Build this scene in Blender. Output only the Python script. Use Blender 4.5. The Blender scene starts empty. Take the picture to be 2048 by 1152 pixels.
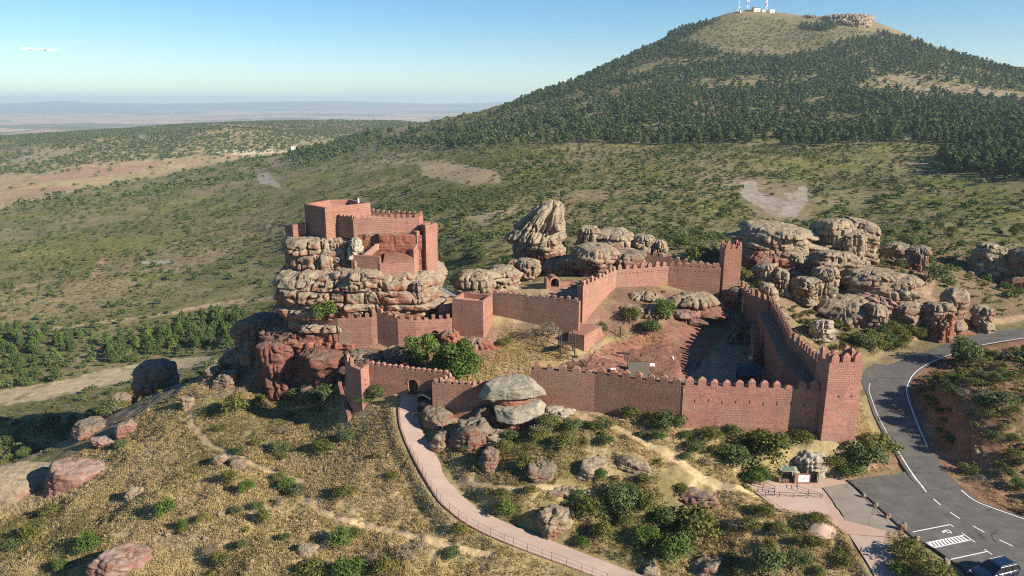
import bpy, bmesh, math, random
import numpy as np
from mathutils import Vector, Matrix
R = math.radians
sc = bpy.context.scene
COL = sc.collection
random.seed(7)
RNG = np.random.default_rng(11)

# ---------------------------------------------------------------- camera
FPX, TH, ZC = 1462.0, R(14.2), 45.0
CT, ST = math.cos(TH), math.sin(TH)
cam_d = bpy.data.cameras.new('camera')
cam_d.sensor_width = 36.0
cam_d.lens = FPX / 2048 * 36
cam_d.clip_start = 1.0
cam_d.clip_end = 90000
cam = bpy.data.objects.new('camera', cam_d)
cam.location = (0, 0, ZC)
cam.rotation_euler = (math.pi / 2 - TH, 0, 0)
COL.objects.link(cam)
sc.camera = cam
sc.render.resolution_x, sc.render.resolution_y = 1024, 576

# ---------------------------------------------------------------- sky, sun, exposure
SUN_EL = R(27)
SUN_AZ = R(-28)                      # from +X towards -Y
sun_dir = Vector((math.cos(SUN_AZ) * math.cos(SUN_EL), math.sin(SUN_AZ) * math.cos(SUN_EL), math.sin(SUN_EL)))
world = bpy.data.worlds.new("World")
sc.world = world
world.use_nodes = True
wn = world.node_tree
wn.nodes.clear()
sky = wn.nodes.new('ShaderNodeTexSky')
sky.sky_type = 'NISHITA'
sky.sun_disc = False
sky.sun_elevation = SUN_EL
sky.sun_rotation = R(90) - SUN_AZ
sky.altitude = 1200
sky.air_density = 1.0
sky.dust_density = 0.15
sky.ozone_density = 3.0
bg = wn.nodes.new('ShaderNodeBackground')
bg.inputs['Strength'].default_value = 0.063
wo = wn.nodes.new('ShaderNodeOutputWorld')
hs = wn.nodes.new('ShaderNodeHueSaturation')
hs.inputs['Saturation'].default_value = 1.28
hs.inputs['Hue'].default_value = 0.497
wn.links.new(sky.outputs[0], hs.inputs['Color'])
wn.links.new(hs.outputs[0], bg.inputs['Color'])
wn.links.new(bg.outputs[0], wo.inputs['Surface'])
sun_l = bpy.data.lights.new('sun', 'SUN')
sun_l.energy = 5.0
sun_l.angle = R(0.5)
sun_l.color = (1.0, 0.88, 0.71)
sun_o = bpy.data.objects.new('sun', sun_l)
sun_o.rotation_euler = sun_dir.to_track_quat('Z', 'Y').to_euler()
sun_o.location = (300, -100, 300)
COL.objects.link(sun_o)
sc.view_settings.view_transform = 'Standard'
sc.view_settings.look = 'None'
sc.view_settings.exposure = 1.12
sc.view_settings.gamma = 1.0
sc.cycles.max_bounces = 5
sc.cycles.diffuse_bounces = 2
sc.cycles.glossy_bounces = 2
sc.cycles.transmission_bounces = 2
sc.cycles.volume_bounces = 0
sc.cycles.transparent_max_bounces = 8
sc.cycles.use_denoising = False
sc.cycles.filter_width = 1.1

# ---------------------------------------------------------------- helpers: pixels of the photograph <-> places
def ray(px, py):
    u = (px - 1024) / FPX
    v = (576 - py) / FPX
    return u, CT + v * ST, -ST + v * CT
def P(px, py, z=None, Y=None):
    u, dy, dz = ray(px, py)
    t = (z - ZC) / dz if z is not None else Y / dy
    return (u * t, dy * t, ZC + dz * t)
def H(px, Y, z):
    q = (z - ZC) / Y
    v = (q * CT + ST) / (CT - q * ST)
    return ((px - 1024) / FPX * Y / (CT + v * ST), Y, z)
def proj(p):
    x, y, z = p[..., 0], p[..., 1], p[..., 2] - ZC
    d = y * CT - z * ST
    return 1024 + FPX * x / d, 576 - FPX * (y * ST + z * CT) / d
def inpoly(poly, x, y):
    c = np.zeros(np.shape(x), bool)
    n = len(poly)
    for i in range(n):
        x0, y0 = poly[i][:2]
        x1, y1 = poly[(i + 1) % n][:2]
        if y0 == y1:
            continue
        m = ((y0 > y) != (y1 > y)) & (x < (x1 - x0) * (y - y0) / (y1 - y0) + x0)
        c ^= m
    return c
def segdist(pts, x, y, closed=False):
    """distance to a polyline and the z carried along it"""
    best = np.full(np.shape(x), 1e9)
    zz = np.zeros(np.shape(x))
    n = len(pts)
    for i in range(n if closed else n - 1):
        a, b = pts[i], pts[(i + 1) % n]
        dx, dy = b[0] - a[0], b[1] - a[1]
        L = dx * dx + dy * dy + 1e-9
        t = np.clip(((x - a[0]) * dx + (y - a[1]) * dy) / L, 0, 1)
        d = np.hypot(x - a[0] - t * dx, y - a[1] - t * dy)
        m = d < best
        best = np.where(m, d, best)
        if len(a) > 2:
            zz = np.where(m, a[2] + t * (b[2] - a[2]), zz)
    return best, zz
def sstep(a, b, x):
    t = np.clip((x - a) / (b - a), 0, 1)
    return t * t * (3 - 2 * t)

# ---------------------------------------------------------------- helpers: noise
def _hash(ix, iy, iz, seed):
    h = (ix.astype(np.int64) * 374761393 + iy.astype(np.int64) * 668265263 + iz.astype(np.int64) * 2147483647 + seed * 974634777) & 0xffffffff
    h = ((h ^ (h >> 13)) * 1274126177) & 0xffffffff
    h = ((h ^ (h >> 16)) * 2246822519) & 0xffffffff
    h = h ^ (h >> 15)
    return (h & 0xffffff) / float(0xffffff)
def vn2(x, y, seed=0):
    ix, iy = np.floor(x), np.floor(y)
    fx, fy = x - ix, y - iy
    fx = fx * fx * (3 - 2 * fx)
    fy = fy * fy * (3 - 2 * fy)
    z = np.zeros_like(ix)
    a = _hash(ix, iy, z, seed); b = _hash(ix + 1, iy, z, seed)
    c = _hash(ix, iy + 1, z, seed); d = _hash(ix + 1, iy + 1, z, seed)
    return (a + (b - a) * fx) * (1 - fy) + (c + (d - c) * fx) * fy
def fbm2(x, y, oct=4, seed=0):
    s, a, t = 0, 0.5, 0
    for o in range(oct):
        s = s + a * vn2(x * 2 ** o + 17.3 * o, y * 2 ** o - 9.1 * o, seed + o)
        t += a
        a *= 0.5
    return s / t
def vn3(x, y, z, seed=0):
    ix, iy, iz = np.floor(x), np.floor(y), np.floor(z)
    fx, fy, fz = x - ix, y - iy, z - iz
    fx = fx * fx * (3 - 2 * fx); fy = fy * fy * (3 - 2 * fy); fz = fz * fz * (3 - 2 * fz)
    r = 0
    for dx in (0, 1):
        for dy in (0, 1):
            for dz in (0, 1):
                w = (fx if dx else 1 - fx) * (fy if dy else 1 - fy) * (fz if dz else 1 - fz)
                r = r + w * _hash(ix + dx, iy + dy, iz + dz, seed)
    return r
def fbm3(x, y, z, oct=4, seed=0):
    s, a, t = 0, 0.5, 0
    for o in range(oct):
        s = s + a * vn3(x * 2 ** o + 3.7 * o, y * 2 ** o, z * 2 ** o, seed + o)
        t += a
        a *= 0.5
    return s / t

# ---------------------------------------------------------------- helpers: objects
def mesh_np(name, verts, faces_list, mat=None, smooth=False):
    """faces_list: list of int arrays (n,3) or (n,4)"""
    me = bpy.data.meshes.new(name)
    verts = np.asarray(verts, np.float32)
    me.vertices.add(len(verts))
    me.vertices.foreach_set('co', verts.ravel())
    loops = np.concatenate([np.asarray(f, np.int32).ravel() for f in faces_list])
    tot = np.concatenate([np.full(len(f), np.asarray(f).shape[1], np.int32) for f in faces_list])
    start = np.concatenate(([0], np.cumsum(tot)[:-1])).astype(np.int32)
    me.loops.add(len(loops))
    me.loops.foreach_set('vertex_index', loops)
    me.polygons.add(len(tot))
    me.polygons.foreach_set('loop_start', start)
    me.polygons.foreach_set('use_smooth', np.full(len(tot), smooth, bool))
    me.update(calc_edges=True)
    if mat:
        me.materials.append(mat)
    return me
def link(name, me, parent=None, label=None, cat=None, group=None, kind=None, loc=None):
    o = bpy.data.objects.new(name, me)
    COL.objects.link(o)
    if parent:
        o.parent = parent
    if loc is not None:
        o.location = loc
    if label: o['label'] = label
    if cat: o['category'] = cat
    if group: o['group'] = group
    if kind: o['kind'] = kind
    return o
def thing(name, label, cat, loc=(0, 0, 0), rz=0, group=None):
    o = link(name, None, None, label, cat, group, None, loc)
    o.rotation_euler = (0, 0, rz)
    return o
class MB:
    """collects solids and builds them as ONE mesh object"""
    def __init__(s):
        s.v, s.f = [], []
    def add(s, vs, fs):
        n = len(s.v)
        s.v += [tuple(v) for v in vs]
        s.f += [tuple(i + n for i in f) for f in fs]
        return s
    def prism(s, bottom, top):
        n = len(bottom)
        fs = [tuple(reversed(range(n))), tuple(range(n, 2 * n))]
        fs += [(i, (i + 1) % n, n + (i + 1) % n, n + i) for i in range(n)]
        return s.add(list(bottom) + list(top), fs)
    def box(s, c, size, rz=0, top=1.0):
        hx, hy, hz = size[0] / 2, size[1] / 2, size[2]
        ca, sa = math.cos(rz), math.sin(rz)
        def q(x, y, z):
            return (c[0] + x * ca - y * sa, c[1] + x * sa + y * ca, c[2] + z)
        return s.prism([q(-hx, -hy, 0), q(hx, -hy, 0), q(hx, hy, 0), q(-hx, hy, 0)],
                       [q(-hx * top, -hy * top, hz), q(hx * top, -hy * top, hz), q(hx * top, hy * top, hz), q(-hx * top, hy * top, hz)])
    def bar(s, a, b, r, n=6, r2=None):
        a, b = Vector(a), Vector(b)
        d = (b - a).normalized()
        u = d.orthogonal().normalized()
        w = d.cross(u)
        r2 = r if r2 is None else r2
        A = [a + (u * math.cos(2 * math.pi * i / n) + w * math.sin(2 * math.pi * i / n)) * r for i in range(n)]
        B = [b + (u * math.cos(2 * math.pi * i / n) + w * math.sin(2 * math.pi * i / n)) * r2 for i in range(n)]
        return s.prism(A, B)
    def tube(s, pts, r, n=6):
        for a, b in zip(pts[:-1], pts[1:]):
            s.bar(a, b, r, n)
        return s
    def mesh(s, name, mat):
        me = bpy.data.meshes.new(name)
        me.from_pydata(s.v, [], s.f)
        me.materials.append(mat)
        me.update()
        return me
    def build(s, name, mat, parent=None, **k):
        return link(name, s.mesh(name, mat), parent, **k)
def bevel(o, w, seg=1):
    bm = bmesh.new()
    bm.from_mesh(o.data)
    bmesh.ops.bevel(bm, geom=bm.edges[:], offset=w, segments=seg, affect='EDGES', profile=0.5)
    bm.to_mesh(o.data)
    bm.free()
    return o

# ---------------------------------------------------------------- helpers: materials
class NT:
    def __init__(s, name):
        s.m = bpy.data.materials.new(name)
        s.m.use_nodes = True
        s.t = s.m.node_tree
        s.t.nodes.clear()
        s.out = s.n('OutputMaterial')
        s.b = s.n('BsdfPrincipled')
        s.t.links.new(s.b.outputs[0], s.out.inputs['Surface'])
        s.b.inputs['Roughness'].default_value = 0.9
        s.b.inputs['Specular IOR Level'].default_value = 0.15
    def n(s, kind, **k):
        nd = s.t.nodes.new('ShaderNode' + kind)
        for a, b in k.items():
            setattr(nd, a, b)
        return nd
    def L(s, a, b):
        s.t.links.new(a, b)
    def val(s, sock, v):
        if hasattr(v, 'is_output'):
            s.L(v, sock)
        else:
            sock.default_value = v
    def math(s, op, a, b=0.0, c=0.0):
        nd = s.n('Math', operation=op)
        s.val(nd.inputs[0], a); s.val(nd.inputs[1], b); s.val(nd.inputs[2], c)
        return nd.outputs[0]
    def vmath(s, op, a, b=(0, 0, 0), out=0):
        nd = s.n('VectorMath', operation=op)
        s.val(nd.inputs[0], a); s.val(nd.inputs[1], b)
        return nd.outputs[out]
    def noise(s, vec, scale, detail=4.0, rough=0.6, out='Fac'):
        nd = s.n('TexNoise')
        s.L(vec, nd.inputs['Vector'])
        nd.inputs['Scale'].default_value = scale
        nd.inputs['Detail'].default_value = detail
        nd.inputs['Roughness'].default_value = rough
        return nd.outputs[out]
    def ramp(s, fac, stops):
        nd = s.n('ValToRGB')
        e = nd.color_ramp.elements
        while len(e) < len(stops):
            e.new(0.5)
        for k, (p, c) in enumerate(stops):
            e[k].position = p
            e[k].color = (c[0], c[1], c[2], 1) if isinstance(c, (tuple, list)) else (c, c, c, 1)
        s.L(fac, nd.inputs[0])
        return nd.outputs[0]
    def mix(s, fac, a, b, blend='MIX'):
        nd = s.n('Mix', data_type='RGBA', blend_type=blend)
        def c(v):
            return (*v, 1) if isinstance(v, tuple) and len(v) == 3 else v
        s.val(nd.inputs[0], fac); s.val(nd.inputs[6], c(a)); s.val(nd.inputs[7], c(b))
        return nd.outputs[2]
    def bump(s, h, dist, strength=1.0):
        nd = s.n('Bump')
        s.L(h, nd.inputs['Height'])
        nd.inputs['Distance'].default_value = dist
        nd.inputs['Strength'].default_value = strength
        s.L(nd.outputs[0], s.b.inputs['Normal'])
    def color(s, v):
        s.val(s.b.inputs['Base Color'], (*v, 1) if isinstance(v, tuple) else v)
        return s
def plain(name, c, rough=0.8, metal=0.0, spec=0.2, var=0.25, scale=3.0):
    n = NT(name)
    pos = n.n('NewGeometry').outputs['Position']
    f = n.noise(pos, scale, 4)
    n.color(n.mix(f, tuple(x * (1 - var) for x in c), tuple(min(1, x * (1 + var)) for x in c)))
    n.b.inputs['Roughness'].default_value = rough
    n.b.inputs['Metallic'].default_value = metal
    n.b.inputs['Specular IOR Level'].default_value = spec
    return n.m

# ================================================================ TERRAIN
# places on the ground: (column, row of the photograph, height) -> world
cp = []
def c_(px, py, z): cp.append(P(px, py, z=z))
def h_(px, Y, z): cp.append(H(px, Y, z))
for a in [  # near slope
    (-250,1152,-15),(0,1152,-10.2),(250,1152,-6),(500,1152,-4),(800,1152,-3.2),(1050,1152,-3.1),(1300,1152,-3),(1500,1152,-2.2),(1700,1152,-1.3),
    (1800,1152,-.6),(1950,1152,0),(2048,1152,0),(2250,1152,0),(0,1600,-17),(600,1600,-12),(1024,1600,-10),(1500,1600,-7),(2048,1600,-3),(2300,1400,-1),(-300,1500,-20),
    (0,1050,-12.5),(200,1050,-8.5),(400,1050,-4.7),(600,1050,-3.6),(800,1050,-2.2),(960,1035,-1),(930,985,0),(880,930,1),(840,870,2.4),(815,820,3.8),(815,785,5),
    (1000,950,1.8),(1100,950,2.2),(1250,950,2.1),(1400,950,1.6),(1500,985,.5),(1600,965,0),(1000,880,3),(1080,860,4.2),(1150,840,4.3),(1250,855,4.2),(1370,858,4.2),(1500,865,4),
    (1640,885,3.6),(1716,885,3.3),(1760,930,1.0),(1200,1050,-1),(1400,1050,-1.5),(1600,1050,-.6),(1680,1030,0),(1300,1000,.9),(1150,1000,.6),
    (600,1000,-2.8),(700,950,-.9),(780,880,1.7),(450,900,-3.2),(300,1000,-5),(300,920,-6),(200,960,-9),(100,1000,-11.7),(380,800,-3.5),(300,850,-7),(200,890,-10.8),
    (100,915,-14.2),(0,960,-16.5),(-150,1000,-20),(450,745,-1.4),(600,800,-1.6),(680,800,1.0),(640,860,-1.6),(720,870,.4),(520,830,-2.6),(740,800,3.6),
    # valley on the left
    (540,560,-40),(500,640,-45),(430,700,-46),(300,760,-43),(0,830,-43),(150,870,-34),(0,900,-33),(0,940,-29),(30,790,-45),(0,700,-50),(200,700,-49),(0,600,-52),(250,600,-50),
    (400,600,-46),(0,500,-52),(250,500,-48),(450,500,-43),(0,420,-53),(200,400,-49),(400,400,-40),(550,400,-30),(200,372,-51),(450,330,-46),(590,300,-43),(0,340,-55),(-200,420,-55),
    (-200,700,-55),(-200,340,-58),(100,350,-53),(300,335,-51),
    # slope behind the castle
    (900,500,0),(700,380,-16),(900,400,-8),(1000,300,10),(1000,350,3),(1200,420,0),(1200,300,12),(1400,300,14),(1400,420,1),(1600,430,0),(1600,300,14),(1800,450,2),(1800,350,8),
    (2000,450,3),(2000,350,11),(2000,290,18),(1300,470,2),(1500,470,3),(1100,470,0),(600,450,-30),(800,450,-8),(640,340,-18),(2250,350,16),(2250,450,6),
    # right of the castle
    (1600,600,8),(1700,650,4.6),(1750,600,7.6),(1800,640,5.4),(1700,540,10.5),(1850,560,8.5),(1950,600,6),(2040,640,3.8),(1850,500,8),(1950,520,7),(2040,580,2.5),(1640,640,5),
    (1738,780,.8),(1787,716,1.2),(1849,692,1.8),(1940,666,2.6),(2048,655,3.2),(1900,770,4.6),(1980,760,5.6),(1960,850,3.8),(2040,850,4.6),(1900,900,1.8),(1960,950,.9),(2040,1000,.6),
    (1840,770,1.5),(1830,820,1.0),(1850,880,.7),(1760,690,3),
    # castle ground
    (1050,690,7),(1000,720,6.3),(1100,740,5.5),(1250,720,5.2),(1400,720,5),(1300,680,6),(1400,650,7),(1200,660,8),(1300,625,10),(1500,700,5),(1450,625,8.6),
    (600,770,-1.0),(540,766,-1.0),(660,774,.3),(700,705,5.5),(740,722,5.2),(890,750,5.5),(960,740,5.8),(830,702,5.9),(900,690,7.6)]:
    c_(*a)
for a in [
    (1480,95,4.8),(1300,92,4.8),(1200,97,4.9),(1590,95,4.6),(1560,110,5),
    (1060,128,12.3),(1010,125,11.8),(1100,135,12.8),(1150,128,12.8),(1200,137,13),(1300,136,13),(1400,138,13),(940,126,11),(1000,120.5,11.5),(1100,118,11.8),
    (640,118,6.5),(600,119,4.5),(560,119,2.5),(720,128,12),(640,122,9),(860,122,12),(900,133,10),(560,138,-3),(520,130,-4),(600,148,-14),(700,165,-10),(850,172,-4),(1000,175,2),(1080,150,11.5),(1200,150,12),(1350,150,10),
    (1450,148,11),(1560,150,12),(1650,155,11),(760,140,6),(900,155,3),
    (380,147,-27),(300,147,-32),(200,141,-34),(100,136,-35),(450,147,-22),(480,142,-17),(540,165,-28),(650,190,-28),(800,210,-14),
    (2250,100,6),(2250,80,2),(2300,140,5),
    # hill with the masts
    (1000,850,15),(1200,900,37),(1200,700,21),(1400,850,48),(1400,1150,108),(1500,1320,166),(1500,1400,206),(1440,1400,200),(1600,850,49),(1600,1120,112),(1700,1300,165),
    (1740,1380,188),(1640,1390,192),(1850,1350,143.5),(1850,1050,90),(1850,850,52),(2048,1300,99),(2048,900,47),(2048,620,28),(1330,1350,152),(1200,1300,99),(1080,1250,58),
    (1000,1200,38),(900,1150,19.7),(760,1100,5),(640,1000,-16),(760,850,-7),(600,850,-24),(2350,1250,70),(2350,900,50),(2350,600,30),(1950,1330,119),
    (1500,1750,150),(1400,1700,120),(1330,1680,90),(1200,1650,40),(1080,1600,0),(1000,1550,-25),(900,1500,-40),(760,1450,-52),(640,1300,-50),(2048,1750,50),(1850,1750,80),(1740,1700,120),(1640,1720,140),(2350,1700,40),
    (1500,2600,0),(1900,2600,0),(2300,2600,0),(1200,2600,-60),
    # far country
    (0,1330,-53),(0,1517,-46),(100,1500,-32),(200,1460,-20),(300,1350,-33),(640,1750,-25),(-200,1500,-45),(330,1560,-20),
    (350,2300,-20),(600,2300,-10),(450,1900,-30),(700,2500,-12),(800,2500,-14),(900,2600,-30),(50,2500,-62),(90,4700,-100),(160,4800,-98),(220,4700,-140),(20,4600,-140),(120,4300,-145),(130,5600,-150),(-200,2500,-80),(200,2400,-45)]:
    h_(*a)
for a in [(430,742,131),(380,768,132),(330,788,135),(275,815,131),(210,842,127),(444,254,1570),(380,262,1560),(520,261,1600),(600,274,1600),(300,286,1500),(130,880,122),(40,915,118)]:
    cp.append(P(a[0], a[1], Y=a[2]))
for px in range(-500, 2700, 200):
    for Y, z in ((3600, -100), (5200, -150), (8000, -150), (12000, -140), (16000, -110)):
        h_(px, Y, z if px < 1050 else z + 30)
    h_(px, 21000, 30 + 60 * math.sin(px * .013) + 40 * math.sin(px * .031))
    h_(px, 26000, 60 + 70 * math.sin(px * .011 + 1))
cp = np.array(cp)

# surveyed lines of the roads and paths (world xyz)
ROAD_L = [(2300,628,4.2),(2150,643,3.8),(2048,655,3.2),(2002,658,3.0),(1940,666,2.6),(1893,677,2.2),(1849,692,1.8),(1815,705,1.5),(1787,716,1.25),(1762,731,1.05),(1743,756,.85),(1737,780,.72),(1754,828,.5),(1780,877,.3),
          (1793,896,.22),(1816,935,.1),(1841,970,.02),(1892,1019,0),(1948,1053,0),(2021,1090,0),(2120,1140,0),(2350,1230,0)]
ROAD_R = [(2300,652,4.2),(2150,664,3.8),(2048,676,3.2),(2002,683,3.0),(1946,693,2.6),(1896,711,2.2),(1859,725,1.8),(1834,741,1.4),(1821,756,1.1),(1812,780,.9),(1819,806,.72),(1832,841,.5),(1846,874,.3),(1861,906,.18),
          (1885,945,.08),(1922,980,.02),(1948,1003,0),(1997,1020,0),(2048,1038,0),(2130,1065,0),(2400,1130,0)]
W = lambda L: [P(a, b, z=c) for a, b, c in L]
def resamp(L, n):
    L = np.array(L)
    d = np.concatenate(([0], np.cumsum(np.hypot(*np.diff(L[:, :2], axis=0).T))))
    t = np.linspace(0, d[-1], n)
    out = np.stack([np.interp(t, d, L[:, k]) for k in range(3)], 1)
    for _ in range(3):
        out[1:-1] = (out[:-2] + 2 * out[1:-1] + out[2:]) / 4
    return out
road_l, road_r = resamp(W(ROAD_L), 160), resamp(W(ROAD_R), 160)
road_c = (road_l + road_r) / 2
PATH_L = [(800,785,5.0),(797,815,4.0),(800,850,3.0),(812,885,2.2),(832,925,1.3),(858,970,.4),(880,1005,-.2),(920,1040,-.8),(965,1066,-1.3),(1020,1090,-1.7),(1080,1113,-2.1),(1150,1138,-2.5),(1210,1162,-3),(1330,1210,-3.4)]
PATH_R = [(838,785,5.0),(834,810,4.0),(836,842,3.0),(850,875,2.2),(872,910,1.3),(893,950,.4),(915,985,-.2),(955,1017,-.8),(1000,1040,-1.3),(1060,1064,-1.7),(1120,1088,-2.1),(1190,1115,-2.5),(1260,1142,-3),(1400,1190,-3.4)]
path_l, path_r = resamp(W(PATH_L), 90), resamp(W(PATH_R), 90)
path_c = (path_l + path_r) / 2
SPUR_L = [(1694,1062,0),(1712,1090,-.2),(1735,1125,-.5),(1765,1180,-1),(1800,1260,-1.6)]
SPUR_R = [(1765,1062,0),(1775,1090,-.2),(1792,1125,-.5),(1830,1180,-1),(1880,1260,-1.6)]
spur_l, spur_r = resamp(W(SPUR_L), 24), resamp(W(SPUR_R), 24)
spur_c = (spur_l + spur_r) / 2
# level forecourt: paving, old asphalt, parking
FLAT = [P(a, b, z=0) for a, b in [(1488,965),(1570,955),(1700,952),(1800,935),(1850,960),(1960,1040),(2300,1150),(2300,1400),(1990,1260),(1900,1152),(1800,1062),(1690,1062),(1640,1032),(1555,1018)]]

# radial height field: elevation angle over (azimuth, log distance)
def rbf(pts):
    r = np.hypot(pts[:, 0], pts[:, 1])
    A = np.stack([np.arctan2(pts[:, 0], pts[:, 1]), np.log(r)], 1)
    s = (pts[:, 2] - ZC) / r
    n = len(A)
    D = np.linalg.norm(A[:, None] - A[None], axis=2) ** 1.35
    D -= np.eye(n) * 2e-4
    Q = np.concatenate([np.ones((n, 1)), A], 1)
    M = np.block([[D, Q], [Q.T, np.zeros((3, 3))]])
    w = np.linalg.lstsq(M, np.concatenate([s, np.zeros(3)]), rcond=None)[0]
    return A, w
RA, RW = rbf(cp)
def rbf_eval(az, lr):
    q = np.stack([az.ravel(), lr.ravel()], 1)
    out = np.zeros(len(q))
    for i in range(0, len(q), 20000):
        b = q[i:i + 20000]
        d2 = (b[:, None, 0] - RA[None, :, 0]) ** 2 + (b[:, None, 1] - RA[None, :, 1]) ** 2
        out[i:i + 20000] = (d2 ** 0.675) @ RW[:-3] + RW[-3] + b @ RW[-2:]
    return out.reshape(az.shape)
NA = 980
AZ = np.linspace(-0.92, 0.92, NA)
LR = np.concatenate([np.arange(math.log(40), math.log(62), .012), np.arange(math.log(62), math.log(170), .0030), np.arange(math.log(170), math.log(700), .0055),
                     np.arange(math.log(700), math.log(2500), .0075), np.arange(math.log(2500), math.log(27000), .025)])
NR = len(LR)
caz = np.linspace(-0.92, 0.92, 330)
clr = np.linspace(LR[0], LR[-1], 520)
CS = rbf_eval(*np.meshgrid(caz, clr, indexing='ij'))
def bil(grid, fi, fj):
    i = np.clip(np.floor(fi).astype(int), 0, grid.shape[0] - 2)
    j = np.clip(np.floor(fj).astype(int), 0, grid.shape[1] - 2)
    a, b = fi - i, fj - j
    return (grid[i, j] * (1 - a) + grid[i + 1, j] * a) * (1 - b) + (grid[i, j + 1] * (1 - a) + grid[i + 1, j + 1] * a) * b
gaz, glr = np.meshgrid(AZ, LR, indexing='ij')
gs = bil(CS, (gaz + .92) / 1.84 * 329, (glr - clr[0]) / (clr[1] - clr[0]))
GR = np.exp(glr)
GX, GY = GR * np.sin(gaz), GR * np.cos(gaz)
GZ = ZC + gs * GR
# natural unevenness
castle_zone = sstep(78, 90, GY) * sstep(140, 128, GY) * sstep(-34, -26, GX) * sstep(52, 44, GX)
near = sstep(170, 120, GR)
amp = near * (1 - .75 * castle_zone)
GZ += amp * (1.8 * (fbm2(GX / 9, GY / 9, 3, 3) - .5) + .7 * (fbm2(GX / 1.9, GY / 1.9, 2, 9) - .5))
mid = sstep(130, 200, GR) * sstep(3000, 1200, GR)
GZ += mid * (5.0 * (fbm2(GX / 70, GY / 70, 4, 21) - .5)) * sstep(120, 400, GR)
hill = sstep(450, 700, GR) * sstep(-60, 120, GX - (GY - 600) * -.15) * sstep(1900, 1500, GR)
GZ += hill * 16 * (fbm2(GX / 130, GY / 170, 4, 33) - .5)
farw = sstep(1800, 4000, GR)
GZ += farw * 60 * (fbm2(GX / 900, GY / 900, 4, 41) - .5) * sstep(1500, 9000, GR)
# cliff steps in the castle hill's left flank: rock ledges
# level the roads and the forecourt into the slope
m = (GR < 190) & (GX > -30)
xs, ys, zs = GX[m], GY[m], GZ[m]
d, zl = segdist(road_c[::2], xs, ys)
w = sstep(7.5, 3.9, d); zs = zs * (1 - w) + (zl - .10) * w
for c, hw in ((path_c[::2], 1.7), (spur_c, 1.9)):
    d, zl = segdist(c, xs, ys)
    w = sstep(hw + 1.6, hw, d); zs = zs * (1 - w) + (zl - .10) * w
d, _ = segdist(FLAT, xs, ys, True)
d = np.where(inpoly(FLAT, xs, ys), -d, d)
w = sstep(2.2, .2, d); zs = zs * (1 - w) + (-.10) * w
GZ[m] = zs
GS = (GZ - ZC) / GR

def zat(x, y):
    x, y = np.asarray(x, float), np.asarray(y, float)
    r = np.hypot(x, y)
    return bil(GZ, (np.arctan2(x, y) + .92) / 1.84 * (NA - 1), np.interp(np.log(r), LR, np.arange(NR)))
def G(px, py, rmin=55.0):
    """where the line of sight through a pixel meets the ground"""
    u, dy, dz = ray(px, py)
    az, q = math.atan2(u, dy), dz / math.hypot(u, dy)
    fi = np.clip((az + .92) / 1.84 * (NA - 1), 0, NA - 1.001)
    i = int(fi); a = fi - i
    col = GS[i] * (1 - a) + GS[i + 1] * a
    ok = np.where((col >= q) & (LR > math.log(rmin)))[0]
    j = ok[0] if len(ok) else NR - 1
    r = math.exp(LR[j])
    if j > 0 and col[j - 1] < q:
        t = (q - col[j - 1]) / (col[j] - col[j - 1] + 1e-12)
        r = math.exp(LR[j - 1] + (LR[j] - LR[j - 1]) * t)
    x, y = r * math.sin(az), r * math.cos(az)
    return (x, y, float(zat(x, y)))

# ---- what covers the ground
PX, PY = proj(np.stack([GX, GY, GZ], -1))
n_a = fbm2(GX / 14, GY / 14, 4, 51)
n_b = fbm2(GX / 3.2, GY / 3.2, 3, 61)
n_f = .5 * n_b + .5 * fbm2(GX / (1.2 + GR / 160), GY / (1.2 + GR / 90), 3, 64)
n_c = fbm2(GX / 60, GY / 60, 4, 71)
n_d = fbm2(GX / 26, GY / 40, 4, 77)
def C3(c): return np.array(c)[None, None, :]
STRAW, OLIVE, SOIL, RED, GREY = (.34, .265, .145), (.105, .108, .036), (.33, .235, .145), (.27, .105, .07), (.31, .27, .225)
def lay(col, w, c):
    return col * (1 - w[..., None]) + np.array(c)[None, None, :] * w[..., None]
col = np.zeros(GX.shape + (3,)) + C3((.128, .126, .048))
col = lay(col, sstep(.40, .62, n_a) * .75, (.20, .165, .085))
col = lay(col, sstep(.52, .68, n_d) * .8, (.145, .15, .034))
col = lay(col, sstep(.56, .70, n_c) * .6, (.25, .185, .125))
col = lay(col, sstep(.60, .72, n_b) * .5, (.30, .235, .15))
# dry grass of the near hill
nearh = sstep(142, 125, GR) * sstep(-36, -26, GZ)
g = lay(np.zeros_like(col) + C3(STRAW), sstep(.46, .66, n_a) * .75, (.20, .175, .07))
g = lay(g, sstep(.55, .7, n_b) * .6, (.25, .17, .085))
g = lay(g, sstep(.62, .75, fbm2(GX / 6, GY / 6, 3, 91)) * .7, (.11, .11, .04))
col = col * (1 - nearh[..., None]) + g * nearh[..., None]
# forest floor on the hill
ff = sstep(560, 680, GR) * sstep(1000, 1100, PX) * sstep(2600, 1800, GR)
col = lay(col, ff * .7, (.20, .165, .085))
def paint(poly, c, w=1.0, soft=.35, ymin=0, ymax=1e9, nz=6.0):
    """a patch of bare ground: outline surveyed in the photograph, kept to its range of distance"""
    global col
    k = (n_a - .5) * nz + (n_b - .5) * nz
    ins = inpoly(poly, PX + k * 2.2, PY + k) & (GY > ymin) & (GY < ymax)
    col = lay(col, ins * w * (.35 + .65 * sstep(.30, .46, n_f)), c)
FIELD = (.37, .27, .155)
paint([(-400,345),(0,352),(90,345),(180,328),(330,318),(430,310),(560,303),(590,306),(470,322),(390,338),(300,358),(220,372),(110,388),(0,420),(-400,480)], FIELD, .95, ymin=500, ymax=2400)
paint([(60,362),(150,336),(330,325),(260,345),(150,358)], (.36, .21, .15), .8, ymin=500, ymax=2400)
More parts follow.
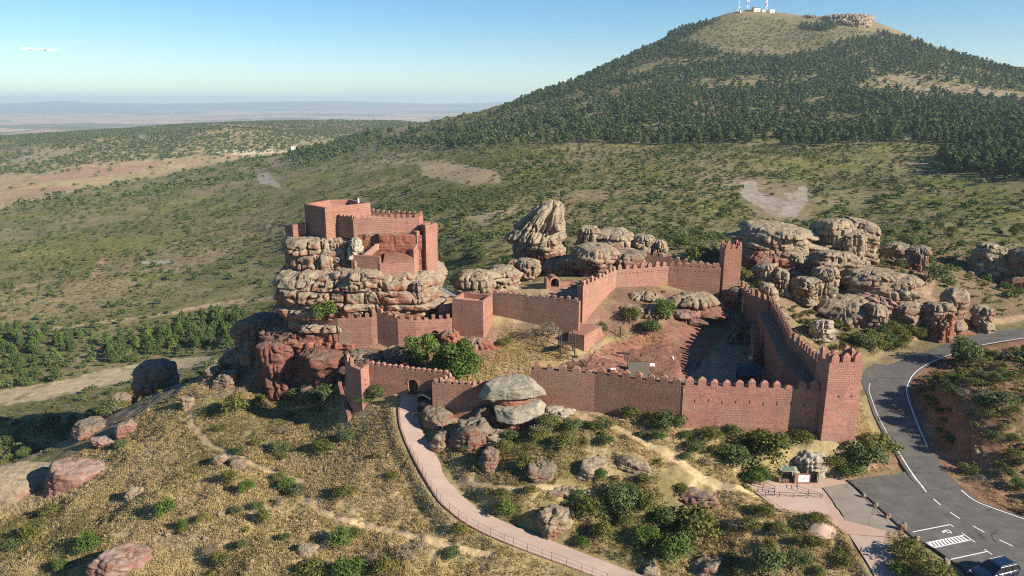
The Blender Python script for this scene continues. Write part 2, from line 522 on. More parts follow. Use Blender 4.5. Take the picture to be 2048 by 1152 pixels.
paint([(-50,400),(110,360),(260,352),(330,330),(400,325),(280,362),(100,392)], (.40, .31, .15), .7, ymin=500, ymax=2400)
paint([(0,385),(110,372),(160,378),(60,395),(0,405)], (.31, .19, .13), .7, ymin=500, ymax=2400)
paint([(-400,330),(0,322),(60,296),(150,284),(260,300),(330,318),(180,330),(60,350),(-400,380)], (.30, .235, .15), .8, ymin=900, ymax=2400)
paint([(180,276),(400,252),(640,270),(720,285),(560,303),(330,318),(250,300)], (.25, .21, .125), .8, ymin=900, ymax=2600)
paint([(420,305),(470,300),(540,298),(580,303),(480,310)], (.55, .48, .36), .9, ymin=900, ymax=2400, nz=3)
paint([(330,252),(600,238),(730,245),(760,262),(700,275),(560,262),(400,256)], (.28, .20, .13), .8, ymin=1700, ymax=4000)
paint([(1480,362),(1510,362),(1516,384),(1545,392),(1585,384),(1612,370),(1618,405),(1592,434),(1545,432),(1512,410),(1484,396)], GREY, 1, ymin=240, ymax=560, nz=5)
paint([(513,348),(536,344),(566,378),(540,372),(520,366)], GREY, .95, ymin=400, ymax=1100, nz=4)
paint([(280,523),(345,520),(350,527),(290,529)], (.36, .33, .28), .8, ymin=300, ymax=800, nz=3)
paint([(835,322),(905,320),(935,330),(1000,345),(1000,364),(940,372),(880,356),(842,352)], (.36, .27, .17), .9, ymin=330, ymax=800)
paint([(740,318),(800,318),(860,326),(840,330),(750,326)], (.33, .27, .19), .7, ymin=400, ymax=1000)
paint([(168,562),(200,520),(216,512),(206,545),(186,566)], (.36, .23, .16), .8, ymin=300, ymax=800, nz=3)
paint([(240,545),(262,515),(268,530),(255,548)], (.34, .21, .15), .8, ymin=300, ymax=800, nz=3)
paint([(0,575),(120,562),(330,560),(420,575),(330,612),(150,640),(0,650)], (.25, .20, .11), .7, ymin=200, ymax=700, nz=16)
paint([(-60,820),(-60,790),(110,765),(220,738),(330,722),(470,706),(470,722),(330,742),(200,775),(80,800),(0,812)], (.42, .335, .21), .95, ymin=160, ymax=420, nz=5)
paint([(1095,392),(1120,384),(1150,392),(1140,402)], (.30, .20, .13), .7, ymin=250, ymax=700, nz=4)
paint([(900,440),(1000,408),(1060,415),(960,470),(905,480)], (.27, .21, .14), .7, ymin=200, ymax=500, nz=14)
paint([(1330,90),(1440,45),(1500,30),(1640,36),(1760,70),(1840,110),(1640,112),(1560,125),(1430,115)], (.155, .14, .075), .95, ymin=900, ymax=1600, nz=5)
paint([(1420,92),(1640,98),(1660,112),(1470,112)], (.23, .185, .12), .7, ymin=900, ymax=1600, nz=10)
paint([(1480,118),(1560,104),(1660,108),(1640,116)], (.21, .165, .105), .8, ymin=900, ymax=1600)
paint([(1740,160),(1790,145),(1880,168),(2048,182),(2300,196),(2300,222),(2048,204),(1880,190),(1780,180)], (.25, .19, .13), .9, ymin=700, ymax=1500, nz=7)
paint([(1320,225),(1420,205),(1450,232),(1430,262),(1330,250)], (.18, .15, .09), .8, ymin=500, ymax=1500, nz=14)
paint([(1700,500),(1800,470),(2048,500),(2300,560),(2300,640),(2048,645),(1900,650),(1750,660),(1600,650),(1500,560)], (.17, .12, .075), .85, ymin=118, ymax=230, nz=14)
# island of red soil inside the bend
paint([(1740,800),(1815,735),(1900,695),(2048,665),(2400,640),(2400,1120),(2048,1050),(1940,1010),(1870,940),(1830,860)], (.225, .115, .075), .85, ymin=60, ymax=128, nz=10)
paint([(1740,890),(1770,880),(1840,935),(1800,945),(1700,955),(1640,935),(1600,950)], (.29, .20, .12), .7, ymin=60, ymax=128, nz=10)
paint([(1870,760),(1930,745),(2048,800),(2048,900),(1960,880),(1900,830)], (.16, .12, .07), .55, ymin=60, ymax=128, nz=26)
# courtyard
CY = [(1000,690),(1180,650),(1300,620),(1480,600),(1520,650),(1620,770),(1380,775),(1080,750),(970,715)]
paint(CY, (.27, .205, .145), 1, ymin=86, ymax=131, nz=5)
paint([(980,690),(1130,670),(1190,700),(1100,735),(1000,722)], (.36, .265, .125), .9, ymin=86, ymax=131, nz=8)
paint([(1225,600),(1340,640),(1345,690),(1250,705),(1200,680)], (.24, .20, .085), .8, ymin=86, ymax=131, nz=10)
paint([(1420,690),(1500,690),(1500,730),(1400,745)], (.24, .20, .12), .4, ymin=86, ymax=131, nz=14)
paint([(1010,590),(1100,560),(1160,585),(1150,600),(1000,588)], (.37, .28, .16), .9, ymin=115, ymax=145, nz=5)
paint([(1100,565),(1175,560),(1225,540),(1160,600),(1100,600)], (.30, .16, .115), .8, ymin=115, ymax=145, nz=5)
for poly, y0_, y1_ in (([(600, 660), (700, 660), (830, 670), (910, 670), (900, 740), (800, 745), (690, 750), (600, 755)], 98, 121), ([(890, 670), (1000, 690), (1010, 715), (960, 735), (900, 715)], 100, 118), ([(960, 735), (1060, 742), (1190, 752), (1190, 770), (1000, 765)], 85, 110),
                       ([(470, 640), (640, 640), (680, 760), (480, 790), (430, 740)], 105, 140), ([(1150, 640), (1260, 600), (1270, 650), (1200, 680)], 108, 130), ([(1700, 885), (1780, 890), (1800, 930), (1720, 935)], 70, 90)):
    paint(poly, (.27, .15, .11), .8, ymin=y0_, ymax=y1_, nz=12)
paint([(1120, 752), (1170, 716), (1215, 690), (1290, 662), (1340, 640), (1440, 610), (1470, 640), (1430, 690), (1380, 745), (1300, 742), (1210, 752)], (.25, .115, .085), .95, ymin=86, ymax=131, nz=9)
paint([(205, 812), (265, 750), (400, 725), (490, 712), (500, 790), (385, 795), (270, 848), (100, 905), (30, 925), (60, 890)], (.17, .135, .11), .85, ymin=100, ymax=150, nz=6)  # rocky left slope: its shade is put into the dark ground colour
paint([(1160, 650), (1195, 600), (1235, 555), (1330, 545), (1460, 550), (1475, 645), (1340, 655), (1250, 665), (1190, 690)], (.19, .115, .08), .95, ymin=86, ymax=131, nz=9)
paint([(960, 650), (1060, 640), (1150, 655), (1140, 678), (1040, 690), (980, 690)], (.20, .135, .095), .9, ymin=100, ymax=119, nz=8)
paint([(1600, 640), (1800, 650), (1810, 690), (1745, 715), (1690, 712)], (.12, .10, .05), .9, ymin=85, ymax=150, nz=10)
# thin trodden trails
TRAILS = [([(378,795),(384,850),(420,890),(470,912),(510,932),(560,945),(600,962),(612,1000),(640,1022),(690,1042),(760,1058),(840,1074),(900,1097),(985,1108)], .35, (.46, .34, .20)),
          ([(1150,828),(1240,858),(1290,885),(1345,915),(1392,948),(1450,975),(1510,992),(1560,1000)], .5, (.46, .35, .20)),
          ([(925,962),(985,975),(1030,978),(1100,975),(1180,985)], .3, (.40, .30, .18)),
          ([(1395,950),(1380,975)], .25, (.40, .30, .18)),
          ([(1810,672),(1850,662),(1930,648),(2010,640),(2048,632)], .7, (.36, .25, .16)),
          ([(1840,520),(1860,560),(1850,590),(1868,600)], .8, (.34, .22, .15))]
for pl, hw, c in TRAILS:
    wp = [G(a, b) for a, b in pl]
    d, _ = segdist(wp, GX + (n_b - .5) * .5, GY + (n_a - .5) * 1.2)
    col = lay(col, sstep(hw * 1.7, hw * .8, d) * .9, c)
for pl, hw, c, y0, y1 in (([(0,668),(60,662),(150,652),(230,641),(330,627),(420,611),(500,598),(580,590)], 2.2, (.38, .28, .18), 150, 900),
                  ([(1040,300),(1150,297),(1300,296),(1440,292),(1560,285),(1700,275)], 2.6, (.29, .21, .14), 300, 900),
                  ([(330,322),(322,314),(345,306),(420,300)], 5, (.40, .30, .19), 600, 2500)):
    wp = [G(a, b, 150) for a, b in pl]
    wp = [p for p in wp if y0 < p[1] < y1]
    d, _ = segdist(wp, GX + (n_a - .5) * 5, GY + (n_b - .5) * 4)
    col = lay(col, sstep(hw * 1.6, hw * .7, d) * .85, c)
# far country: fields in bands
st = fbm2(GX / 1500, GY / 420, 4, 101)
fw = sstep(3000, 5000, GR)
fc = lay(np.zeros_like(col) + C3((.36, .25, .19)), sstep(.45, .55, st), (.42, .33, .26))
fc = lay(fc, sstep(.52, .58, fbm2(GX / 1300, GY / 700, 4, 111)) * .85, (.10, .12, .07))
fc = lay(fc, sstep(16000, 19000, GR) * .8, (.14, .13, .10))
col = col * (1 - fw[..., None]) + fc * fw[..., None]
# reddish bare ground right under the castle rock
col = lay(col, sstep(.3, .6, n_b) * .6 * sstep(118, 124, GY) * sstep(140, 132, GY) * sstep(-36, -30, GX) * sstep(-4, -10, GX), (.26, .13, .09))

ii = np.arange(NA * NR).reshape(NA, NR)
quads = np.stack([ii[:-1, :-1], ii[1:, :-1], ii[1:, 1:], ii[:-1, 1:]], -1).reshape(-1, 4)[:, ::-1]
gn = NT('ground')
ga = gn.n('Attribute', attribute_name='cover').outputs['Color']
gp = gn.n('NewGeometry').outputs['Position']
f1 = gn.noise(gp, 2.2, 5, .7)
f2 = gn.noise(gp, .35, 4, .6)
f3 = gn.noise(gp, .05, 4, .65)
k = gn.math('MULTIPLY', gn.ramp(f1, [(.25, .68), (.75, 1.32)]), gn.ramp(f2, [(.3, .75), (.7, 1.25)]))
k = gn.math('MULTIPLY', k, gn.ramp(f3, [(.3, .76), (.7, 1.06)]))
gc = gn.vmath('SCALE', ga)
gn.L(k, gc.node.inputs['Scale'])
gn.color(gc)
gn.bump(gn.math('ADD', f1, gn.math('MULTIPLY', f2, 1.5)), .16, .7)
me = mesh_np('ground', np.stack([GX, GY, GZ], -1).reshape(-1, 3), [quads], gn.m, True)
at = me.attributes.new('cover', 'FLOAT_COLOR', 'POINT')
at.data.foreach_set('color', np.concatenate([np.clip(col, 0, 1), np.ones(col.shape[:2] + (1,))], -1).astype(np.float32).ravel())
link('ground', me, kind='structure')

# ================================================================ MATERIALS OF THE CASTLE
def masonry(name, tones, mortar, bw=.55, bh=.30, msize=.022, rough_h=.05, stain=.5):
    """coursed stone: runs along each face, whatever way the face looks"""
    n = NT(name)
    g = n.n('NewGeometry')
    pos, nor = g.outputs['Position'], g.outputs['True Normal']
    tan = n.vmath('NORMALIZE', n.vmath('CROSS_PRODUCT', (0, 0, 1), nor))
    u = n.vmath('DOT_PRODUCT', pos, tan, out=1)
    sep = n.n('SeparateXYZ'); n.L(pos, sep.inputs[0])
    sn = n.n('SeparateXYZ'); n.L(nor, sn.inputs[0])
    flat = n.math('GREATER_THAN', n.math('ABSOLUTE', sn.outputs[2]), .8)
    cx = n.n('CombineXYZ')
    n.L(n.math('ADD', n.math('MULTIPLY', u, n.math('SUBTRACT', 1.0, flat)), n.math('MULTIPLY', sep.outputs[0], flat)), cx.inputs[0])
    n.L(n.math('ADD', n.math('MULTIPLY', sep.outputs[2], n.math('SUBTRACT', 1.0, flat)), n.math('MULTIPLY', sep.outputs[1], flat)), cx.inputs[1])
    wob = n.vmath('SUBTRACT', n.noise(pos, 1.6, 3, out='Color'), (.5, .5, .5))
    sc1 = n.vmath('SCALE', wob); sc1.node.inputs['Scale'].default_value = .24
    vec = n.vmath('ADD', cx.outputs[0], sc1)
    br = n.n('TexBrick', offset=.5)
    n.L(vec, br.inputs['Vector'])
    br.inputs['Scale'].default_value = 1.0
    br.inputs['Brick Width'].default_value = bw
    br.inputs['Row Height'].default_value = bh
    br.inputs['Mortar Size'].default_value = msize
    br.inputs['Mortar Smooth'].default_value = .3
    br.inputs['Bias'].default_value = 0.0
    br.inputs['Color1'].default_value = (*tones[0], 1)
    br.inputs['Color2'].default_value = (*tones[1], 1)
    br.inputs['Mortar'].default_value = (*mortar, 1)
    b2 = n.n('TexBrick', offset=.37, squash=.8, squash_frequency=3)
    n.L(n.vmath('ADD', vec, (3.1, .17, 0)), b2.inputs['Vector'])
    for nm, vl in (('Scale', 1.0), ('Brick Width', bw * .62), ('Row Height', bh * .7), ('Mortar Size', msize * .8), ('Mortar Smooth', .4), ('Color1', (*tones[1], 1)), ('Color2', (*tones[2], 1)), ('Mortar', (*mortar, 1))):
        b2.inputs[nm].default_value = vl
    pick = n.ramp(n.noise(pos, .30, 4, .7), [(.46, 0), (.54, 1)])
    mixed = n.mix(pick, br.outputs['Color'], b2.outputs['Color'])
    rowv = n.noise(n.vmath('MULTIPLY', pos, (.12, .12, 1.6)), 1.0, 3, .6)
    mixed = n.mix(n.ramp(rowv, [(.35, .35), (.65, 0)]), mixed, n.mix(1.0, mixed, (.62, .55, .52), 'MULTIPLY'))
    c = n.mix(n.ramp(n.noise(pos, .35, 5, .65), [(.38, 0), (.66, 1)]), mixed, n.mix(.6, mixed, tones[2]))
    # rain streaks: tall narrow noise
    st = n.noise(n.vmath('MULTIPLY', pos, (1.2, 1.2, .18)), 1.0, 4, .6)
    c = n.mix(n.math('MULTIPLY', n.ramp(st, [(.5, 0), (.72, 1)]), stain), c, n.mix(.5, c, (.12, .06, .05), 'MIX'))
    c = n.mix(n.math('MULTIPLY', n.ramp(n.noise(pos, .16, 5, .7), [(.50, 0), (.62, 1)]), .55), c, n.mix(.6, c, (.30, .24, .18)))
    c = n.mix(n.math('MULTIPLY', n.ramp(n.noise(pos, .55, 6, .75), [(.54, 0), (.66, 1)]), .6), c, n.mix(.55, c, (.12, .055, .042)))
    fine = n.noise(pos, 5.0, 4, .7)
    c = n.mix(n.ramp(fine, [(.35, .0), (.7, .45)]), c, n.mix(1.0, c, (.62, .58, .55), 'MULTIPLY'))
    n.color(c)
    hgt = n.math('SUBTRACT', n.math('MULTIPLY', fine, .8), n.math('MULTIPLY', br.outputs['Fac'], .7))
    n.bump(hgt, rough_h, 1.0)
    return n.m
RD = ((.46, .22, .165), (.34, .152, .114), (.31, .17, .13))
M_dress = masonry('dressed_red_stone', ((.47, .215, .165), (.335, .145, .112), (.30, .155, .122)), (.56, .36, .285), .60, .34, .032)
M_rough = masonry('rough_red_stone', ((.45, .20, .15), (.29, .125, .095), (.25, .145, .112)), (.48, .29, .22), .46, .28, .036, .10)
M_lichen = masonry('lichened_red_stone', ((.42, .19, .14), (.28, .13, .10), (.26, .19, .145)), (.44, .28, .215), .36, .24, .03, .10)
M_light = masonry('pale_red_stone', RD, (.52, .33, .26), .54, .30, .03, .09, .5)
M_fine = masonry('fine_red_brick', ((.42, .195, .148), (.32, .142, .108), (.29, .15, .115)), (.50, .32, .255), .50, .26, .024, .07, .6)
M_slab = plain('pale_stone_floor', (.42, .26, .20), .9)
M_dark = plain('dark_opening', (.012, .009, .008), .95, var=.1)  # near-black: the shade inside openings is put into the colour
M_wood = plain('weathered_wood', (.055, .042, .032), .85, var=.35, scale=6)
M_greywood = plain('grey_board', (.10, .095, .08), .85, var=.3, scale=8)
M_slate = plain('dark_slate_sheet', (.045, .05, .058), .55, var=.2, spec=.4)
M_steel = plain('galvanised_steel', (.34, .35, .36), .45, metal=.6, var=.1)
M_iron = plain('dark_iron', (.02, .02, .021), .6, metal=.3)
M_white = plain('white_panel', (.72, .72, .70), .5, var=.06)
M_glass = plain('skylight_glass', (.30, .36, .42), .15, spec=.6, var=.1)

# ================================================================ WALLS
def offs(line, d):
    L = [Vector((p[0], p[1])) for p in line]
    out = []
    for i in range(len(L)):
        ds = []
        if i > 0: ds.append((L[i] - L[i - 1]).normalized())
        if i < len(L) - 1: ds.append((L[i + 1] - L[i]).normalized())
        ns = [Vector((-a.y, a.x)) for a in ds]
        n = sum(ns, Vector((0, 0))).normalized()
        k = 1 / max(.5, n.dot(ns[0]))
        out.append(L[i] + n * d * k)
    return out
_ml = {}
def merlon_mesh(w, t, h, mat, cap):
    var = int(RNG.integers(0, 5))
    key = (round(w, 2), t, h, mat.name, cap, var)
    if key not in _ml:
        b = MB()
        if cap == 'flat':
            b.box((0, 0, -.05), (w, t, h + .05), top=.97)
        else:
            hb = h * (.66 if cap == 'point' else .72)
            hx, hy = w / 2, t / 2
            lo = [(-hx, -hy, -.05), (hx, -hy, -.05), (hx, hy, -.05), (-hx, hy, -.05)]
            up = [(-hx * .98, -hy, hb), (hx * .98, -hy, hb), (hx * .98, hy, hb), (-hx * .98, hy, hb)]
            r = .22 if cap == 'point' else .35
            tp = [(-hx * r, -hy * .4, h), (hx * r, -hy * .4, h), (hx * r, hy * .4, h), (-hx * r, hy * .4, h)]
            b.add(lo + up + tp, [(3, 2, 1, 0)] + [(i, (i + 1) % 4, 4 + (i + 1) % 4, 4 + i) for i in range(4)] +
                  [(4 + i, 4 + (i + 1) % 4, 8 + (i + 1) % 4, 8 + i) for i in range(4)] + [(8, 9, 10, 11)])
        if cap != 'flat' or True:
            b.v = [(x + (RNG.random() - .5) * .09, y + (RNG.random() - .5) * .03 + .012, z + ((RNG.random() - .5) * .10 if z > 0 else 0)) for x, y, z in b.v]
        _ml[key] = b.mesh('merlon', mat)
    return _ml[key]
def merlons(parent, line, pitch, w, t, h, mat, cap='point', inset=.003, start=.5, skip=()):
    """line: (x, y, z) along the outer face; the wall lies to its left"""
    k = 0
    for a, b in zip(line[:-1], line[1:]):
        A, B = Vector(a), Vector(b)
        D = B - A
        L = math.hypot(D.x, D.y)
        n = max(1, round(L / pitch))
        ang = math.atan2(D.y, D.x)
        for i in range(n):
            k += 1
            if k in skip:
                continue
            p = A + D * ((i + start) / n)
            nx, ny = -math.sin(ang), math.cos(ang)
            rr = RNG.random(3)
            o = link('merlon', merlon_mesh(w, t, h, mat, cap), parent)
            o.location = (p.x + nx * (t / 2 + inset) - parent.location.x, p.y + ny * (t / 2 + inset) - parent.location.y, p.z - parent.location.z)
            o.rotation_euler = (0, (rr[0] - .5) * .03, ang + (rr[2] - .5) * .03)
            o.scale = (.88 + .2 * rr[0], 1, .78 + .34 * rr[1] if rr[2] < .93 else .45)
def curtain(parent, name, line, thick, mat, base=None, sub=.9, rag=.10):
    """wall body: outer line of (x, y, ztop), wall lies to the left of the line"""
    pts = []
    for a, b in zip(line[:-1], line[1:]):
        n = max(1, int(math.hypot(b[0] - a[0], b[1] - a[1]) / sub))
        for i in range(n):
            pts.append([a[k] + (b[k] - a[k]) * i / n for k in range(3)])
    pts.append(list(line[-1]))
    inn = offs(pts, thick)
    v, f = [], []
    nv = 3
    for i, p in enumerate(pts):
        zt = p[2] + (RNG.random() - .5) * rag
        zo = float(zat(p[0], p[1])) - 1.2 if base is None else base
        zi = float(zat(inn[i].x, inn[i].y)) - 1.2 if base is None else base
        v += [(p[0], p[1], zo), (p[0], p[1], zt), (inn[i].x, inn[i].y, zt), (inn[i].x, inn[i].y, zi)]
    for i in range(len(pts) - 1):
        a, b = i * 4, i * 4 + 4
        f += [(a, b, b + 1, a + 1), (a + 1, b + 1, b + 2, a + 2), (a + 2, b + 2, b + 3, a + 3), (a + 3, b + 3, b, a)]
    e = 4 * (len(pts) - 1)
    f += [(0, 1, 2, 3), (e + 3, e + 2, e + 1, e)]
    l = parent.location
    return MB().add([(x - l.x, y - l.y, z - l.z) for x, y, z in v], f).build(name, mat, parent)
def rel(parent, pts):
    l = parent.location
    return [(p[0] - l.x, p[1] - l.y, p[2] - l.z) for p in pts]
def poly_body(parent, name, poly, z0, z1, mat, batter=0.0):
    c = Vector((sum(p[0] for p in poly) / len(poly), sum(p[1] for p in poly) / len(poly)))
    lo = [(c.x + (p[0] - c.x) * (1 + batter), c.y + (p[1] - c.y) * (1 + batter), z0) for p in poly]
    return MB().prism(rel(parent, lo), rel(parent, [(p[0], p[1], z1) for p in poly])).build(name, mat, parent)
def ring(parent, name, poly, z0, z1, th, mat):
    """parapet round a polygon given counter-clockwise"""
    cl = list(poly) + [poly[0], poly[1]]
    inn = offs(cl, th)[1:-1]
    inn = [inn[-1]] + inn[:-1]
    n = len(poly)
    v = []
    for p, q in zip(poly, inn):
        v += [(p[0], p[1], z0), (p[0], p[1], z1), (q.x, q.y, z1), (q.x, q.y, z0)]
    f = []
    for i in range(n):
        a, b = 4 * i, 4 * ((i + 1) % n)
        f += [(a, b, b + 1, a + 1), (a + 1, b + 1, b + 2, a + 2), (a + 2, b + 2, b + 3, a + 3), (a + 3, b + 3, b, a)]
    return MB().add(rel(parent, v), f).build(name, mat, parent)
def cut(o, cutter):
    """carve an opening"""
    m = o.modifiers.new('cut', 'BOOLEAN')
    m.operation = 'DIFFERENCE'
    m.solver = 'EXACT'
    m.object = cutter
    bpy.context.view_layer.update()
    dg = bpy.context.evaluated_depsgraph_get()
    me = bpy.data.meshes.new_from_object(o.evaluated_get(dg))
    o.modifiers.clear()
    o.data = me
    d = cutter.data
    bpy.data.objects.remove(cutter)
    bpy.data.meshes.remove(d)
def arch(c, ang, w, h, depth, extra=0.0):
    """arched solid centred at c (foot), facing along ang"""
    prof = [(-w / 2, 0), (w / 2, 0), (w / 2, h - w / 2)]
    prof += [(w / 2 * math.cos(a), h - w / 2 + w / 2 * math.sin(a)) for a in np.linspace(0, math.pi, 9)[1:-1]]
    prof += [(-w / 2, h - w / 2)]
    tx, ty = math.cos(ang), math.sin(ang)
    nx, ny = -ty, tx
    b = MB()
    b.prism([(c[0] + x * tx - nx * depth / 2, c[1] + x * ty - ny * depth / 2, c[2] + z) for x, z in prof][::-1],
            [(c[0] + x * tx + nx * depth / 2, c[1] + x * ty + ny * depth / 2, c[2] + z) for x, z in prof][::-1])
    return b
def slit(parent, a, b, t, z, w=.14, h=.55, proud=.004, name='arrow_slit'):
    """dark slot let into the face between a and b"""
    A, B = Vector(a[:2]), Vector(b[:2])
    p = A + (B - A) * t
    ang = math.atan2((B - A).y, (B - A).x)
    n = Vector((math.sin(ang), -math.cos(ang)))
    q = p + n * (proud - .05)
    MB().box((q.x - parent.location.x, q.y - parent.location.y, z - parent.location.z), (w, .1, h), ang).build(name, M_dark, parent)

GW = 'red sandstone walls of the castle'
# front curtain wall, two stretches
A0, A0b, A1, A2 = P(1062, 738, z=10), P(1190, 748, z=10), P(1366, 771, z=10), (38.95, 86.05, 10.0)
t = thing('curtain_wall', 'dark rough red curtain wall from the big two tier boulder to the vertical joint', 'wall', A0, group=GW)
curtain(t, 'wall_body', [A0, A0b, A1], 1.1, M_rough)
merlons(t, [A0, A0b, A1], 1.62, .98, .62, 1.0, M_rough)
t = thing('curtain_wall', 'sunlit coursed red curtain wall with slits joining the square corner tower', 'wall', A1, group=GW)
A1x = (A1[0] + .05, A1[1] - .06, 10.0)
curtain(t, 'wall_body', [A1x, A2], 1.1, M_dress)
merlons(t, [A1x, A2], 1.62, 1.0, .62, 1.05, M_dress)
for i in range(9):
    slit(t, A1x, A2, .09 + i * .1, 7.75 + .12 * math.sin(i * 2.1), .13, .42)
# corner tower
B = [(38.9, 84.5), (43.15, 84.75), (43.0, 88.0), (38.75, 87.8)]
t = thing('corner_tower', 'square red corner tower beside the road with pointed merlons all round', 'tower', (41, 86, 3), group=GW)
poly_body(t, 'tower_body', B, 1.5, 13.3, M_dress, .03)
ring(t, 'parapet', B, 13.28, 14.15, .5, M_dress)
for a, b in zip(B, B[1:] + B[:1]):
    merlons(t, [(*a, 14.15), (*b, 14.15)], 1.45, .85, .48, 1.15, M_dress)
for s_, z in ((.38, 9.6), (.76, 9.6)):
    slit(t, B[0], B[1], s_, z, .22, .22, .03, 'put_log_hole')
# right wall with its wall walk
Z1, Z2 = 13.5, 13.1
CO = [P(1652, 716, z=Z2), P(1643, 709, z=Z2), P(1624, 693, z=Z2), P(1608, 678, z=Z2), P(1588, 662, z=Z1), P(1579, 644, z=Z1), P(1564, 617, z=Z1), P(1547, 591, z=Z1)]
CI = [P(1618, 770, z=9.5), P(1603, 759, z=9.7), P(1580, 738, z=10.1), P(1564, 720, z=10.5), P(1549, 692, z=10.9), P(1540, 672, z=11.1), P(1530, 653, z=11.2), P(1517, 629, z=11.3)]
t = thing('curtain_wall', 'long red wall with a broad wall walk running back from the corner tower', 'wall', CO[0], group=GW)
v, f = [], []
for o, i in zip(CO, CI):
    v += [(o[0], o[1], 2.5), (o[0], o[1], i[2]), (i[0], i[1], i[2]), (i[0], i[1], 2.5)]
for k in range(len(CO) - 1):
    a, b = 4 * k, 4 * k + 4
    f += [(a, b, b + 1, a + 1), (a + 1, b + 1, b + 2, a + 2), (a + 2, b + 2, b + 3, a + 3), (a + 3, b + 3, b, a)]
f += [(0, 1, 2, 3), (31, 30, 29, 28)]
MB().add(rel(t, v), f).build('wall_walk', M_rough, t)
par = [(p[0] + .02, p[1], p[2] - .95) for p in CO]
curtain(t, 'parapet', par, .55, M_rough, base=3.0)
merlons(t, par, 1.28, .72, .5, .98, M_rough, start=.5)
st_ = MB()
for k in range(9):
    q = P(1511 - k * .2, 640, z=11)
    st_.box((q[0] - .9 - t.location.x, q[1] - 3.0 - .32 * k - t.location.y, 4.4 - t.location.z), (1.2, .32, 6.4 - .62 * k))
st_.build('stairs', M_rough, t)
# return of the wall towards the back tower
CR = [P(1547, 591, z=Z1), P(1525, 584, z=Z1), P(1512, 580, z=Z1), P(1500, 570, z=Z1 + .2), P(1486, 560, z=Z1 + .3)]
t = thing('curtain_wall', 'short stepped red wall with tall merlons between wall walk and square back tower', 'wall', CR[0], group=GW)
cr = [(p[0], p[1], p[2] - 1.0) for p in CR]
curtain(t, 'wall_body', cr, .9, M_rough)
merlons(t, cr, 1.5, .75, .5, 1.05, M_rough)
# back tower
D = [(38.75, 130.5), (41.85, 130.5), (41.85, 133.7), (38.75, 133.7)]
t = thing('back_tower', 'tall slim square red tower with merlons behind the courtyard', 'tower', (40.3, 132, 8), group=GW)
poly_body(t, 'tower_body', D, 5.5, 18.9, M_light, .02)
ring(t, 'parapet', D, 18.88, 19.3, .45, M_light)
for a, b in zip(D, D[1:] + D[:1]):
    merlons(t, [(*a, 19.3), (*b, 19.3)], 1.2, .68, .44, 1.15, M_light, 'round')
# upper ward wall: two stretches
E = [P(1166, 573, z=15.6), P(1233, 540, z=15.8), P(1337, 532, z=15.8), P(1442, 537, z=15.8)]
t = thing('curtain_wall', 'sunlit red upper ward wall above pale rock slabs with a bend', 'wall', E[0], group=GW)
curtain(t, 'wall_body', E, 1.1, M_light)
merlons(t, E, 1.42, .78, .55, .95, M_light, 'round')
for i in range(14):
    slit(t, E[1], E[2], .04 + i * .07, 15.0, .16, .16, .01, 'put_log_hole')
for i in range(12):
    slit(t, E[2], E[3], .04 + i * .08, 15.0, .16, .16, .01, 'put_log_hole')
F = [P(985, 588, z=14.1), P(1045, 593, z=14.1), P(1158, 604, z=14.1)]
t = thing('curtain_wall', 'grey stained rough wall with small merlons right of the flat gate tower', 'wall', F[0], group=GW)
curtain(t, 'wall_body', F, 1.0, M_lichen)
merlons(t, F, 1.15, .58, .5, .72, M_lichen, 'round')
# buttress block at its foot
t = thing('buttress', 'low red stone buttress at the foot of the wall corner by wooden gallery', 'buttress', P(1168, 697, z=7))
q = [H(1136, 111.8, 7)[:2], H(1168, 110.6, 7)[:2], H(1206, 116.2, 7)[:2], H(1160, 117, 7)[:2]]
poly_body(t, 'buttress_body', q, 5.5, 9.1, M_fine, .06)
poly_body(t, 'coping', [(x * .999 + .02, y * 1.0) for x, y in q], 9.103, 9.25, M_fine, .0)
# gate tower with flat open top
h0, h1, h2 = P(904, 598, z=14.5), P(966, 603, z=14.5), P(985, 589, z=14.5)
h3 = (h0[0] + h2[0] - h1[0], h0[1] + h2[1] - h1[1])
HP = [h0[:2], h1[:2], h2[:2], h3]
t = thing('gate_tower', 'plain boxy red tower with flat open roof and no merlons', 'tower', (h1[0], h1[1], 8), group=GW)
poly_body(t, 'tower_body', HP, 8.35, 13.55, M_fine, .012)
ring(t, 'parapet', HP, 13.53, 14.5, .42, M_fine)
HPi = [tuple(Vector(p) + (Vector(((h0[0] + h2[0]) / 2, (h0[1] + h2[1]) / 2)) - Vector(p)) * .13) for p in HP]
poly_body(t, 'roof_floor', HPi, 13.5, 13.62, M_slab)
c = ((h1[0] * .6 + h2[0] * .25 + h0[0] * .15), (h1[1] * .6 + h2[1] * .25 + h0[1] * .15))
MB().box((c[0] - t.location.x, c[1] + .5 - t.location.y, 13.62 - 8), (1.3, .9, .45), .35).build('skylight', M_glass, t)
poly_body(t, 'plinth', HP, 4.5, 8.36, M_rough, .07)
# low wall stub left of it
q0, q1 = P(880, 611, z=13), P(905, 607, z=13)
t = thing('low_wall', 'short low red wall stub on the left of the boxy gate tower', 'wall', q0)
curtain(t, 'wall_body', [q0, q1], .5, M_light)
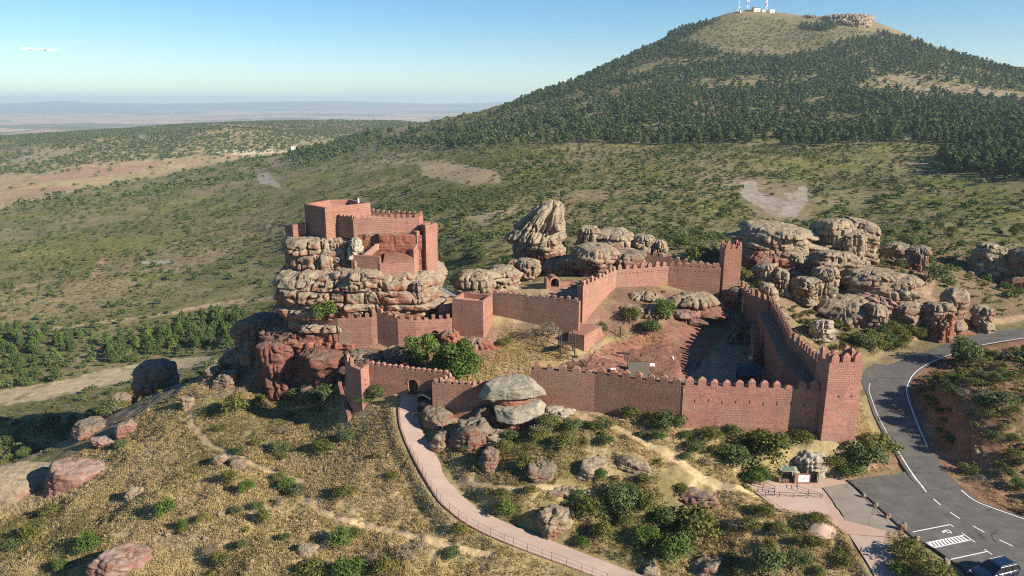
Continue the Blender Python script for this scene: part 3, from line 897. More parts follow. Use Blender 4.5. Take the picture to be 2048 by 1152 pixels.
# middle wall under the keep
I_ = [P(633, 637, z=10.7), P(650, 634, z=11.1), P(676, 637, z=11.1), P(742, 635, z=11.4), P(753, 625, z=12.2), P(795, 637, z=11.7), P(830, 641, z=11.4), P(904, 638, z=11.4)]
t = thing('curtain_wall', 'zigzag red wall below the keep rock with a small arched doorway', 'wall', I_[0], group=GW)
wb = curtain(t, 'wall_body', I_[:7], .8, M_light)
wb2 = curtain(t, 'door_wall', I_[6:], .8, M_light)
dz = float(zat(*P(869, 690, z=7.4)[:2]))
k_ = (869 - 830) / 74
dp = [I_[6][0] + (I_[7][0] - I_[6][0]) * k_, I_[6][1] + (I_[7][1] - I_[6][1]) * k_]
da = math.atan2(I_[7][1] - I_[6][1], I_[7][0] - I_[6][0])
cut(wb2, arch((dp[0] - t.location.x, dp[1] - t.location.y, 7.6 - t.location.z), da, 1.25, 2.0, 4).build('cutter', M_dark, t))
merlons(t, I_, 1.28, .58, .5, .72, M_light, 'flat')
# lower gate wall with its open corner turret
J = [P(689, 716, z=8.9), P(703, 733, z=8.8), P(721, 740, z=8.6), P(738, 729, z=8.9)]
J1 = [J[3], P(830, 741, z=8.7), P(897, 749, z=8.6)]
J2 = [P(864, 765, z=8.6), P(944, 771, z=8.6), P(980, 767, z=8.6)]
t = thing('curtain_wall', 'dark lower gate wall with an arched gateway at the head of the footpath', 'wall', J1[0], group=GW)
wb = curtain(t, 'wall_body', J1, .9, M_rough)
k_ = (825 - 738) / 92
gp_ = [J1[0][0] + (J1[1][0] - J1[0][0]) * k_, J1[0][1] + (J1[1][1] - J1[0][1]) * k_]
ga_ = math.atan2(J1[1][1] - J1[0][1], J1[1][0] - J1[0][0])
cut(wb, arch((gp_[0] - t.location.x, gp_[1] - t.location.y, 4.7 - t.location.z), ga_, 1.45, 2.6, 5).build('cutter', M_dark, t))
MB().box((gp_[0] - .55 * math.sin(ga_) - t.location.x, gp_[1] + .55 * math.cos(ga_) - t.location.y, 4.7 - t.location.z), (1.42, .12, 2.55), ga_).build('gate', M_wood, t)  # added dark panel, stands in for the shade inside the gateway
merlons(t, J1, .88, .5, .5, .5, M_light, 'round')
arch_ring = MB()
for k in range(11):
    a0, a1 = math.pi * k / 11, math.pi * (k + 1) / 11
    for_ = []
    for rr in (.74, 1.0):
        for aa in (a0, a1):
            for dd in (-.06, .3):
                x = rr * math.cos(aa); z = 4.7 + 2.6 - .725 + rr * math.sin(aa)
                for_.append((gp_[0] + x * math.cos(ga_) - dd * math.sin(ga_) - t.location.x, gp_[1] + x * math.sin(ga_) + dd * math.cos(ga_) - t.location.y, z - t.location.z))
    arch_ring.add(for_, [(0, 2, 3, 1), (4, 5, 7, 6), (0, 4, 6, 2), (1, 3, 7, 5), (0, 1, 5, 4), (2, 6, 7, 3)])
arch_ring.build('arch_ring', M_light, t)
t = thing('curtain_wall', 'projecting dark lower wall between footpath kiosk and two tier boulder', 'wall', J2[0], group=GW)
JJ = [J1[2], J2[0], J2[1], J2[2]]
JJ[0] = (JJ[0][0] + .3, JJ[0][1] - .4, JJ[0][2])
curtain(t, 'wall_body', JJ, .85, M_rough)
merlons(t, JJ, .9, .5, .5, .5, M_light, 'round')
t = thing('corner_turret', 'small broken open turret at the left end of the lower gate wall', 'turret', J[1], group=GW)
jj = [J[0], J[1], J[2], (J[3][0] - .03, J[3][1] - .05, J[3][2])]
curtain(t, 'turret_wall', jj, .7, M_light, rag=.35)
merlons(t, [(J[0][0], J[0][1], J[0][2]), (J[1][0], J[1][1], J[1][2])], 1.6, .8, .5, .9, M_light, 'flat')
for k in (.3, .6):
    slit(t, J[2], J[3], .5, 5.2 + 2.6 * k, .2, .2, .02, 'put_log_hole')
# low spur wall downhill
L = [G(674, 757), G(678, 785), G(686, 815), G(696, 846)]
t = thing('spur_wall', 'thin low red spur wall running downhill left of the turret', 'wall', L[0])
curtain(t, 'wall_body', [(p[0], p[1], p[2] + 1.1) for p in L], .55, M_fine)
# back wall of the upper ward
Rr = [P(1450, 537, Y=137), P(1380, 527, Y=138), P(1330, 516, Y=139.5), P(1275, 508, Y=141), P(1228, 499, Y=141)][::-1]
t = thing('curtain_wall', 'dark back wall of the upper ward seen beyond the bent sunlit wall', 'wall', Rr[0], group=GW)
curtain(t, 'wall_body', Rr, .9, M_rough, base=11)
merlons(t, Rr, 1.4, .72, .5, .85, M_light, 'round')

# ---------------------------------------------------------------- keep on its rock
t = thing('castle_keep', 'red stone keep of several blocks on top of the huge layered rock', 'castle', (-25, 122, 20), group=GW)
KT = [(-35.5, 124.5), (-30.8, 119.8), (-24.5, 126.0), (-29.0, 131.0), (-32.7, 130.2)]
poly_body(t, 'upper_block', KT, 21.5, 27.3, M_fine)
ring(t, 'upper_parapet', KT, 27.28, 28.3, .55, M_fine)
KTi = [(x * .88 - 30.4 * .12, y * .88 + 126.2 * .12) for x, y in KT]
poly_body(t, 'roof_floor', KTi, 27.25, 27.4, M_slab)
MB().bar((-26.6 + 25, 126.4 - 122, 8.2), (-26.6 + 25, 126.4 - 122, 9.0), .16).build('white_post', M_white, t)
f0, f1, f2, f3, fl = P(706, 439, Y=119.2), P(838, 432, Y=121.0), P(846, 431, Y=124.4), P(742, 424, Y=127.6), P(675, 435, Y=121.2)
ZT = 26.5
TP = [fl[:2], f0[:2], f1[:2], f2[:2], f3[:2], (-29.0, 123.6)]
poly_body(t, 'terrace_block', TP, 23.2, 25.7, M_light)
ring(t, 'terrace_parapet', TP, 25.68, ZT, .5, M_light)
merlons(t, [(*fl[:2], ZT), (*f0[:2], ZT), (*f1[:2], ZT), (*f2[:2], ZT), (*f3[:2], ZT)], .98, .5, .45, .55, M_light, 'flat')
TPi = [(x * .9 - 22 * .1, y * .9 + 122 * .1) for x, y in TP]
poly_body(t, 'terrace_floor', TPi, 25.65, 25.8, M_slab)
# right tower of the keep
m0, m1, m2 = P(842, 460, Y=120.6)[:2], P(851, 457, Y=118.9)[:2], P(873, 453, Y=121.6)[:2]
m3 = (m0[0] + m2[0] - m1[0], m0[1] + m2[1] - m1[1])
poly_body(t, 'side_tower', [m0, m1, m2, m3], 12.0, 25.0, M_fine, .01)
ring(t, 'side_tower_parapet', [m0, m1, m2, m3], 24.98, 25.5, .4, M_fine)
n0, n1 = P(827, 500, Y=118.2), P(844, 463, Y=120.0)
curtain(t, 'stepped_wall', [(n0[0], n0[1], 21.6), ((n0[0] * .6 + n1[0] * .4), (n0[1] * .6 + n1[1] * .4), 22.4)], .9, M_light, base=15)
curtain(t, 'return_wall', [((n0[0] * .6 + n1[0] * .4) + .02, (n0[1] * .6 + n1[1] * .4), 24.5), (n1[0] - .05, n1[1], 24.6)], .9, M_light, base=15)
# lower facade
k0, k1, k2, k3 = P(702, 511, Y=116.6), P(759, 513, Y=115.4), P(759, 528, Y=115.35), P(829, 531, Y=116.8)
curtain(t, 'left_facade', [(k0[0], k0[1], 21.0), (k1[0], k1[1], 21.0)], .6, M_fine, base=18.2)
curtain(t, 'right_facade', [(k2[0] + .03, k2[1] - .02, 19.9), (k3[0], k3[1], 19.7)], .6, M_fine, base=15.0)
for s_ in (.4, .58, .77):
    slit(t, k2, k3, s_, 18.2, .14, .75)
curtain(t, 'side_facade', [(k0[0] - .3, k0[1] + 4.5, 21.2), (k0[0] - .02, k0[1] + .62, 21.0)], .55, M_fine, base=18.2)
rv = [(k2[0] + .5, k2[1] + .5, 19.93), (k3[0] - .2, k3[1] + .5, 19.75), (n0[0] - .2, n0[1] + 1.6, 20.9), (k1[0] + .3, k1[1] + 3.4, 21.0)]
MB().prism(rel(t, [(x, y, z - 3) for x, y, z in rv]), rel(t, rv)).build('rubble_roof', masonry('rubble', ((.42, .21, .15), (.24, .12, .09), (.33, .2, .14)), (.16, .08, .06), .3, .22, .05, .12), t)
# outer left wall of the keep
curtain(t, 'left_wall', [(*P(570, 452, Y=124.5)[:2], 24.7), (*P(585, 450, Y=122.4)[:2], 25.0), (*P(610, 447, Y=123.2)[:2], 25.2)], .9, M_rough, base=17)
# door in the rock and its flight of steps
db = P(754, 486, Y=118.7)
arch((db[0] + 25, db[1] + .1 - 122, db[2] - 20), 0, .85, 1.5, .5).build('door', M_dark, t)  # solid black arch stands in for the doorway's dark recess
stp = MB()
for k in range(12):
    q = P(753 - 3.6 * k, 488 + 3.0 * k, Y=118.4 - .13 * k)
    stp.box((q[0] + 25, q[1] - 122, q[2] - 20 - 1.0), (.5, 1.2, 1.0))
stp.build('stairs', M_slab, t)
for a in (0, 1):
    pa, pb = P(753, 482, Y=118.5 - a), P(712, 516, Y=116.6 - a * .1)
    MB().bar(rel(t, [pa])[0], rel(t, [pb])[0], .05).build('handrail', M_iron, t)

# ================================================================ ROAD, PATH, FORECOURT
def strip(name, L_, R_, mat, dz, kind='structure', label=None, cat=None, parent=None):
    v = np.concatenate([np.c_[L_[:, :2], L_[:, 2] + dz], np.c_[R_[:, :2], R_[:, 2] + dz]])
    n = len(L_)
    i = np.arange(n - 1)
    q = np.stack([i, n + i, n + i + 1, i + 1], 1)
    me = mesh_np(name, v, [q], mat, True)
    return link(name, me, parent, label, cat, None, kind)
def asphalt(name, c, patch, cracks=1.0):
    n = NT(name)
    pos = n.n('NewGeometry').outputs['Position']
    f = n.noise(pos, 30, 3, .7)
    g_ = n.noise(pos, .55, 5, .65)
    h = n.noise(n.vmath('MULTIPLY', pos, (.25, .9, 1)), .7, 3)
    c_ = n.mix(n.ramp(g_, [(.35, 0), (.7, 1)]), c, patch)
    c_ = n.mix(n.ramp(h, [(.45, 0), (.75, .5)]), c_, tuple(x * .65 for x in c))
    vo = n.n('TexVoronoi', feature='DISTANCE_TO_EDGE')
    wv = n.vmath('SCALE', n.noise(pos, .9, 4, out='Color')); wv.node.inputs['Scale'].default_value = 1.6
    n.L(n.vmath('ADD', pos, wv), vo.inputs['Vector']); vo.inputs['Scale'].default_value = .16
    crk = n.math('MULTIPLY', n.ramp(vo.outputs['Distance'], [(.004, 1), (.010, 0)]), n.ramp(n.noise(pos, .12, 3), [(.48, 0), (.58, .8 * cracks)]))
    c_ = n.mix(n.ramp(f, [(.3, 0), (.8, .5)]), c_, tuple(x * 1.7 for x in c))
    n.color(n.mix(crk, c_, tuple(x * .3 for x in c)))
    n.b.inputs['Roughness'].default_value = .85
    n.bump(f, .01, .6)
    return n.m
M_asph = asphalt('asphalt', (.088, .085, .082), (.15, .142, .132))
M_oldasph = asphalt('worn_asphalt', (.20, .18, .155), (.27, .23, .19))
M_paint = plain('white_road_paint', (.72, .72, .70), .6, var=.1, scale=8)
M_path = asphalt('pink_concrete_path', (.31, .235, .20), (.37, .28, .24), 0)
M_pave = asphalt('pink_paving', (.39, .29, .25), (.43, .325, .28), 0)
M_gravel = asphalt('gravel', (.40, .28, .22), (.33, .23, .18), 0)
dv = (road_r - road_l); dv = dv / np.linalg.norm(dv[:, :2], axis=1)[:, None]; dv[:, 2] = 0
strip('road', road_l - dv * .55, road_r + dv * .45, M_asph, 0)
# wide shoulder of the bend and the parking strip
def flat(name, pix, mat, z, kind='structure', rz=0.0):
    vv = [P(a, b, z=rz) for a, b in pix]
    bm = bmesh.new()
    bm.faces.new([bm.verts.new((x, y, z + rz)) for x, y, _ in vv])
    bmesh.ops.triangulate(bm, faces=bm.faces[:])
    for f_ in bm.faces:
        if f_.normal.z < 0:
            f_.normal_flip()
    me = bpy.data.meshes.new(name)
    bm.to_mesh(me)
    me.materials.append(mat)
    return link(name, me, kind=kind)
flat('parking_strip', [(1696, 961), (1720, 956), (1800, 947), (1822, 939), (1850, 968), (1900, 1016), (1955, 1052), (2025, 1088), (2200, 1165), (2350, 1300), (2010, 1250), (1925, 1137), (1870, 1098), (1826, 1075), (1790, 1044)], M_asph, .004)
sh = [P(a, b, z=c) for a, b, c in [(1733, 790, .62), (1722, 760, .85), (1722, 735, .98), (1735, 715, 1.1), (1765, 705, 1.25), (1800, 698, 1.5), (1838, 690, 1.75)]]
shr = [P(a, b, z=c) for a, b, c in [(1742, 790, .66), (1740, 768, .8), (1748, 752, .9), (1764, 733, 1.08), (1789, 718, 1.27), (1815, 707, 1.52), (1842, 696, 1.77)]]
strip('road_shoulder', resamp(sh, 20), resamp(shr, 20), M_asph, -.006)
flat('old_asphalt', [(1645, 975), (1700, 965), (1694, 962), (1790, 1045), (1826, 1076), (1800, 1068), (1760, 1058), (1690, 1040), (1680, 1024), (1668, 1008)], M_oldasph, .002)
flat('gravel_yard', [(1490, 968), (1560, 955), (1692, 958), (1760, 1025), (1830, 1085), (1800, 1075), (1690, 1068), (1650, 1035), (1560, 1022)], M_gravel, -.012)
flat('paved_forecourt', [(1497, 970), (1523, 969), (1550, 965.5), (1590, 972.5), (1640, 977), (1660, 1028), (1622, 1025), (1568, 1018), (1532, 994)], M_pave, .006)
strip('footpath', path_l, path_r, M_path, .0)
strip('gravel_path', spur_l, spur_r, M_path, -.004)
kb = MB()
for a, b in zip(path_l[:-1], path_l[1:]):
    dx, dy = b[0] - a[0], b[1] - a[1]; l_ = math.hypot(dx, dy); nx, ny = -dy / l_ * .12, dx / l_ * .12
    if nx * (path_r[0][0] - a[0]) + ny * (path_r[0][1] - a[1]) > 0: pass
    kb.prism([(a[0] - .12, a[1], a[2] - .9), (b[0] - .12, b[1], b[2] - .9), (b[0] + .1, b[1] + .02, b[2] - .9), (a[0] + .1, a[1] + .02, a[2] - .9)],
             [(a[0] - .12, a[1], a[2] + .06), (b[0] - .12, b[1], b[2] + .06), (b[0] + .1, b[1] + .02, b[2] + .06), (a[0] + .1, a[1] + .02, a[2] + .06)])
kb.build('path_kerb', M_rough, kind='structure')
# painted markings
def band(c, w, dz, name, n=None):
    c = np.asarray(c)
    d = np.gradient(c[:, :2], axis=0)
    d /= np.linalg.norm(d, axis=1)[:, None] + 1e-9
    nn = np.stack([-d[:, 1], d[:, 0]], 1) * w / 2
    return np.c_[c[:, :2] + nn, c[:, 2] + dz], np.c_[c[:, :2] - nn, c[:, 2] + dz]
def paint_line(c, w, name='road_line', dz=.010):
    a, b = band(c, w, dz, name)
    strip(name, a, b, M_paint, 0)
def along(c, py0, py1):
    return c[(c[:, 3] >= py0) & (c[:, 3] <= py1)]
def withpx(c):
    x, y = proj(c)
    return np.c_[c, x, y]
rl, rr_ = withpx(road_l), withpx(road_r)
i0 = np.argmin(abs(rl[:, 3] - 1849)); i1 = np.argmin(np.hypot(rl[:, 3] - 1744, rl[:, 4] - 757)); i2 = np.argmin(abs(rl[:, 4] - 903) + 1e3 * (rl[:, 3] < 1700))
paint_line(rl[:i0 + 1, :3], .16)
paint_line(rl[i1:i2, :3], .16)
def dashes(c, on, off, w):
    d = np.concatenate(([0], np.cumsum(np.hypot(*np.diff(c[:, :2], axis=0).T))))
    s = .6
    while s + on < d[-1]:
        t_ = np.linspace(s, s + on, 4)
        paint_line(np.stack([np.interp(t_, d, c[:, k]) for k in range(3)], 1), w, 'road_dash')
        s += on + off
dashes(rl[i0:i1, :3], .9, .9, .18)
c2 = np.array([P(a, b, z=0) for a, b in [(1822, 945), (1829, 956), (1842, 971), (1853, 985), (1870, 1001), (1892, 1019), (1917, 1036), (1948, 1053), (1982, 1072), (2021, 1090), (2100, 1128)]]); c2[:, 2] = np.linspace(.16, 0, len(c2)) * np.linspace(1, 0, len(c2))
c2[:, 2] = np.array([segdist(road_l, np.array([p[0]]), np.array([p[1]]))[1][0] for p in c2])
dashes(resamp(c2, 60), 1.35, 1.55, .15)
j1 = np.argmin(np.hypot(rr_[:, 3] - 1857, rr_[:, 4] - 900)); j2 = np.argmin(np.hypot(rr_[:, 3] - 1920, rr_[:, 4] - 978))
paint_line(rr_[:j1, :3], .15)
paint_line(rr_[j2:, :3], .15)
def pl(pix, w=.13, name='parking_line', z=.008):
    paint_line(np.array([P(a, b, z=0) for a, b in pix]), w, name, z)
pl([(1825.5, 1064), (1901, 1049)]); pl([(1899.5, 1048.3), (1907, 1053.5)])
pl([(1856, 1085), (1927, 1070.5)]); pl([(1866, 1096), (1943, 1079.5)]); pl([(1924, 1066), (1950, 1084.5)])
pl([(1853, 1084), (1866.5, 1096.5)])
for k in range(11):
    a = k / 10.6 * .93 + .05
    pl([(1856 + 70 * a, 1085.3 - 14.3 * a), (1866 - 3.5 + 77 * a, 1095.5 - 16.2 * a)], .26, 'hatch_bar', .012)
pl([(1896, 1120), (1974, 1103)]); pl([(1969, 1098.5), (1984, 1109)])
pl([(1929, 1146), (1950, 1141)])
# wheelchair symbol on the bay
pl([(1884, 1064), (1888, 1062), (1892, 1060), (1897, 1060), (1901, 1063), (1902, 1066.5)], .14, 'wheelchair_symbol')
pl([(1889, 1063.5), (1893, 1063), (1896, 1065.5), (1898.5, 1065)], .14, 'wheelchair_symbol', .0095)
pl([(1887, 1066.5), (1888, 1064)], .13, 'wheelchair_symbol', .0105)

# ================================================================ ROCKS
def rockmat(name, grey, red, lichen=.5, flip=0.0, streak=.5):
    n = NT(name)
    g = n.n('NewGeometry')
    pos, nor = g.outputs['Position'], g.outputs['Normal']
    sn = n.n('SeparateXYZ'); n.L(nor, sn.inputs[0])
    big = n.noise(pos, .28, 5, .6)
    med = n.noise(pos, 1.3, 5, .7)
    fine = n.noise(pos, 5.5, 5, .75)
    strat = n.noise(n.vmath('MULTIPLY', pos, (.22, .22, 2.6)), 1.0, 4, .6)
    up = n.math('ADD', n.math('MULTIPLY', sn.outputs[2], .42), n.math('MULTIPLY', n.math('SUBTRACT', big, .5), 1.5))
    up = n.math('ADD', up, n.math('MULTIPLY', n.math('SUBTRACT', med, .5), .8))
    k = n.ramp(n.math('ADD', up, lichen), [(.30, 0), (.66, 1)])
    gr = n.mix(n.ramp(med, [(.3, 0), (.7, 1)]), tuple(c * .72 for c in grey), tuple(min(1, c * 1.22) for c in grey))
    gr = n.mix(n.ramp(fine, [(.52, 0), (.72, .6)]), gr, tuple(c * .42 for c in grey))
    rd = n.mix(n.ramp(strat, [(.35, 0), (.65, 1)]), tuple(c * .72 for c in red), tuple(c * 1.18 for c in red))
    rd = n.mix(n.ramp(fine, [(.5, 0), (.75, .5)]), rd, tuple(c * .5 for c in red))
    n.color(n.mix(k, rd, gr))
    h = n.math('ADD', n.math('MULTIPLY', fine, .5), n.math('ADD', med, n.math('MULTIPLY', strat, streak)))
    n.bump(h, .34, 1.0)
    return n.m
GREYC, TANC, REDC, PURP = (.26, .22, .165), (.295, .24, .17), (.29, .115, .078), (.26, .135, .105)
MR_keep = rockmat('keep_sandstone', (.30, .245, .18), (.29, .125, .085), .46)
MR_keepred = rockmat('red_sandstone', (.27, .19, .14), REDC, .14)
MR_cliff = rockmat('shade_darkened_cliff_rock', (.17, .125, .10), (.19, .082, .066), .14)  # red cliff rock, darkened: the cliff's shade is put into the colour
MR_slabrock = rockmat('pale_grey_slab_rock', (.31, .285, .225), (.30, .12, .08), .72)
MR_bed = rockmat('red_bedrock', (.25, .13, .095), (.27, .115, .085), .3)
MR_tan = rockmat('tan_sandstone', TANC, (.27, .13, .09), .64)
MR_mix = rockmat('mixed_sandstone', (.28, .225, .16), (.27, .135, .095), .50)
MR_grey = rockmat('grey_lichen_rock', (.37, .34, .275), (.32, .12, .08), .76)
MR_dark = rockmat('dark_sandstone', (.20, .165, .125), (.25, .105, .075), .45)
MR_purple = rockmat('purple_sandstone', (.30, .22, .185), PURP, .22)
GRK = 'sandstone rocks round the castle'
def loopfaces(nz, nt, off=0):
    i = np.arange(nt)
    F_ = []
    for k in range(nz - 1):
        a = off + k * nt
        F_.append(np.stack([a + i, a + (i + 1) % nt, a + nt + (i + 1) % nt, a + nt + i], 1))
    return np.concatenate(F_)
def strata_rock(name, label, cx, cy, z0, z1, rx, ry, mat, rot=0.0, layers=None, joint=2.2, indent=.55, jind=.5, amp=.5, prof=None, n=3.0,
                dome=.8, lean=(0, 0), seed=1, poly=0, shift=.10, pmix=0, flutes=0, res=.17, group=GRK, cat='rock', tilt=(0, 0)):
    """layered sandstone: bulging beds split by upright joints"""
    rg = np.random.default_rng(seed)
    per = 2 * math.pi * math.sqrt((rx * rx + ry * ry) / 2)
    nt = int(min(620, max(60, per / res)))
    hh = z1 - z0
    nz = int(min(160, max(16, hh / res)))
    th = np.linspace(0, 2 * math.pi, nt, endpoint=False)[None, :]
    t = np.linspace(0, 1, nz)[:, None]
    if layers is None:
        layers = rg.uniform(.6, 1.6, max(2, int(hh / 1.7)))
    lb = np.concatenate(([0], np.cumsum(layers))); lb /= lb[-1]
    x0, y0 = np.cos(th), np.sin(th)
    rad = 1.0 / ((np.abs(x0) / rx) ** n + (np.abs(y0) / ry) ** n) ** (1 / n)
    wob = (fbm3(x0 * 1.7 + seed, y0 * 1.7, np.zeros_like(x0), 3, seed) - .5)
    tw = np.clip(t + wob * .9 * (1.2 / hh) + (fbm3(x0 * 5, y0 * 5, t * 3 + seed, 2, seed + 3) - .5) * (.5 / hh), 0, .9999)
    k = np.clip(np.searchsorted(lb, tw.ravel(), 'right').reshape(tw.shape) - 1, 0, len(layers) - 1)
    w = (tw - lb[k]) / (lb[k + 1] - lb[k])
    pil = (1 - np.abs(2 * w - 1) ** 8)
    rfull = rad
    if poly:   # every bed is its own worn polygon
        ph = np.linspace(0, 2 * math.pi, 721)
        rows = []
        base = rg.uniform(0, 6.28)
        for L_ in range(len(layers)):
            m_ = rg.integers(max(4, poly - 1), poly + 2)
            an = base + rg.normal() * .25 + (np.arange(m_) + rg.uniform(-.28, .28, m_)) * 2 * math.pi / m_
            of = rg.uniform(.78, 1.0, m_)
            q_ = np.clip(np.cos(ph[:, None] - an[None]) / of[None], 0, None)
            rho = (q_ ** 26).sum(1) ** (-1 / 26)
            rho = np.minimum(rho * 1.10, 1.34)
            X_ = rx * (rho * np.cos(ph) + rg.uniform(-shift, shift)); Y_ = ry * (rho * np.sin(ph) + rg.uniform(-shift, shift))
            tt_ = np.unwrap(np.arctan2(Y_, X_))
            rows.append(np.interp(th[0], np.mod(tt_, 2 * math.pi)[np.argsort(np.mod(tt_, 2 * math.pi))], np.hypot(X_, Y_)[np.argsort(np.mod(tt_, 2 * math.pi))], period=2 * math.pi))
        rows = np.array(rows)
        if pmix:
            el = 1 / np.sqrt((x0[0] / rx) ** 2 + (y0[0] / ry) ** 2)
            vv = rows / el[None]
            rows = rad * (1 + pmix * (vv / vv.mean(1, keepdims=True) - 1))
        rfull = rows[k, np.arange(nt)[None, :]]
    lo = rg.uniform(-.35, .35, len(layers))[k]
    r = rfull * (np.interp(t, np.linspace(0, 1, len(prof)), prof) if prof is not None else 1.0)
    r = r + lo * amp * 1.6 - indent * (1 - pil)
    # joints
    jd = np.full(tw.shape, 9.0); blk = np.zeros(tw.shape)
    for L_ in range(len(layers)):
        m_ = max(3, int(per / joint * rg.uniform(.7, 1.2)))
        ja = np.sort(rg.uniform(0, 2 * math.pi, m_))
        bo = rg.uniform(-1, 1, m_ + 1)
        dist = np.min(np.abs((th - ja[:, None] + math.pi) % (2 * math.pi) - math.pi), axis=0) * rad[0]
        bl = bo[np.searchsorted(ja, th[0]) % m_]
        sel = k == L_
        jd = np.where(sel, dist[None, :], jd)
        blk = np.where(sel, bl[None, :], blk)
    r = r - jind * np.exp(-(jd / .2) ** 2) + blk * amp * .55
    zz = z0 + t * hh + 0 * th
    if flutes:
        fl = fbm3(x0 * 3.4 + seed, y0 * 3.4, t * .5 + 0 * x0, 3, seed + 40)
        r = r - flutes * 2.2 * sstep(.09, 0, np.abs(fl - .5)) * sstep(.2, .6, t)
    x, y = r * np.cos(th), r * np.sin(th)
    q = fbm3((x + cx) * .9, (y + cy) * .9, zz * 1.1, 4, seed + 7) - .5
    cr_ = np.abs(fbm3((x + cx) * .42, (y + cy) * .42, zz * .3, 2, seed + 17) - .5)
    r = r - amp * 1.5 * sstep(.03, 0, cr_)
    r = r + q * amp * 1.7 + (fbm3((x + cx) * .3, (y + cy) * .3, zz * .3, 2, seed + 5) - .5) * amp * 2.5
    r = np.maximum(r, .15)
    # top rings
    rings = 22
    rt = r[-1:]
    kern = np.hanning(max(5, nt // 9)); kern /= kern.sum()
    rs = np.convolve(np.concatenate([rt[0]] * 3), kern, 'same')[nt:2 * nt][None]
    rsm = np.full_like(rt, rt.mean()) * .0 + rs
    tops_r = [(rt * max(0, 1 - 2.6 * a) + rsm * min(1, 2.6 * a)) * math.cos(a) for a in np.linspace(0, math.pi / 2, rings + 1)[1:]]
    tops_z = [z1 + dome * math.sin(a) + 0 * rt for a in np.linspace(0, math.pi / 2, rings + 1)[1:]]
    rr = np.concatenate([r] + tops_r); zz = np.concatenate([zz] + tops_z)
    x, y = rr * np.cos(th), rr * np.sin(th)
    tt = (zz - z0) / hh
    zz = zz + ((fbm3(x * .7 + cx, y * .7, zz * 0 + 3, 4, seed + 13) - .5) * amp * 2.2 - amp * .9 * sstep(.05, .0, np.abs(fbm3(x * .45 + cx, y * .45, zz * 0 + 9, 2, seed + 14) - .5))) * sstep(.92, 1.04, tt)
    x = x + lean[0] * tt; y = y + lean[1] * tt
    zz = zz + tilt[0] * x + tilt[1] * y
    ca, sa = math.cos(rot), math.sin(rot)
    V = np.stack([x * ca - y * sa, x * sa + y * ca, zz - z0], -1).reshape(-1, 3)
    me = mesh_np(name, V, [loopfaces(len(rr), nt)], mat, True)
    return link(name, me, None, label, cat, group, None, (cx, cy, z0))
_ico = {}
def ico(s):
    if s not in _ico:
        bm = bmesh.new()
        bmesh.ops.create_icosphere(bm, subdivisions=s, radius=1)
        _ico[s] = (np.array([v.co[:] for v in bm.verts]), np.array([[v.index for v in f.verts] for f in bm.faces]))
        bm.free()
    return _ico[s]
def boulder_geo(rx, ry, rz, seed, n=2.6, amp=.16, beds=.12, cracks=.0, sub=5, bedh=None, bev=7):
    """block of rock: bounded by bedding planes and joints with worn edges, then weathered"""
    rg = np.random.default_rng(seed * 7 + 3)
    v, f = ico(sub)
    d = v / np.linalg.norm(v, axis=1)[:, None]
    N, O = [], []
    tl = rg.uniform(-.16, .16, 2)
    N.append((tl[0], tl[1], 1)); O.append(.92)
    N.append((0, 0, -1)); O.append(.95)
    m = rg.integers(5, 8)
    a0 = rg.uniform(0, 6.28)
    for i in range(m):
        a = a0 + (i + rg.uniform(-.3, .3)) * 2 * math.pi / m
        N.append((math.cos(a), math.sin(a), rg.uniform(-.15, .3))); O.append(rg.uniform(.84, 1.0))
    for i in range(bev):
        a = rg.uniform(0, 6.28); e = rg.uniform(.15, 1.0)
        N.append((math.cos(a), math.sin(a), e)); O.append(rg.uniform(.9, 1.06))
    N = np.array(N); N /= np.linalg.norm(N, axis=1)[:, None]
    q = np.clip(d @ N.T / np.array(O)[None], 0, None)
    pw = 7 + n * 3
    k = ((q ** pw).sum(1)) ** (-1 / pw)
    p = d * k[:, None] * np.array([rx, ry, rz])
    R0 = min((rx * ry * rz) ** (1 / 3), 3.5)
    w3 = lambda sc_, o, sd: fbm3(p[:, 0] * sc_ + seed * 3.1, p[:, 1] * sc_, p[:, 2] * sc_ * 1.5, o, sd) - .5
    s = 1.1 / R0
    nrm = p / np.array([rx, ry, rz]) ** 1.4
    nrm /= np.linalg.norm(nrm, axis=1)[:, None]
    disp = amp * R0 * (2.0 * w3(s * .8, 2, seed) + 1.1 * w3(s * 2.6, 3, seed + 3))
    rdg = 1 - np.abs(2 * (w3(s * 2.0, 3, seed + 21)) * 2.2)
    disp -= amp * R0 * .55 * sstep(.86, 1.0, rdg)
    disp += .16 * 2 * w3(2.2, 3, seed + 31)
    if beds:
        bh = bedh or max(.42, rz * .36)
        zz = p[:, 2] + bh * .9 * (fbm3(p[:, 0] * .22, p[:, 1] * .22, p[:, 2] * 0, 2, seed) - .5) * 2
        edges = np.cumsum(rg.uniform(.45, 1.5, 24)) * bh - rz * 1.6
        li = np.searchsorted(edges, zz)
        lo = np.where(li > 0, edges[np.clip(li - 1, 0, 23)], -9)
        hi = edges[np.clip(li, 0, 23)]
        dd = np.minimum(zz - lo, hi - zz)
        side = sstep(.85, .35, np.abs(nrm[:, 2]))
        off = (rg.uniform(-1, 1, 26)[li] + 1.6 * (fbm3(p[:, 0] * .4, p[:, 1] * .4, li * 7.7, 2, seed + 4) - .5)) * beds * R0 * .55
        disp += side * off * 1.5 - side * beds * R0 * 1.1 * np.exp(-(dd / .13) ** 2) * sstep(.35, .55, fbm3(p[:, 0] * .5, p[:, 1] * .5, li * 3.1, 2, seed + 5))
    if cracks:
        c = np.abs(fbm3(p[:, 0] * .5 + seed, p[:, 1] * .5, p[:, 2] * .16, 2, seed + 8) - .5)
        disp -= cracks * R0 * 2.0 * sstep(.05, .0, c)
    return p + nrm * disp[:, None], f
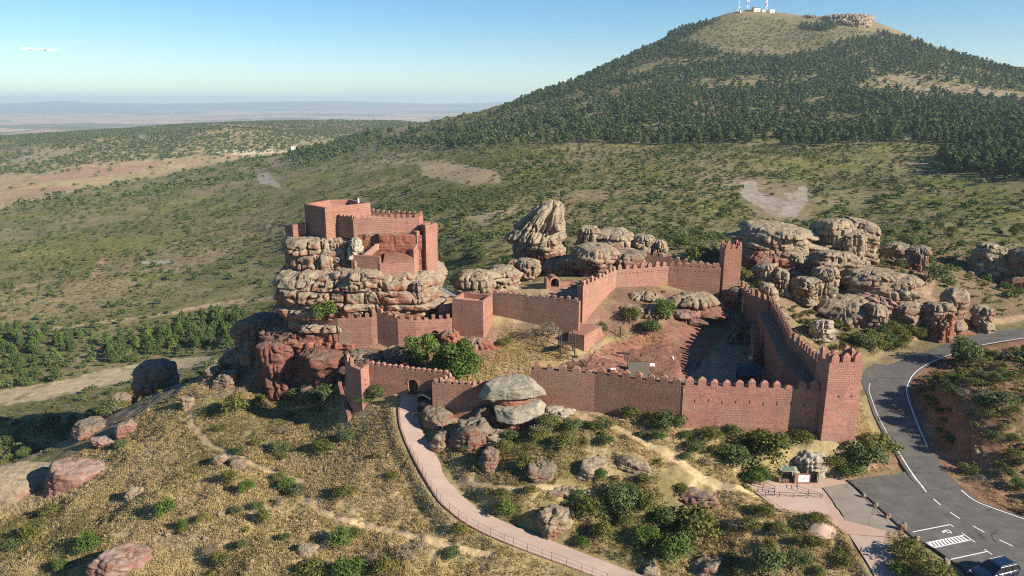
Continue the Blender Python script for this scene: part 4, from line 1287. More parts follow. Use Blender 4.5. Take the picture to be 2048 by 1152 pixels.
def boulder(name, label, c, r, mat, rot=0.0, seed=1, tilt=(0, 0), group=GRK, sub=5, cat='rock', **k):
    p, f = boulder_geo(*r, seed, sub=sub, **k)
    me = mesh_np(name, p, [f], mat, True)
    o = link(name, me, None, label, cat, group, None, c)
    o.rotation_euler = (tilt[0], tilt[1], rot)
    return o
def bpx(label, x0, x1, y0, y1, Y, mat, seed, depth=1.0, name='boulder', over=1.06, sink=.18, buried=True, mode='beds', **k):
    """boulder that fills a window of the photograph at a given distance"""
    if mode == 'rock' and y1 < 1150:
        g_ = G((x0 + x1) / 2, y1)
        if abs(g_[1] - Y) < 16:
            Y = g_[1]
    a, b = P(x0, (y0 + y1) / 2, Y=Y), P(x1, (y0 + y1) / 2, Y=Y)
    zt, zb = P((x0 + x1) / 2, y0, Y=Y)[2], P((x0 + x1) / 2, y1, Y=Y)[2]
    rx = (b[0] - a[0]) / 2 * over
    hz = zt - zb
    # part of the window's height is the stone's depth, seen from above
    ry = min(rx * depth * 1.5, hz * 1.05)
    xc = (x0 + x1) / 2
    top = P(xc, y0, Y=Y + 1.5 * ry)[2]
    if top < zb + .35 * hz:
        ry *= .7
        top = P(xc, y0, Y=Y + 1.5 * ry)[2]
    xm, ym = (a[0] + b[0]) / 2 * (Y + ry * .8) / Y, Y + ry * .8
    bot = min(zb, float(zat(xm, ym)) if buried else zb) - sink * hz
    rz = max(.3, (top - bot) / 2)
    zc = (top + bot) / 2
    if mode == 'beds' and rx > .8:
        hgt = top - bot
        rg = np.random.default_rng(seed)
        nl = int(np.clip(hgt / rg.uniform(.7, 1.1), 2, 8))
        pf = [1.12, 1.06, 1.0, .97, 1.0, .95, .84] if seed % 3 else [1.05, .96, .92, 1.0, 1.04, .98, .86]
        dm = min(.22 * hgt, .13 * rx)
        tl = k.get('tilt', (0, 0))
        return strata_rock(name, label, xm, ym, bot, top - dm * .8, rx, ry, mat, rot=k.get('rot', 0.0), layers=rg.uniform(.5, 1.5, nl), joint=max(1.2, rx * .55), indent=.12 * min(rx, 3.5) + .15,
                           jind=.16 * min(rx, 3) + .18, amp=.10 + .06 * min(rx, 3.5), prof=pf, dome=dm, seed=seed, poly=6, shift=.07, res=max(.10, min(.2, rx * .045)), tilt=(tl[0] * 2, tl[1] * 2))
    sub = 5 if rx > 1.3 else 4
    k.setdefault('rot', 0.0)
    return boulder(name, label, (xm, ym, zc), (rx, ry, rz), mat, seed=seed, sub=sub, **k)

# the keep's rock
strata_rock('keep_rock', 'huge layered sandstone outcrop carrying the red keep', -26.2, 123.0, 8.6, 17.3, 14.3, 9.7, MR_keep, layers=[1.0, .45, 1.2, .8, 1.5, 1.25], joint=2.9,
            indent=.8, jind=.95, amp=.62, prof=[.93, .90, .95, 1.0, 1.0, .985, .95], n=4.2, dome=1.3, seed=5, res=.13, poly=11, shift=.03, pmix=.6)
strata_rock('keep_rock', 'red undercut lower beds of the keep rock above the zigzag wall', -26.4, 123.2, 0.0, 8.8, 13.7, 9.4, MR_keepred, layers=[1.3, .8, 1.1, .7, .9], joint=3.2,
            indent=.6, jind=.6, amp=.6, prof=[1.08, 1.0, .95, .92], n=3.8, dome=.5, seed=6, res=.15, poly=11, shift=.03, pmix=.5)
strata_rock('keep_rock', 'grey pillow blocks of rock directly under the keep upper block', -32.2, 123.6, 15.5, 22.6, 6.9, 6.0, MR_keep, layers=[1.6, 1.5, .6, .7], joint=2.3, indent=.7, jind=.85, amp=.45,
            n=2.8, dome=.6, seed=9, prof=[1.06, 1.05, .98, .9], res=.14, poly=8, shift=.03, pmix=.7)
strata_rock('keep_rock', 'red rock face with a doorway inside the keep court', -20.2, 126.2, 15.5, 23.9, 6.9, 7.3, MR_keepred, layers=[2.2, 1.1], joint=9, indent=.14, jind=.05, amp=.14, n=5, dome=.4, seed=12, res=.2)
strata_rock('keep_rock', 'grey ledge block directly under the keep left facade', *P(716, 545, Y=116.6)[:2], 14.5, 18.3, 3.9, 2.5, MR_keep, layers=[1, .8, .7], joint=2.6, indent=.4, jind=.5, amp=.4, n=3.5, dome=.6, poly=7, pmix=.7, shift=.03, seed=29, res=.12)
bpx('pale rounded block jutting from the keep rock by the lit terrace', 697, 722, 474, 512, 116.6, MR_grey, 31, .9, buried=False, n=2.6, cracks=.06)
bpx('thick grey ledge slab jutting below the keep lower facade', 684, 758, 536, 572, 113.2, MR_mix, 32, .5, buried=False, n=3, cracks=.05)
bpx('small grey rounded block at the right end of the keep ledge', 822, 852, 560, 600, 113.6, MR_mix, 35, .7, buried=False, n=3)
# cliffs left of and under the middle wall
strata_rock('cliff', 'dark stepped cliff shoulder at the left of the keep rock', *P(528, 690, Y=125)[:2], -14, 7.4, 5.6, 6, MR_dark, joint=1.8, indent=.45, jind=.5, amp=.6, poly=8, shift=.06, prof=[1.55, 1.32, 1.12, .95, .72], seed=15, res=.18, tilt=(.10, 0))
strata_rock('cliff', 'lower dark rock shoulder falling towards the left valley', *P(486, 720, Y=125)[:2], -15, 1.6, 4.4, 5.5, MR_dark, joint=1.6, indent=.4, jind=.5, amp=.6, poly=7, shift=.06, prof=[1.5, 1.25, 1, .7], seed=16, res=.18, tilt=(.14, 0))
strata_rock('cliff', 'broad red cliff below the keep rock left of the zigzag wall', *P(604, 700, Y=119.9)[:2], -4, 7.8, 6.9, 6.2, MR_cliff, layers=[2.2, 1.6, .7, 1.4, .8], joint=3.2, indent=.35, jind=.8, amp=.7, poly=9, shift=.03, pmix=.9, n=3.2, prof=[1.06, 1.02, 1, .98, .95], seed=17, res=.15)
strata_rock('cliff', 'red bluff with a grassy cap standing out of the broad red cliff', *P(556, 716, Y=115.0)[:2], -3, 6.3, 2.5, 2.8, MR_cliff, joint=2, indent=.3, jind=.3, amp=.4, poly=7, prof=[1.15, 1.05, 1, 1.02], seed=27, res=.14)
strata_rock('cliff', 'red cliff with a ledge beside the broken turret', *P(652, 725, Y=113.0)[:2], -1.5, 5.6, 3.7, 4.0, MR_cliff, joint=2.2, indent=.35, jind=.4, amp=.45, poly=8, prof=[1.1, 1.0, .98, 1.04], seed=18, res=.14)
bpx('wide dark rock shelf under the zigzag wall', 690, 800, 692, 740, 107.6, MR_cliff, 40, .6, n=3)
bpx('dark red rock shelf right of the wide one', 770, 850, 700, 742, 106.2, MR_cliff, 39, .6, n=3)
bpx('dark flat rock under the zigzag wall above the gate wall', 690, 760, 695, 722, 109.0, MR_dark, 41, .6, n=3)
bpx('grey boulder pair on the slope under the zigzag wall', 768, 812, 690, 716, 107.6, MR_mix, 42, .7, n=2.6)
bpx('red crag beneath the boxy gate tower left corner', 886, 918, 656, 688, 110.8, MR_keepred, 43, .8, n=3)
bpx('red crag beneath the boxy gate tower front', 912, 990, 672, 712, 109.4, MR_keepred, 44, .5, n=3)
# dome rock behind
strata_rock('dome_rock', 'banded red and grey lower half of the tall pinnacle', *P(1080, 500, Y=150)[:2], 8.0, 18.4, 5.2, 5.0, MR_mix, layers=[1.2, .5, .9, .6, 1.0, .5, .8], joint=2.4, indent=.5, jind=.6, amp=.5, n=2.6,
            prof=[1.3, 1.12, 1.02, .97, 1.02, 1.0], dome=.6, poly=8, shift=.06, seed=21, res=.15)
strata_rock('dome_rock', 'fluted olive grey cap of the tall pinnacle behind the inner yard', *P(1068, 470, Y=149.8)[:2], 17.0, 21.8, 5.2, 5.0, MR_tan, layers=[.7, 2.6, 2.2], joint=4, indent=.4, jind=.4, amp=.55, n=2.2,
            prof=[.98, 1.06, 1.0, .9, .8, .70], dome=3.9, lean=(2.2, .2), seed=22, flutes=.75, poly=7, res=.13)
strata_rock('dome_rock', 'ribbed dark skirt rock at the left foot of the dome', *P(1030, 525, Y=146)[:2], 7, 13.2, 3.3, 3.2, MR_dark, joint=1.2, indent=.2, jind=.5, amp=.4, n=2.2, prof=[1.35, 1.1, .85, .5], dome=.8, seed=26, flutes=.4, res=.15)
for a in [('flat topped tan boulder on a red foot left of the dome rock', 910, 990, 536, 572, 124.5, MR_tan, 51, .8),
          ('red foot ledge under the flat topped tan boulder', 920, 1000, 568, 592, 124.2, MR_keepred, 52, .7),
          ('rounded tan boulder behind the flat topped one', 968, 1040, 528, 575, 129, MR_tan, 53, .8),
          ('small tan boulder under the dome left foot', 1030, 1078, 514, 545, 136, MR_mix, 54, .8),
          ('dark rounded boulder at the dome right foot', 1118, 1160, 508, 548, 136, MR_dark, 55, .9),
          ('dark flat boulder under the dome rock', 1085, 1135, 518, 545, 138, MR_dark, 56, .7),
          ('big broad dark boulder at the back of the inner yard', 1148, 1240, 482, 555, 134, MR_mix, 57, .8),
          ('low dark boulder between inner yard and bent wall', 1215, 1292, 497, 545, 135, MR_dark, 58, .7),
          ('upright ribbed tan boulder left of the ribbed whale back', 1153, 1200, 449, 500, 148, MR_tan, 59, .9),
          ('ribbed tan whale back boulder beyond the upper ward', 1180, 1272, 454, 510, 146.5, MR_tan, 60, .8),
          ('smaller ribbed tan boulder right of the whale back', 1262, 1312, 466, 510, 146, MR_tan, 61, .8),
          ('low tan boulder at the right end of the ribbed row', 1300, 1336, 478, 510, 145, MR_tan, 62, .8)]:
    bpx(*a, cracks=.05, n=2.5)
# rocks at the foot of the upper ward wall
for a in [('pale slab protruding left of centre below the bent wall', 1252, 1322, 580, 606, 124.4, MR_mix, 71, .6),
          ('long pale overhanging slab below the bent wall', 1340, 1442, 582, 614, 124.6, MR_mix, 72, .5),
          ('purple base rock under the long pale slab', 1330, 1420, 606, 642, 122.8, MR_purple, 73, .6),
          ('grey crag with bushes left below the bent wall', 1225, 1290, 600, 655, 120.6, MR_mix, 74, .8),
          ('grey crag in the middle below the bent wall', 1282, 1335, 600, 650, 121.4, MR_mix, 75, .8),
          ('orange stained rock at the foot of the back tower', 1405, 1470, 600, 640, 127, MR_keepred, 76, .7),
          ('grey layered rock under the back tower right side', 1455, 1500, 570, 640, 126.8, MR_dark, 77, .6)]:
    bpx(*a, n=3, cracks=.05)
# slab of red bedrock in the courtyard
for x0, x1, y0, y1, sd, lb in ((1195, 1395, 652, 742, 81, 'broad sloping sheet of red bedrock in the courtyard'), (1130, 1260, 712, 752, 82, 'low red bedrock sheet behind the front wall'), (1330, 1450, 630, 670, 83, 'small red bedrock sheet below the back tower')):
    p0 = P((x0 + x1) / 2, (y0 + y1) / 2, z=5.6)
    a, b = P(x0, (y0 + y1) / 2, z=5.6), P(x1, (y0 + y1) / 2, z=5.6)
    ya, yb = P((x0 + x1) / 2, y1, z=5.6)[1], P((x0 + x1) / 2, y0, z=5.6)[1]
    boulder('bedrock_sheet', lb, (p0[0], (ya + yb) / 2, float(zat(p0[0], (ya + yb) / 2)) - .45), ((b[0] - a[0]) / 2, (yb - ya) / 2, .95), MR_bed, rot=.25, seed=sd, n=3, amp=.14, beds=.10, cracks=.05)
# rocks on the slope to the right
strata_rock('rock_massif', 'broad low ledges of rock under the great whale back rocks', *P(1610, 530, Y=153)[:2], 4, 11.5, 15, 8, MR_mix, rot=-.15, layers=[1.2, .8, 1.0, .6, .9], joint=3, indent=.45, jind=.6, amp=.55, n=2.6, prof=[1.15, 1.05, 1.0, .9, .72], dome=.8, poly=9, shift=.07, seed=301, res=.2, tilt=(-.03, 0))
strata_rock('rock_massif', 'broad low ledges of rock in the middle of the right slope', *P(1710, 600, Y=139)[:2], 1, 7.6, 11.5, 6.5, MR_mix, rot=-.2, layers=[1.2, .8, 1.0, .6, .7], joint=2.6, indent=.4, jind=.55, amp=.5, n=2.6, prof=[1.15, 1.05, 1.0, .88, .7], dome=.7, poly=9, shift=.07, seed=302, res=.18, tilt=(-.05, 0))
strata_rock('rock_massif', 'low ledges of rock round the mushroom rock', *P(1880, 625, Y=136)[:2], -1, 4.6, 8.0, 4.5, MR_keepred, rot=-.2, layers=[1.2, .8, .7], joint=2.2, indent=.4, jind=.5, amp=.45, n=2.6, prof=[1.2, 1.05, .95, .75], dome=.5, poly=8, shift=.07, seed=303, res=.17)
for a in [('great tan whale back rock behind the slim back tower', 1478, 1628, 441, 520, 150, MR_tan, 91, .6),
          ('dark red foot of the great whale back rock', 1480, 1600, 490, 545, 147.5, MR_keepred, 92, .4),
          ('tall split tan rock right of the whale back', 1626, 1700, 434, 510, 152, MR_tan, 93, .8),
          ('squat tan rock in front of the tall split one', 1672, 1725, 458, 510, 149.5, MR_tan, 94, .9),
          ('ragged layered rock at the back right of the outcrop', 1690, 1757, 437, 478, 160, MR_mix, 95, .7),
          ('low pinkish tan ledge below the squat rock', 1622, 1720, 497, 540, 143.5, MR_mix, 96, .7),
          ('long sloping tan slab in the middle of the right slope', 1686, 1800, 530, 594, 136, MR_mix, 97, .7),
          ('right tail of the long sloping slab', 1760, 1838, 548, 598, 134.5, MR_mix, 98, .7),
          ('low tan block with scrub behind the wall walk', 1508, 1548, 524, 560, 139, MR_tan, 99, .8),
          ('small mushroom shaped tan rock behind the wall walk', 1546, 1578, 534, 578, 137, MR_tan, 100, .9),
          ('rounded tan rock beside the short stepped wall', 1520, 1556, 565, 592, 132, MR_tan, 101, .9),
          ('blocky tan rock in the middle behind the wall walk', 1586, 1636, 548, 592, 135, MR_tan, 102, .8),
          ('flat topped tan rock under the low ledge', 1630, 1674, 530, 572, 138, MR_tan, 103, .8),
          ('broad tan slab half buried above the dark gully', 1640, 1740, 588, 640, 131, MR_mix, 104, .8),
          ('reddish flat rock behind the broad half buried slab', 1716, 1802, 584, 618, 133.5, MR_purple, 105, .7),
          ('pointed tan rock at the end of the broad slab', 1732, 1772, 604, 640, 129, MR_mix, 106, .8),
          ('low red rock on the slope left of the mushroom pair', 1790, 1846, 598, 626, 131.5, MR_mix, 107, .7),
          ('flat cap rock left of the big mushroom rock', 1848, 1898, 600, 628, 130, MR_mix, 108, .7),
          ('red crumbling foot below the flat cap rock', 1868, 1908, 622, 648, 128.6, MR_keepred, 109, .6),
          ('small isolated tan rock right of the mushroom rock', 1950, 1986, 610, 632, 132, MR_mix, 110, .7),
          ('fallen pale slab in the dark gully', 1622, 1668, 634, 656, 122.5, MR_grey, 111, .8),
          ('flat ledge block on the upper right slope', 1764, 1830, 484, 514, 160, MR_mix, 112, .7),
          ('small dark ledge rocks at the end of the upper right slope', 1815, 1856, 490, 514, 158, MR_dark, 113, .7),
          ('dark rock cliff at the far right edge', 2000, 2090, 490, 600, 163, MR_dark, 114, .7),
          ('tan capped rock left of the dark right edge cliff', 1950, 2010, 484, 545, 168, MR_tan, 115, .7),
          ('low pale ledge across the slope below the great whale back', 1560, 1640, 500, 524, 146, MR_mix, 116, .5)]:
    bpx(*a, n=2.7, beds=.20, cracks=.06, amp=.19, rot=(a[7] % 7 - 3) * .12, tilt=((a[7] % 5 - 2) * .05, (a[7] % 3 - 1) * .06))
strata_rock('mushroom_rock', 'mushroom shaped layered rock on the right slope', *P(1908, 600, Y=134)[:2], 3.5, 10.2, 2.4, 2.2, MR_mix, layers=[1, .8, .6, .8], joint=2, indent=.35, jind=.3, amp=.3, prof=[1.25, .95, .78, .9, 1.08, .95], dome=.9, seed=23)
# two tier boulder at the front
kb_ = P(1022, 790, Y=88.4)
boulder('balanced_slab', 'big pale grey slab forming the top tier of the front boulder', P(1022, 774, Y=90.3), (3.7, 2.2, 1.02), MR_slabrock, rot=.15, seed=121, n=8, amp=.05, beds=0, cracks=.02, tilt=(.12, -.05), bev=0)
boulder('boulder', 'red waist of rock between the two grey slabs', P(1030, 808, Y=90.2), (2.9, 1.7, 1.1), MR_keepred, seed=122, n=4, amp=.08)
boulder('balanced_slab', 'pale grey slab forming the lower tier of the front boulder', P(1036, 817, Y=89.4), (3.4, 2.1, .78), MR_slabrock, rot=.2, seed=123, n=8, amp=.06, beds=0, tilt=(.14, -.12), cracks=.02, bev=0)
boulder('boulder', 'red cracked foot of the two tier boulder', P(1040, 848, Y=89.4), (2.4, 1.7, 1.5), MR_keepred, seed=124, n=3.6, amp=.10, cracks=.08)
for a in [('pale low rock at the foot of the rough front wall', 1084, 1152, 806, 832, 91.2, MR_grey, 131, .5),
          ('dark crag under the projecting lower wall left part', 848, 900, 808, 860, 89.6, MR_dark, 132, .8),
          ('pointed pale rock above the footpath bend', 866, 902, 855, 902, 86.2, MR_mix, 133, .9),
          ('dark crag under the projecting lower wall right part', 905, 985, 826, 900, 87.4, MR_dark, 134, .7),
          ('grey crag left of the two tier boulder foot', 940, 1000, 800, 850, 89.4, MR_dark, 135, .7),
          ('round grey rock below the two tier boulder', 965, 1015, 855, 892, 85.4, MR_mix, 136, .8),
          ('leaning grey rock above the footpath', 958, 1000, 890, 945, 82.4, MR_dark, 137, .8),
          ('dark broken crag in the grass left of the grey crags', 1050, 1112, 912, 965, 80.6, MR_dark, 138, .7),
          ('grey broken crag in the middle of the grassy bank', 1150, 1225, 912, 958, 82, MR_mix, 139, .5),
          ('grey broken crag at the right of the grassy bank', 1225, 1308, 910, 945, 83, MR_mix, 140, .4),
          ('flat pinkish slab beside the lower trail', 1312, 1428, 968, 1008, 77, MR_purple, 141, .5),
          ('pale edge rock under the flat pinkish slab', 1335, 1405, 996, 1026, 75.4, MR_mix, 142, .4),
          ('tall tan rock standing over the footpath', 1076, 1145, 1000, 1080, 71.2, MR_mix, 143, .7),
          ('pale rock ledge above the tall footpath rock', 1104, 1162, 968, 1000, 75.6, MR_mix, 144, .6),
          ('tan rock at the bottom edge beside bushes', 1385, 1445, 1105, 1165, 66.2, MR_mix, 145, .8),
          ('small grey rock beside the footpath at the bottom', 1284, 1324, 1122, 1148, 66.4, MR_mix, 146, .7),
          ('pale crag behind the information board', 1580, 1648, 884, 952, 83.4, MR_grey, 147, .7),
          ('low grey crag left of the information board', 1540, 1600, 912, 950, 82.6, MR_grey, 148, .6),
          ('small pale rock on the verge right of the corner tower', 1655, 1690, 890, 908, 83, MR_mix, 149, .7),
          ('small red stones at the corner tower foot', 1668, 1706, 878, 892, 83.6, MR_keepred, 150, .5)]:
    bpx(*a, n=2.8, beds=.14, cracks=.08, amp=.18, mode='rock', tilt=((a[7] % 5 - 2) * .09, (a[7] % 3 - 1) * .12), rot=(a[7] % 7 - 3) * .2)
# rocks of the left ridge
g_ = G(254, 1118)
boulder('rock_sheet', 'bare purple rock patch at the lower left', (g_[0], g_[1], g_[2] - .35), (3.1, 2.3, 1.25), MR_purple, rot=.4, seed=163, n=2.6, amp=.14, beds=.08, cracks=.06, tilt=(.12, .12))
strata_rock('ridge_rock', 'dark rounded rock standing on the left ridge above the valley track', *P(312, 750, Y=138)[:2], -18, -6.4, 3.9, 3.4, MR_dark, joint=4, indent=.3, jind=.2, amp=.5, prof=[1.3, 1.1, .9, 1.0, .9], dome=1.5, seed=24)
strata_rock('ridge_rock', 'lower dark rock left of the rounded ridge rock', *P(240, 790, Y=134)[:2], -22, -11.6, 3.2, 3.0, MR_dark, joint=3, indent=.3, jind=.3, amp=.5, prof=[1.3, 1.1, .95, .8], dome=1.2, seed=25)
boulder('rock_sheet', 'big sunlit pink rock at the left edge with a deep shadow', (P(30, 985, Y=103)[0], 103, P(30, 985, Y=103)[2] - 1.2), (7.0, 5.2, 5.2), MR_mix, rot=.5, seed=161, n=2.6, amp=.13, beds=.06, cracks=.04, tilt=(.2, .25))
boulder('rock_sheet', 'purple rock face on the left ridge', (P(150, 950, Y=100)[0], 101, P(150, 955, Y=100)[2] - 1.4), (4.8, 3.8, 3.9), MR_purple, rot=.3, seed=162, n=2.6, amp=.13, beds=.05, cracks=.05, tilt=(.25, .2))
for a in [('pale tilted slab lying in the left grass', 250, 288, 972, 998, 91, MR_mix, 164, .5),
          ('grey slab beside the left trail', 420, 458, 905, 930, 93, MR_mix, 165, .5),
          ('second grey slab beside the left trail', 455, 492, 912, 935, 92, MR_dark, 166, .5),
          ('pale slab on the crest where the trail begins', 360, 392, 792, 818, 115, MR_mix, 167, .4),
          ('ragged crest rock above the left ridge shadow', 230, 275, 838, 870, 113.5, MR_purple, 168, .5),
          ('ragged crest rock lower on the left ridge', 185, 232, 868, 895, 113, MR_purple, 169, .5),
          ('grey rock under the shadowed grassy slope', 525, 560, 884, 902, 95, MR_dark, 170, .5),
          ('dark rock in the shaded slope right of the rounded ridge rock', 330, 400, 770, 805, 134, MR_dark, 175, .7),
          ('dark rock in the shaded slope under the lower dark rock', 150, 215, 830, 872, 125, MR_dark, 176, .7),
          ('small dark rock at the crest under the cliffs', 410, 450, 722, 760, 126, MR_dark, 171, .8),
          ('dark crest rock below the lower rock shoulder', 430, 480, 735, 775, 122, MR_dark, 172, .7),
          ('grey stone in the grass below the trail bend', 430, 450, 1020, 1035, 79.4, MR_mix, 173, .6),
          ('grey stone between lower left bushes', 590, 640, 1085, 1110, 72.6, MR_mix, 174, .5)]:
    bpx(*a, n=2.5, beds=.10, cracks=.05, mode='rock', tilt=((a[7] % 5 - 2) * .09, (a[7] % 3 - 1) * .1))
# cliffs near the hill top
for a in [('pale columnar cliff at the right end of the hill top', 1640, 1748, 26, 62, 1340, MR_tan, 181, .5),
          ('broken rock band below the hill top', 1560, 1642, 66, 86, 1290, MR_tan, 182, .4),
          ('dark crag at the left of the columnar cliff', 1600, 1640, 28, 40, 1370, MR_dark, 185, .4),
          ('small rock band left below the hill top', 1496, 1536, 70, 84, 1290, MR_tan, 183, .4)]:
    lb, x0, x1, y0, y1, Y, mt, sd, dp = a
    p0, p1 = P(x0, y1, Y=Y), P(x1, y1, Y=Y)
    zt = P(x0, y0, Y=Y)[2]
    strata_rock('hill_cliff', lb, (p0[0] + p1[0]) / 2, Y + 20, p0[2] - 16, zt - 5, (p1[0] - p0[0]) / 2, 42, mt, layers=[1, 1.3, .5], joint=9, indent=3, jind=8, amp=5, n=3, dome=2, seed=sd, res=1.4, poly=8, prof=[1.15, 1.05, 1.0, .95])

# ================================================================ SMALLER THINGS
def gz(x, y): return float(zat(x, y))
# ticket kiosk at the head of the path
p = P(851, 833, z=3.3)
t = thing('kiosk', 'dark kiosk with a curved slate grey canopy beside the gateway', 'kiosk', (p[0], p[1] + .6, gz(p[0], p[1] + .6) + .1), -.35)
b = bevel(MB().box((0, 0, 0), (1.7, 1.5, 2.1)).build('cabin', M_iron, t), .04)
MB().box((-.1, -.78, 1.0), (1.2, .08, .7)).build('counter_window', M_slate, t)
cv = MB()
pr = [(-1.25 + 2.5 * k / 8, 2.15 + .62 * math.sin(math.pi * (.12 + .76 * k / 8))) for k in range(9)]
for (xa, za), (xb, zb_) in zip(pr[:-1], pr[1:]):
    cv.prism([(xa, -1.15, za), (xb, -1.15, zb_), (xb, 1.0, zb_), (xa, 1.0, za)], [(xa, -1.15, za + .07), (xb, -1.15, zb_ + .07), (xb, 1.0, zb_ + .07), (xa, 1.0, za + .07)])
cv.build('canopy', M_slate, t)
for x in (-1.1, 1.1):
    MB().bar((x, -1.05, 0), (x, -1.05, 2.4), .04).build('post', M_iron, t)
p = P(827, 831, z=3.4)
t = thing('bench', 'small stone bench at the path edge before the kiosk', 'bench', (p[0] + .5, p[1], gz(p[0], p[1]) + .1))
MB().box((0, 0, .4), (1.3, .4, .1)).build('seat', M_slab, t)
for x in (-.5, .5):
    MB().box((x, 0, 0), (.18, .36, .4)).build('leg', M_slab, t)
# railing along the footpath
idx = np.linspace(22, 84, 24).astype(int)
rp_ = path_l[idx]
t = thing('railing', 'thin dark railing along the left edge of the footpath', 'railing', tuple(rp_[0]))
for q in rp_:
    MB().bar((q[0] - t.location.x, q[1] - t.location.y, q[2] - t.location.z - .2), (q[0] - t.location.x, q[1] - t.location.y, q[2] - t.location.z + 1.0), .022).build('post', M_iron, t)
for hgt in (.5, .98):
    MB().tube([(q[0] - t.location.x, q[1] - t.location.y, q[2] - t.location.z + hgt) for q in rp_], .011, 4).build('rail', M_iron, t)
# railings of the paved forecourt
def fence(label, pix, h=.95, z=0.0, name='railing', mat=None):
    pts = [P(a, b_, z=z) for a, b_ in pix]
    t = thing(name, label, 'railing', pts[0])
    full = []
    for a, b_ in zip(pts[:-1], pts[1:]):
        n = max(1, round(math.hypot(b_[0] - a[0], b_[1] - a[1]) / 1.6))
        full += [tuple(a[k] + (b_[k] - a[k]) * i / n for k in range(3)) for i in range(n)]
    full.append(pts[-1])
    loc = [(q[0] - pts[0][0], q[1] - pts[0][1], 0) for q in full]
    for q in loc:
        MB().bar(q, (q[0], q[1], h), .03).build('post', mat or M_iron, t)
    for k in (.5, 1.0):
        MB().tube([(q[0], q[1], h * k) for q in loc], .022, 4).build('rail', mat or M_iron, t)
    return t
fence('dark folded railing at the left of the paved forecourt', [(1503, 968), (1549, 983), (1549, 989), (1515, 984)], .7)
fence('dark long railing across the paved forecourt', [(1530, 993), (1644, 997)], .6)
fence('dark short railing at the right of the paved forecourt', [(1593, 974), (1594, 981), (1640, 996)], .6)
# information board and gates under the crag
p = P(1604, 967, z=0)
t = thing('information_board', 'white information board on a red brick wall under the pale crag', 'sign', (p[0], p[1], 0), .0)
MB().box((0, .12, 0), (1.9, .3, 1.2)).build('brick_wall', M_fine, t)
MB().box((.12, -.045, .22), (1.32, .025, .92)).build('panel', M_white, t)
gl = MB()
rgp = np.random.default_rng(4)
for k in range(9):   # faint map lines
    x = -.45 + .12 * k; z0_ = .34 + .3 * rgp.random()
    gl.bar((x, -.062, z0_), (x + .12 + .16 * rgp.random(), -.062, z0_ + .12 + .25 * rgp.random()), .012, 4)
gl.build('map_lines', M_steel, t)
for sx, w_, lb in ((-1.75, 1.2, 'left dark barred gate beside the information board'), (1.55, .85, 'right dark barred gate beside the information board')):
    g_ = thing('barred_gate', lb, 'gate', (p[0] + sx, p[1] + .15, 0))
    MB().box((0, .25, 0), (w_, .04, 1.35)).build('backing', M_dark, g_)
    for i in range(7):
        x = -w_ / 2 + w_ * i / 6
        MB().bar((x, 0, 0), (x, 0, 1.35), .025).build('bar', M_iron, g_)
    for z in (.15, 1.25):
        MB().bar((-w_ / 2, 0, z), (w_ / 2, 0, z), .022).build('rail', M_iron, g_)
    MB().bar((w_ / 2 + .06, .06, 0), (w_ / 2 + .06, .06, 1.45), .05).build('post', plain('green_post_' + str(int(sx)), (.16, .26, .20), .6) if sx > 0 else M_iron, g_)
M_green = plain('green_sheet', (.10, .16, .12), .7)
t = thing('lean_to_roof', 'small green sheet roof over the left barred gate', 'roof', (p[0] - 1.6, p[1] + .6, 1.45))
MB().prism([(-.7, -.25, 0), (.7, -.25, 0), (.7, .3, .25), (-.7, .3, .25)], [(-.7, -.25, .06), (.7, -.25, .06), (.7, .3, .31), (-.7, .3, .31)]).build('sheet', M_green, t)
for x in (-.8, .75):
    MB().bar((x, -.5, -1.45), (x, -.5, 0), .035).build('post', M_iron, t)
p = P(1568, 966, z=0)
t = thing('stone_bench', 'pale stone block by the left end of the barred gate', 'bench', (p[0], p[1] + .3, 0))
bevel(MB().box((0, 0, 0), (1.2, .5, .45)).build('block', M_slab, t), .04)
# boundary stones at the kerb
for k, (x, y, w_, lb) in enumerate([(1727, 994, 9, 'first and farthest boundary stone on the dark kerb'), (1750, 1013, 10, 'low boundary stone second from the far end'), (1775, 1035, 11, 'upright boundary stone in the middle of the kerb'), (1804, 1059, 16, 'biggest boundary stone beside the first bay line'),
                                   (1833, 1082, 13, 'tilted boundary stone at the hatched bay'), (1892, 1128, 14, 'boundary stone near the nose of the blue car')]):
    q = P(x, y, z=0)
    r_ = w_ * math.hypot(q[0], q[1]) / FPX / 2
    boulder('boundary_stone', lb, (q[0], q[1], r_ * .75), (r_, r_ * .8, r_ * 1.05), MR_mix, seed=200 + k, sub=3, group='boundary stones along the kerb', beds=0, n=3.2, cat='stone')
kp = [P(a, b_, z=0) for a, b_ in [(1696, 961), (1743, 1001), (1790, 1044), (1826, 1075), (1870, 1098.5), (1925, 1137.5), (1990, 1215)]]
kb2 = MB()
for a, b_ in zip(kp[:-1], kp[1:]):
    d_ = Vector((b_[0] - a[0], b_[1] - a[1])).normalized(); n_ = Vector((d_.y, -d_.x)) * .17
    kb2.prism([(a[0], a[1], -.2), (a[0] + n_.x, a[1] + n_.y, -.2), (b_[0] + n_.x, b_[1] + n_.y, -.2), (b_[0], b_[1], -.2)], [(a[0], a[1], .11), (a[0] + n_.x, a[1] + n_.y, .11), (b_[0] + n_.x, b_[1] + n_.y, .11), (b_[0], b_[1], .11)])
kb2.build('kerb', plain('kerb_seam_shadow', (.035, .033, .032), .9), kind='structure')  # dark edge strip: the asphalt seam's shadow is put into its colour
ck = MB()
cpx = [(1645, 976), (1652, 984), (1658, 992), (1664, 1000), (1668, 1006), (1672, 1014), (1680, 1022), (1684, 1030), (1688, 1034)]
ck.tube([(*P(a, b_, z=0)[:2], -.005) for a, b_ in cpx], .06, 5)
ck.build('asphalt_crack', M_dark, kind='structure')
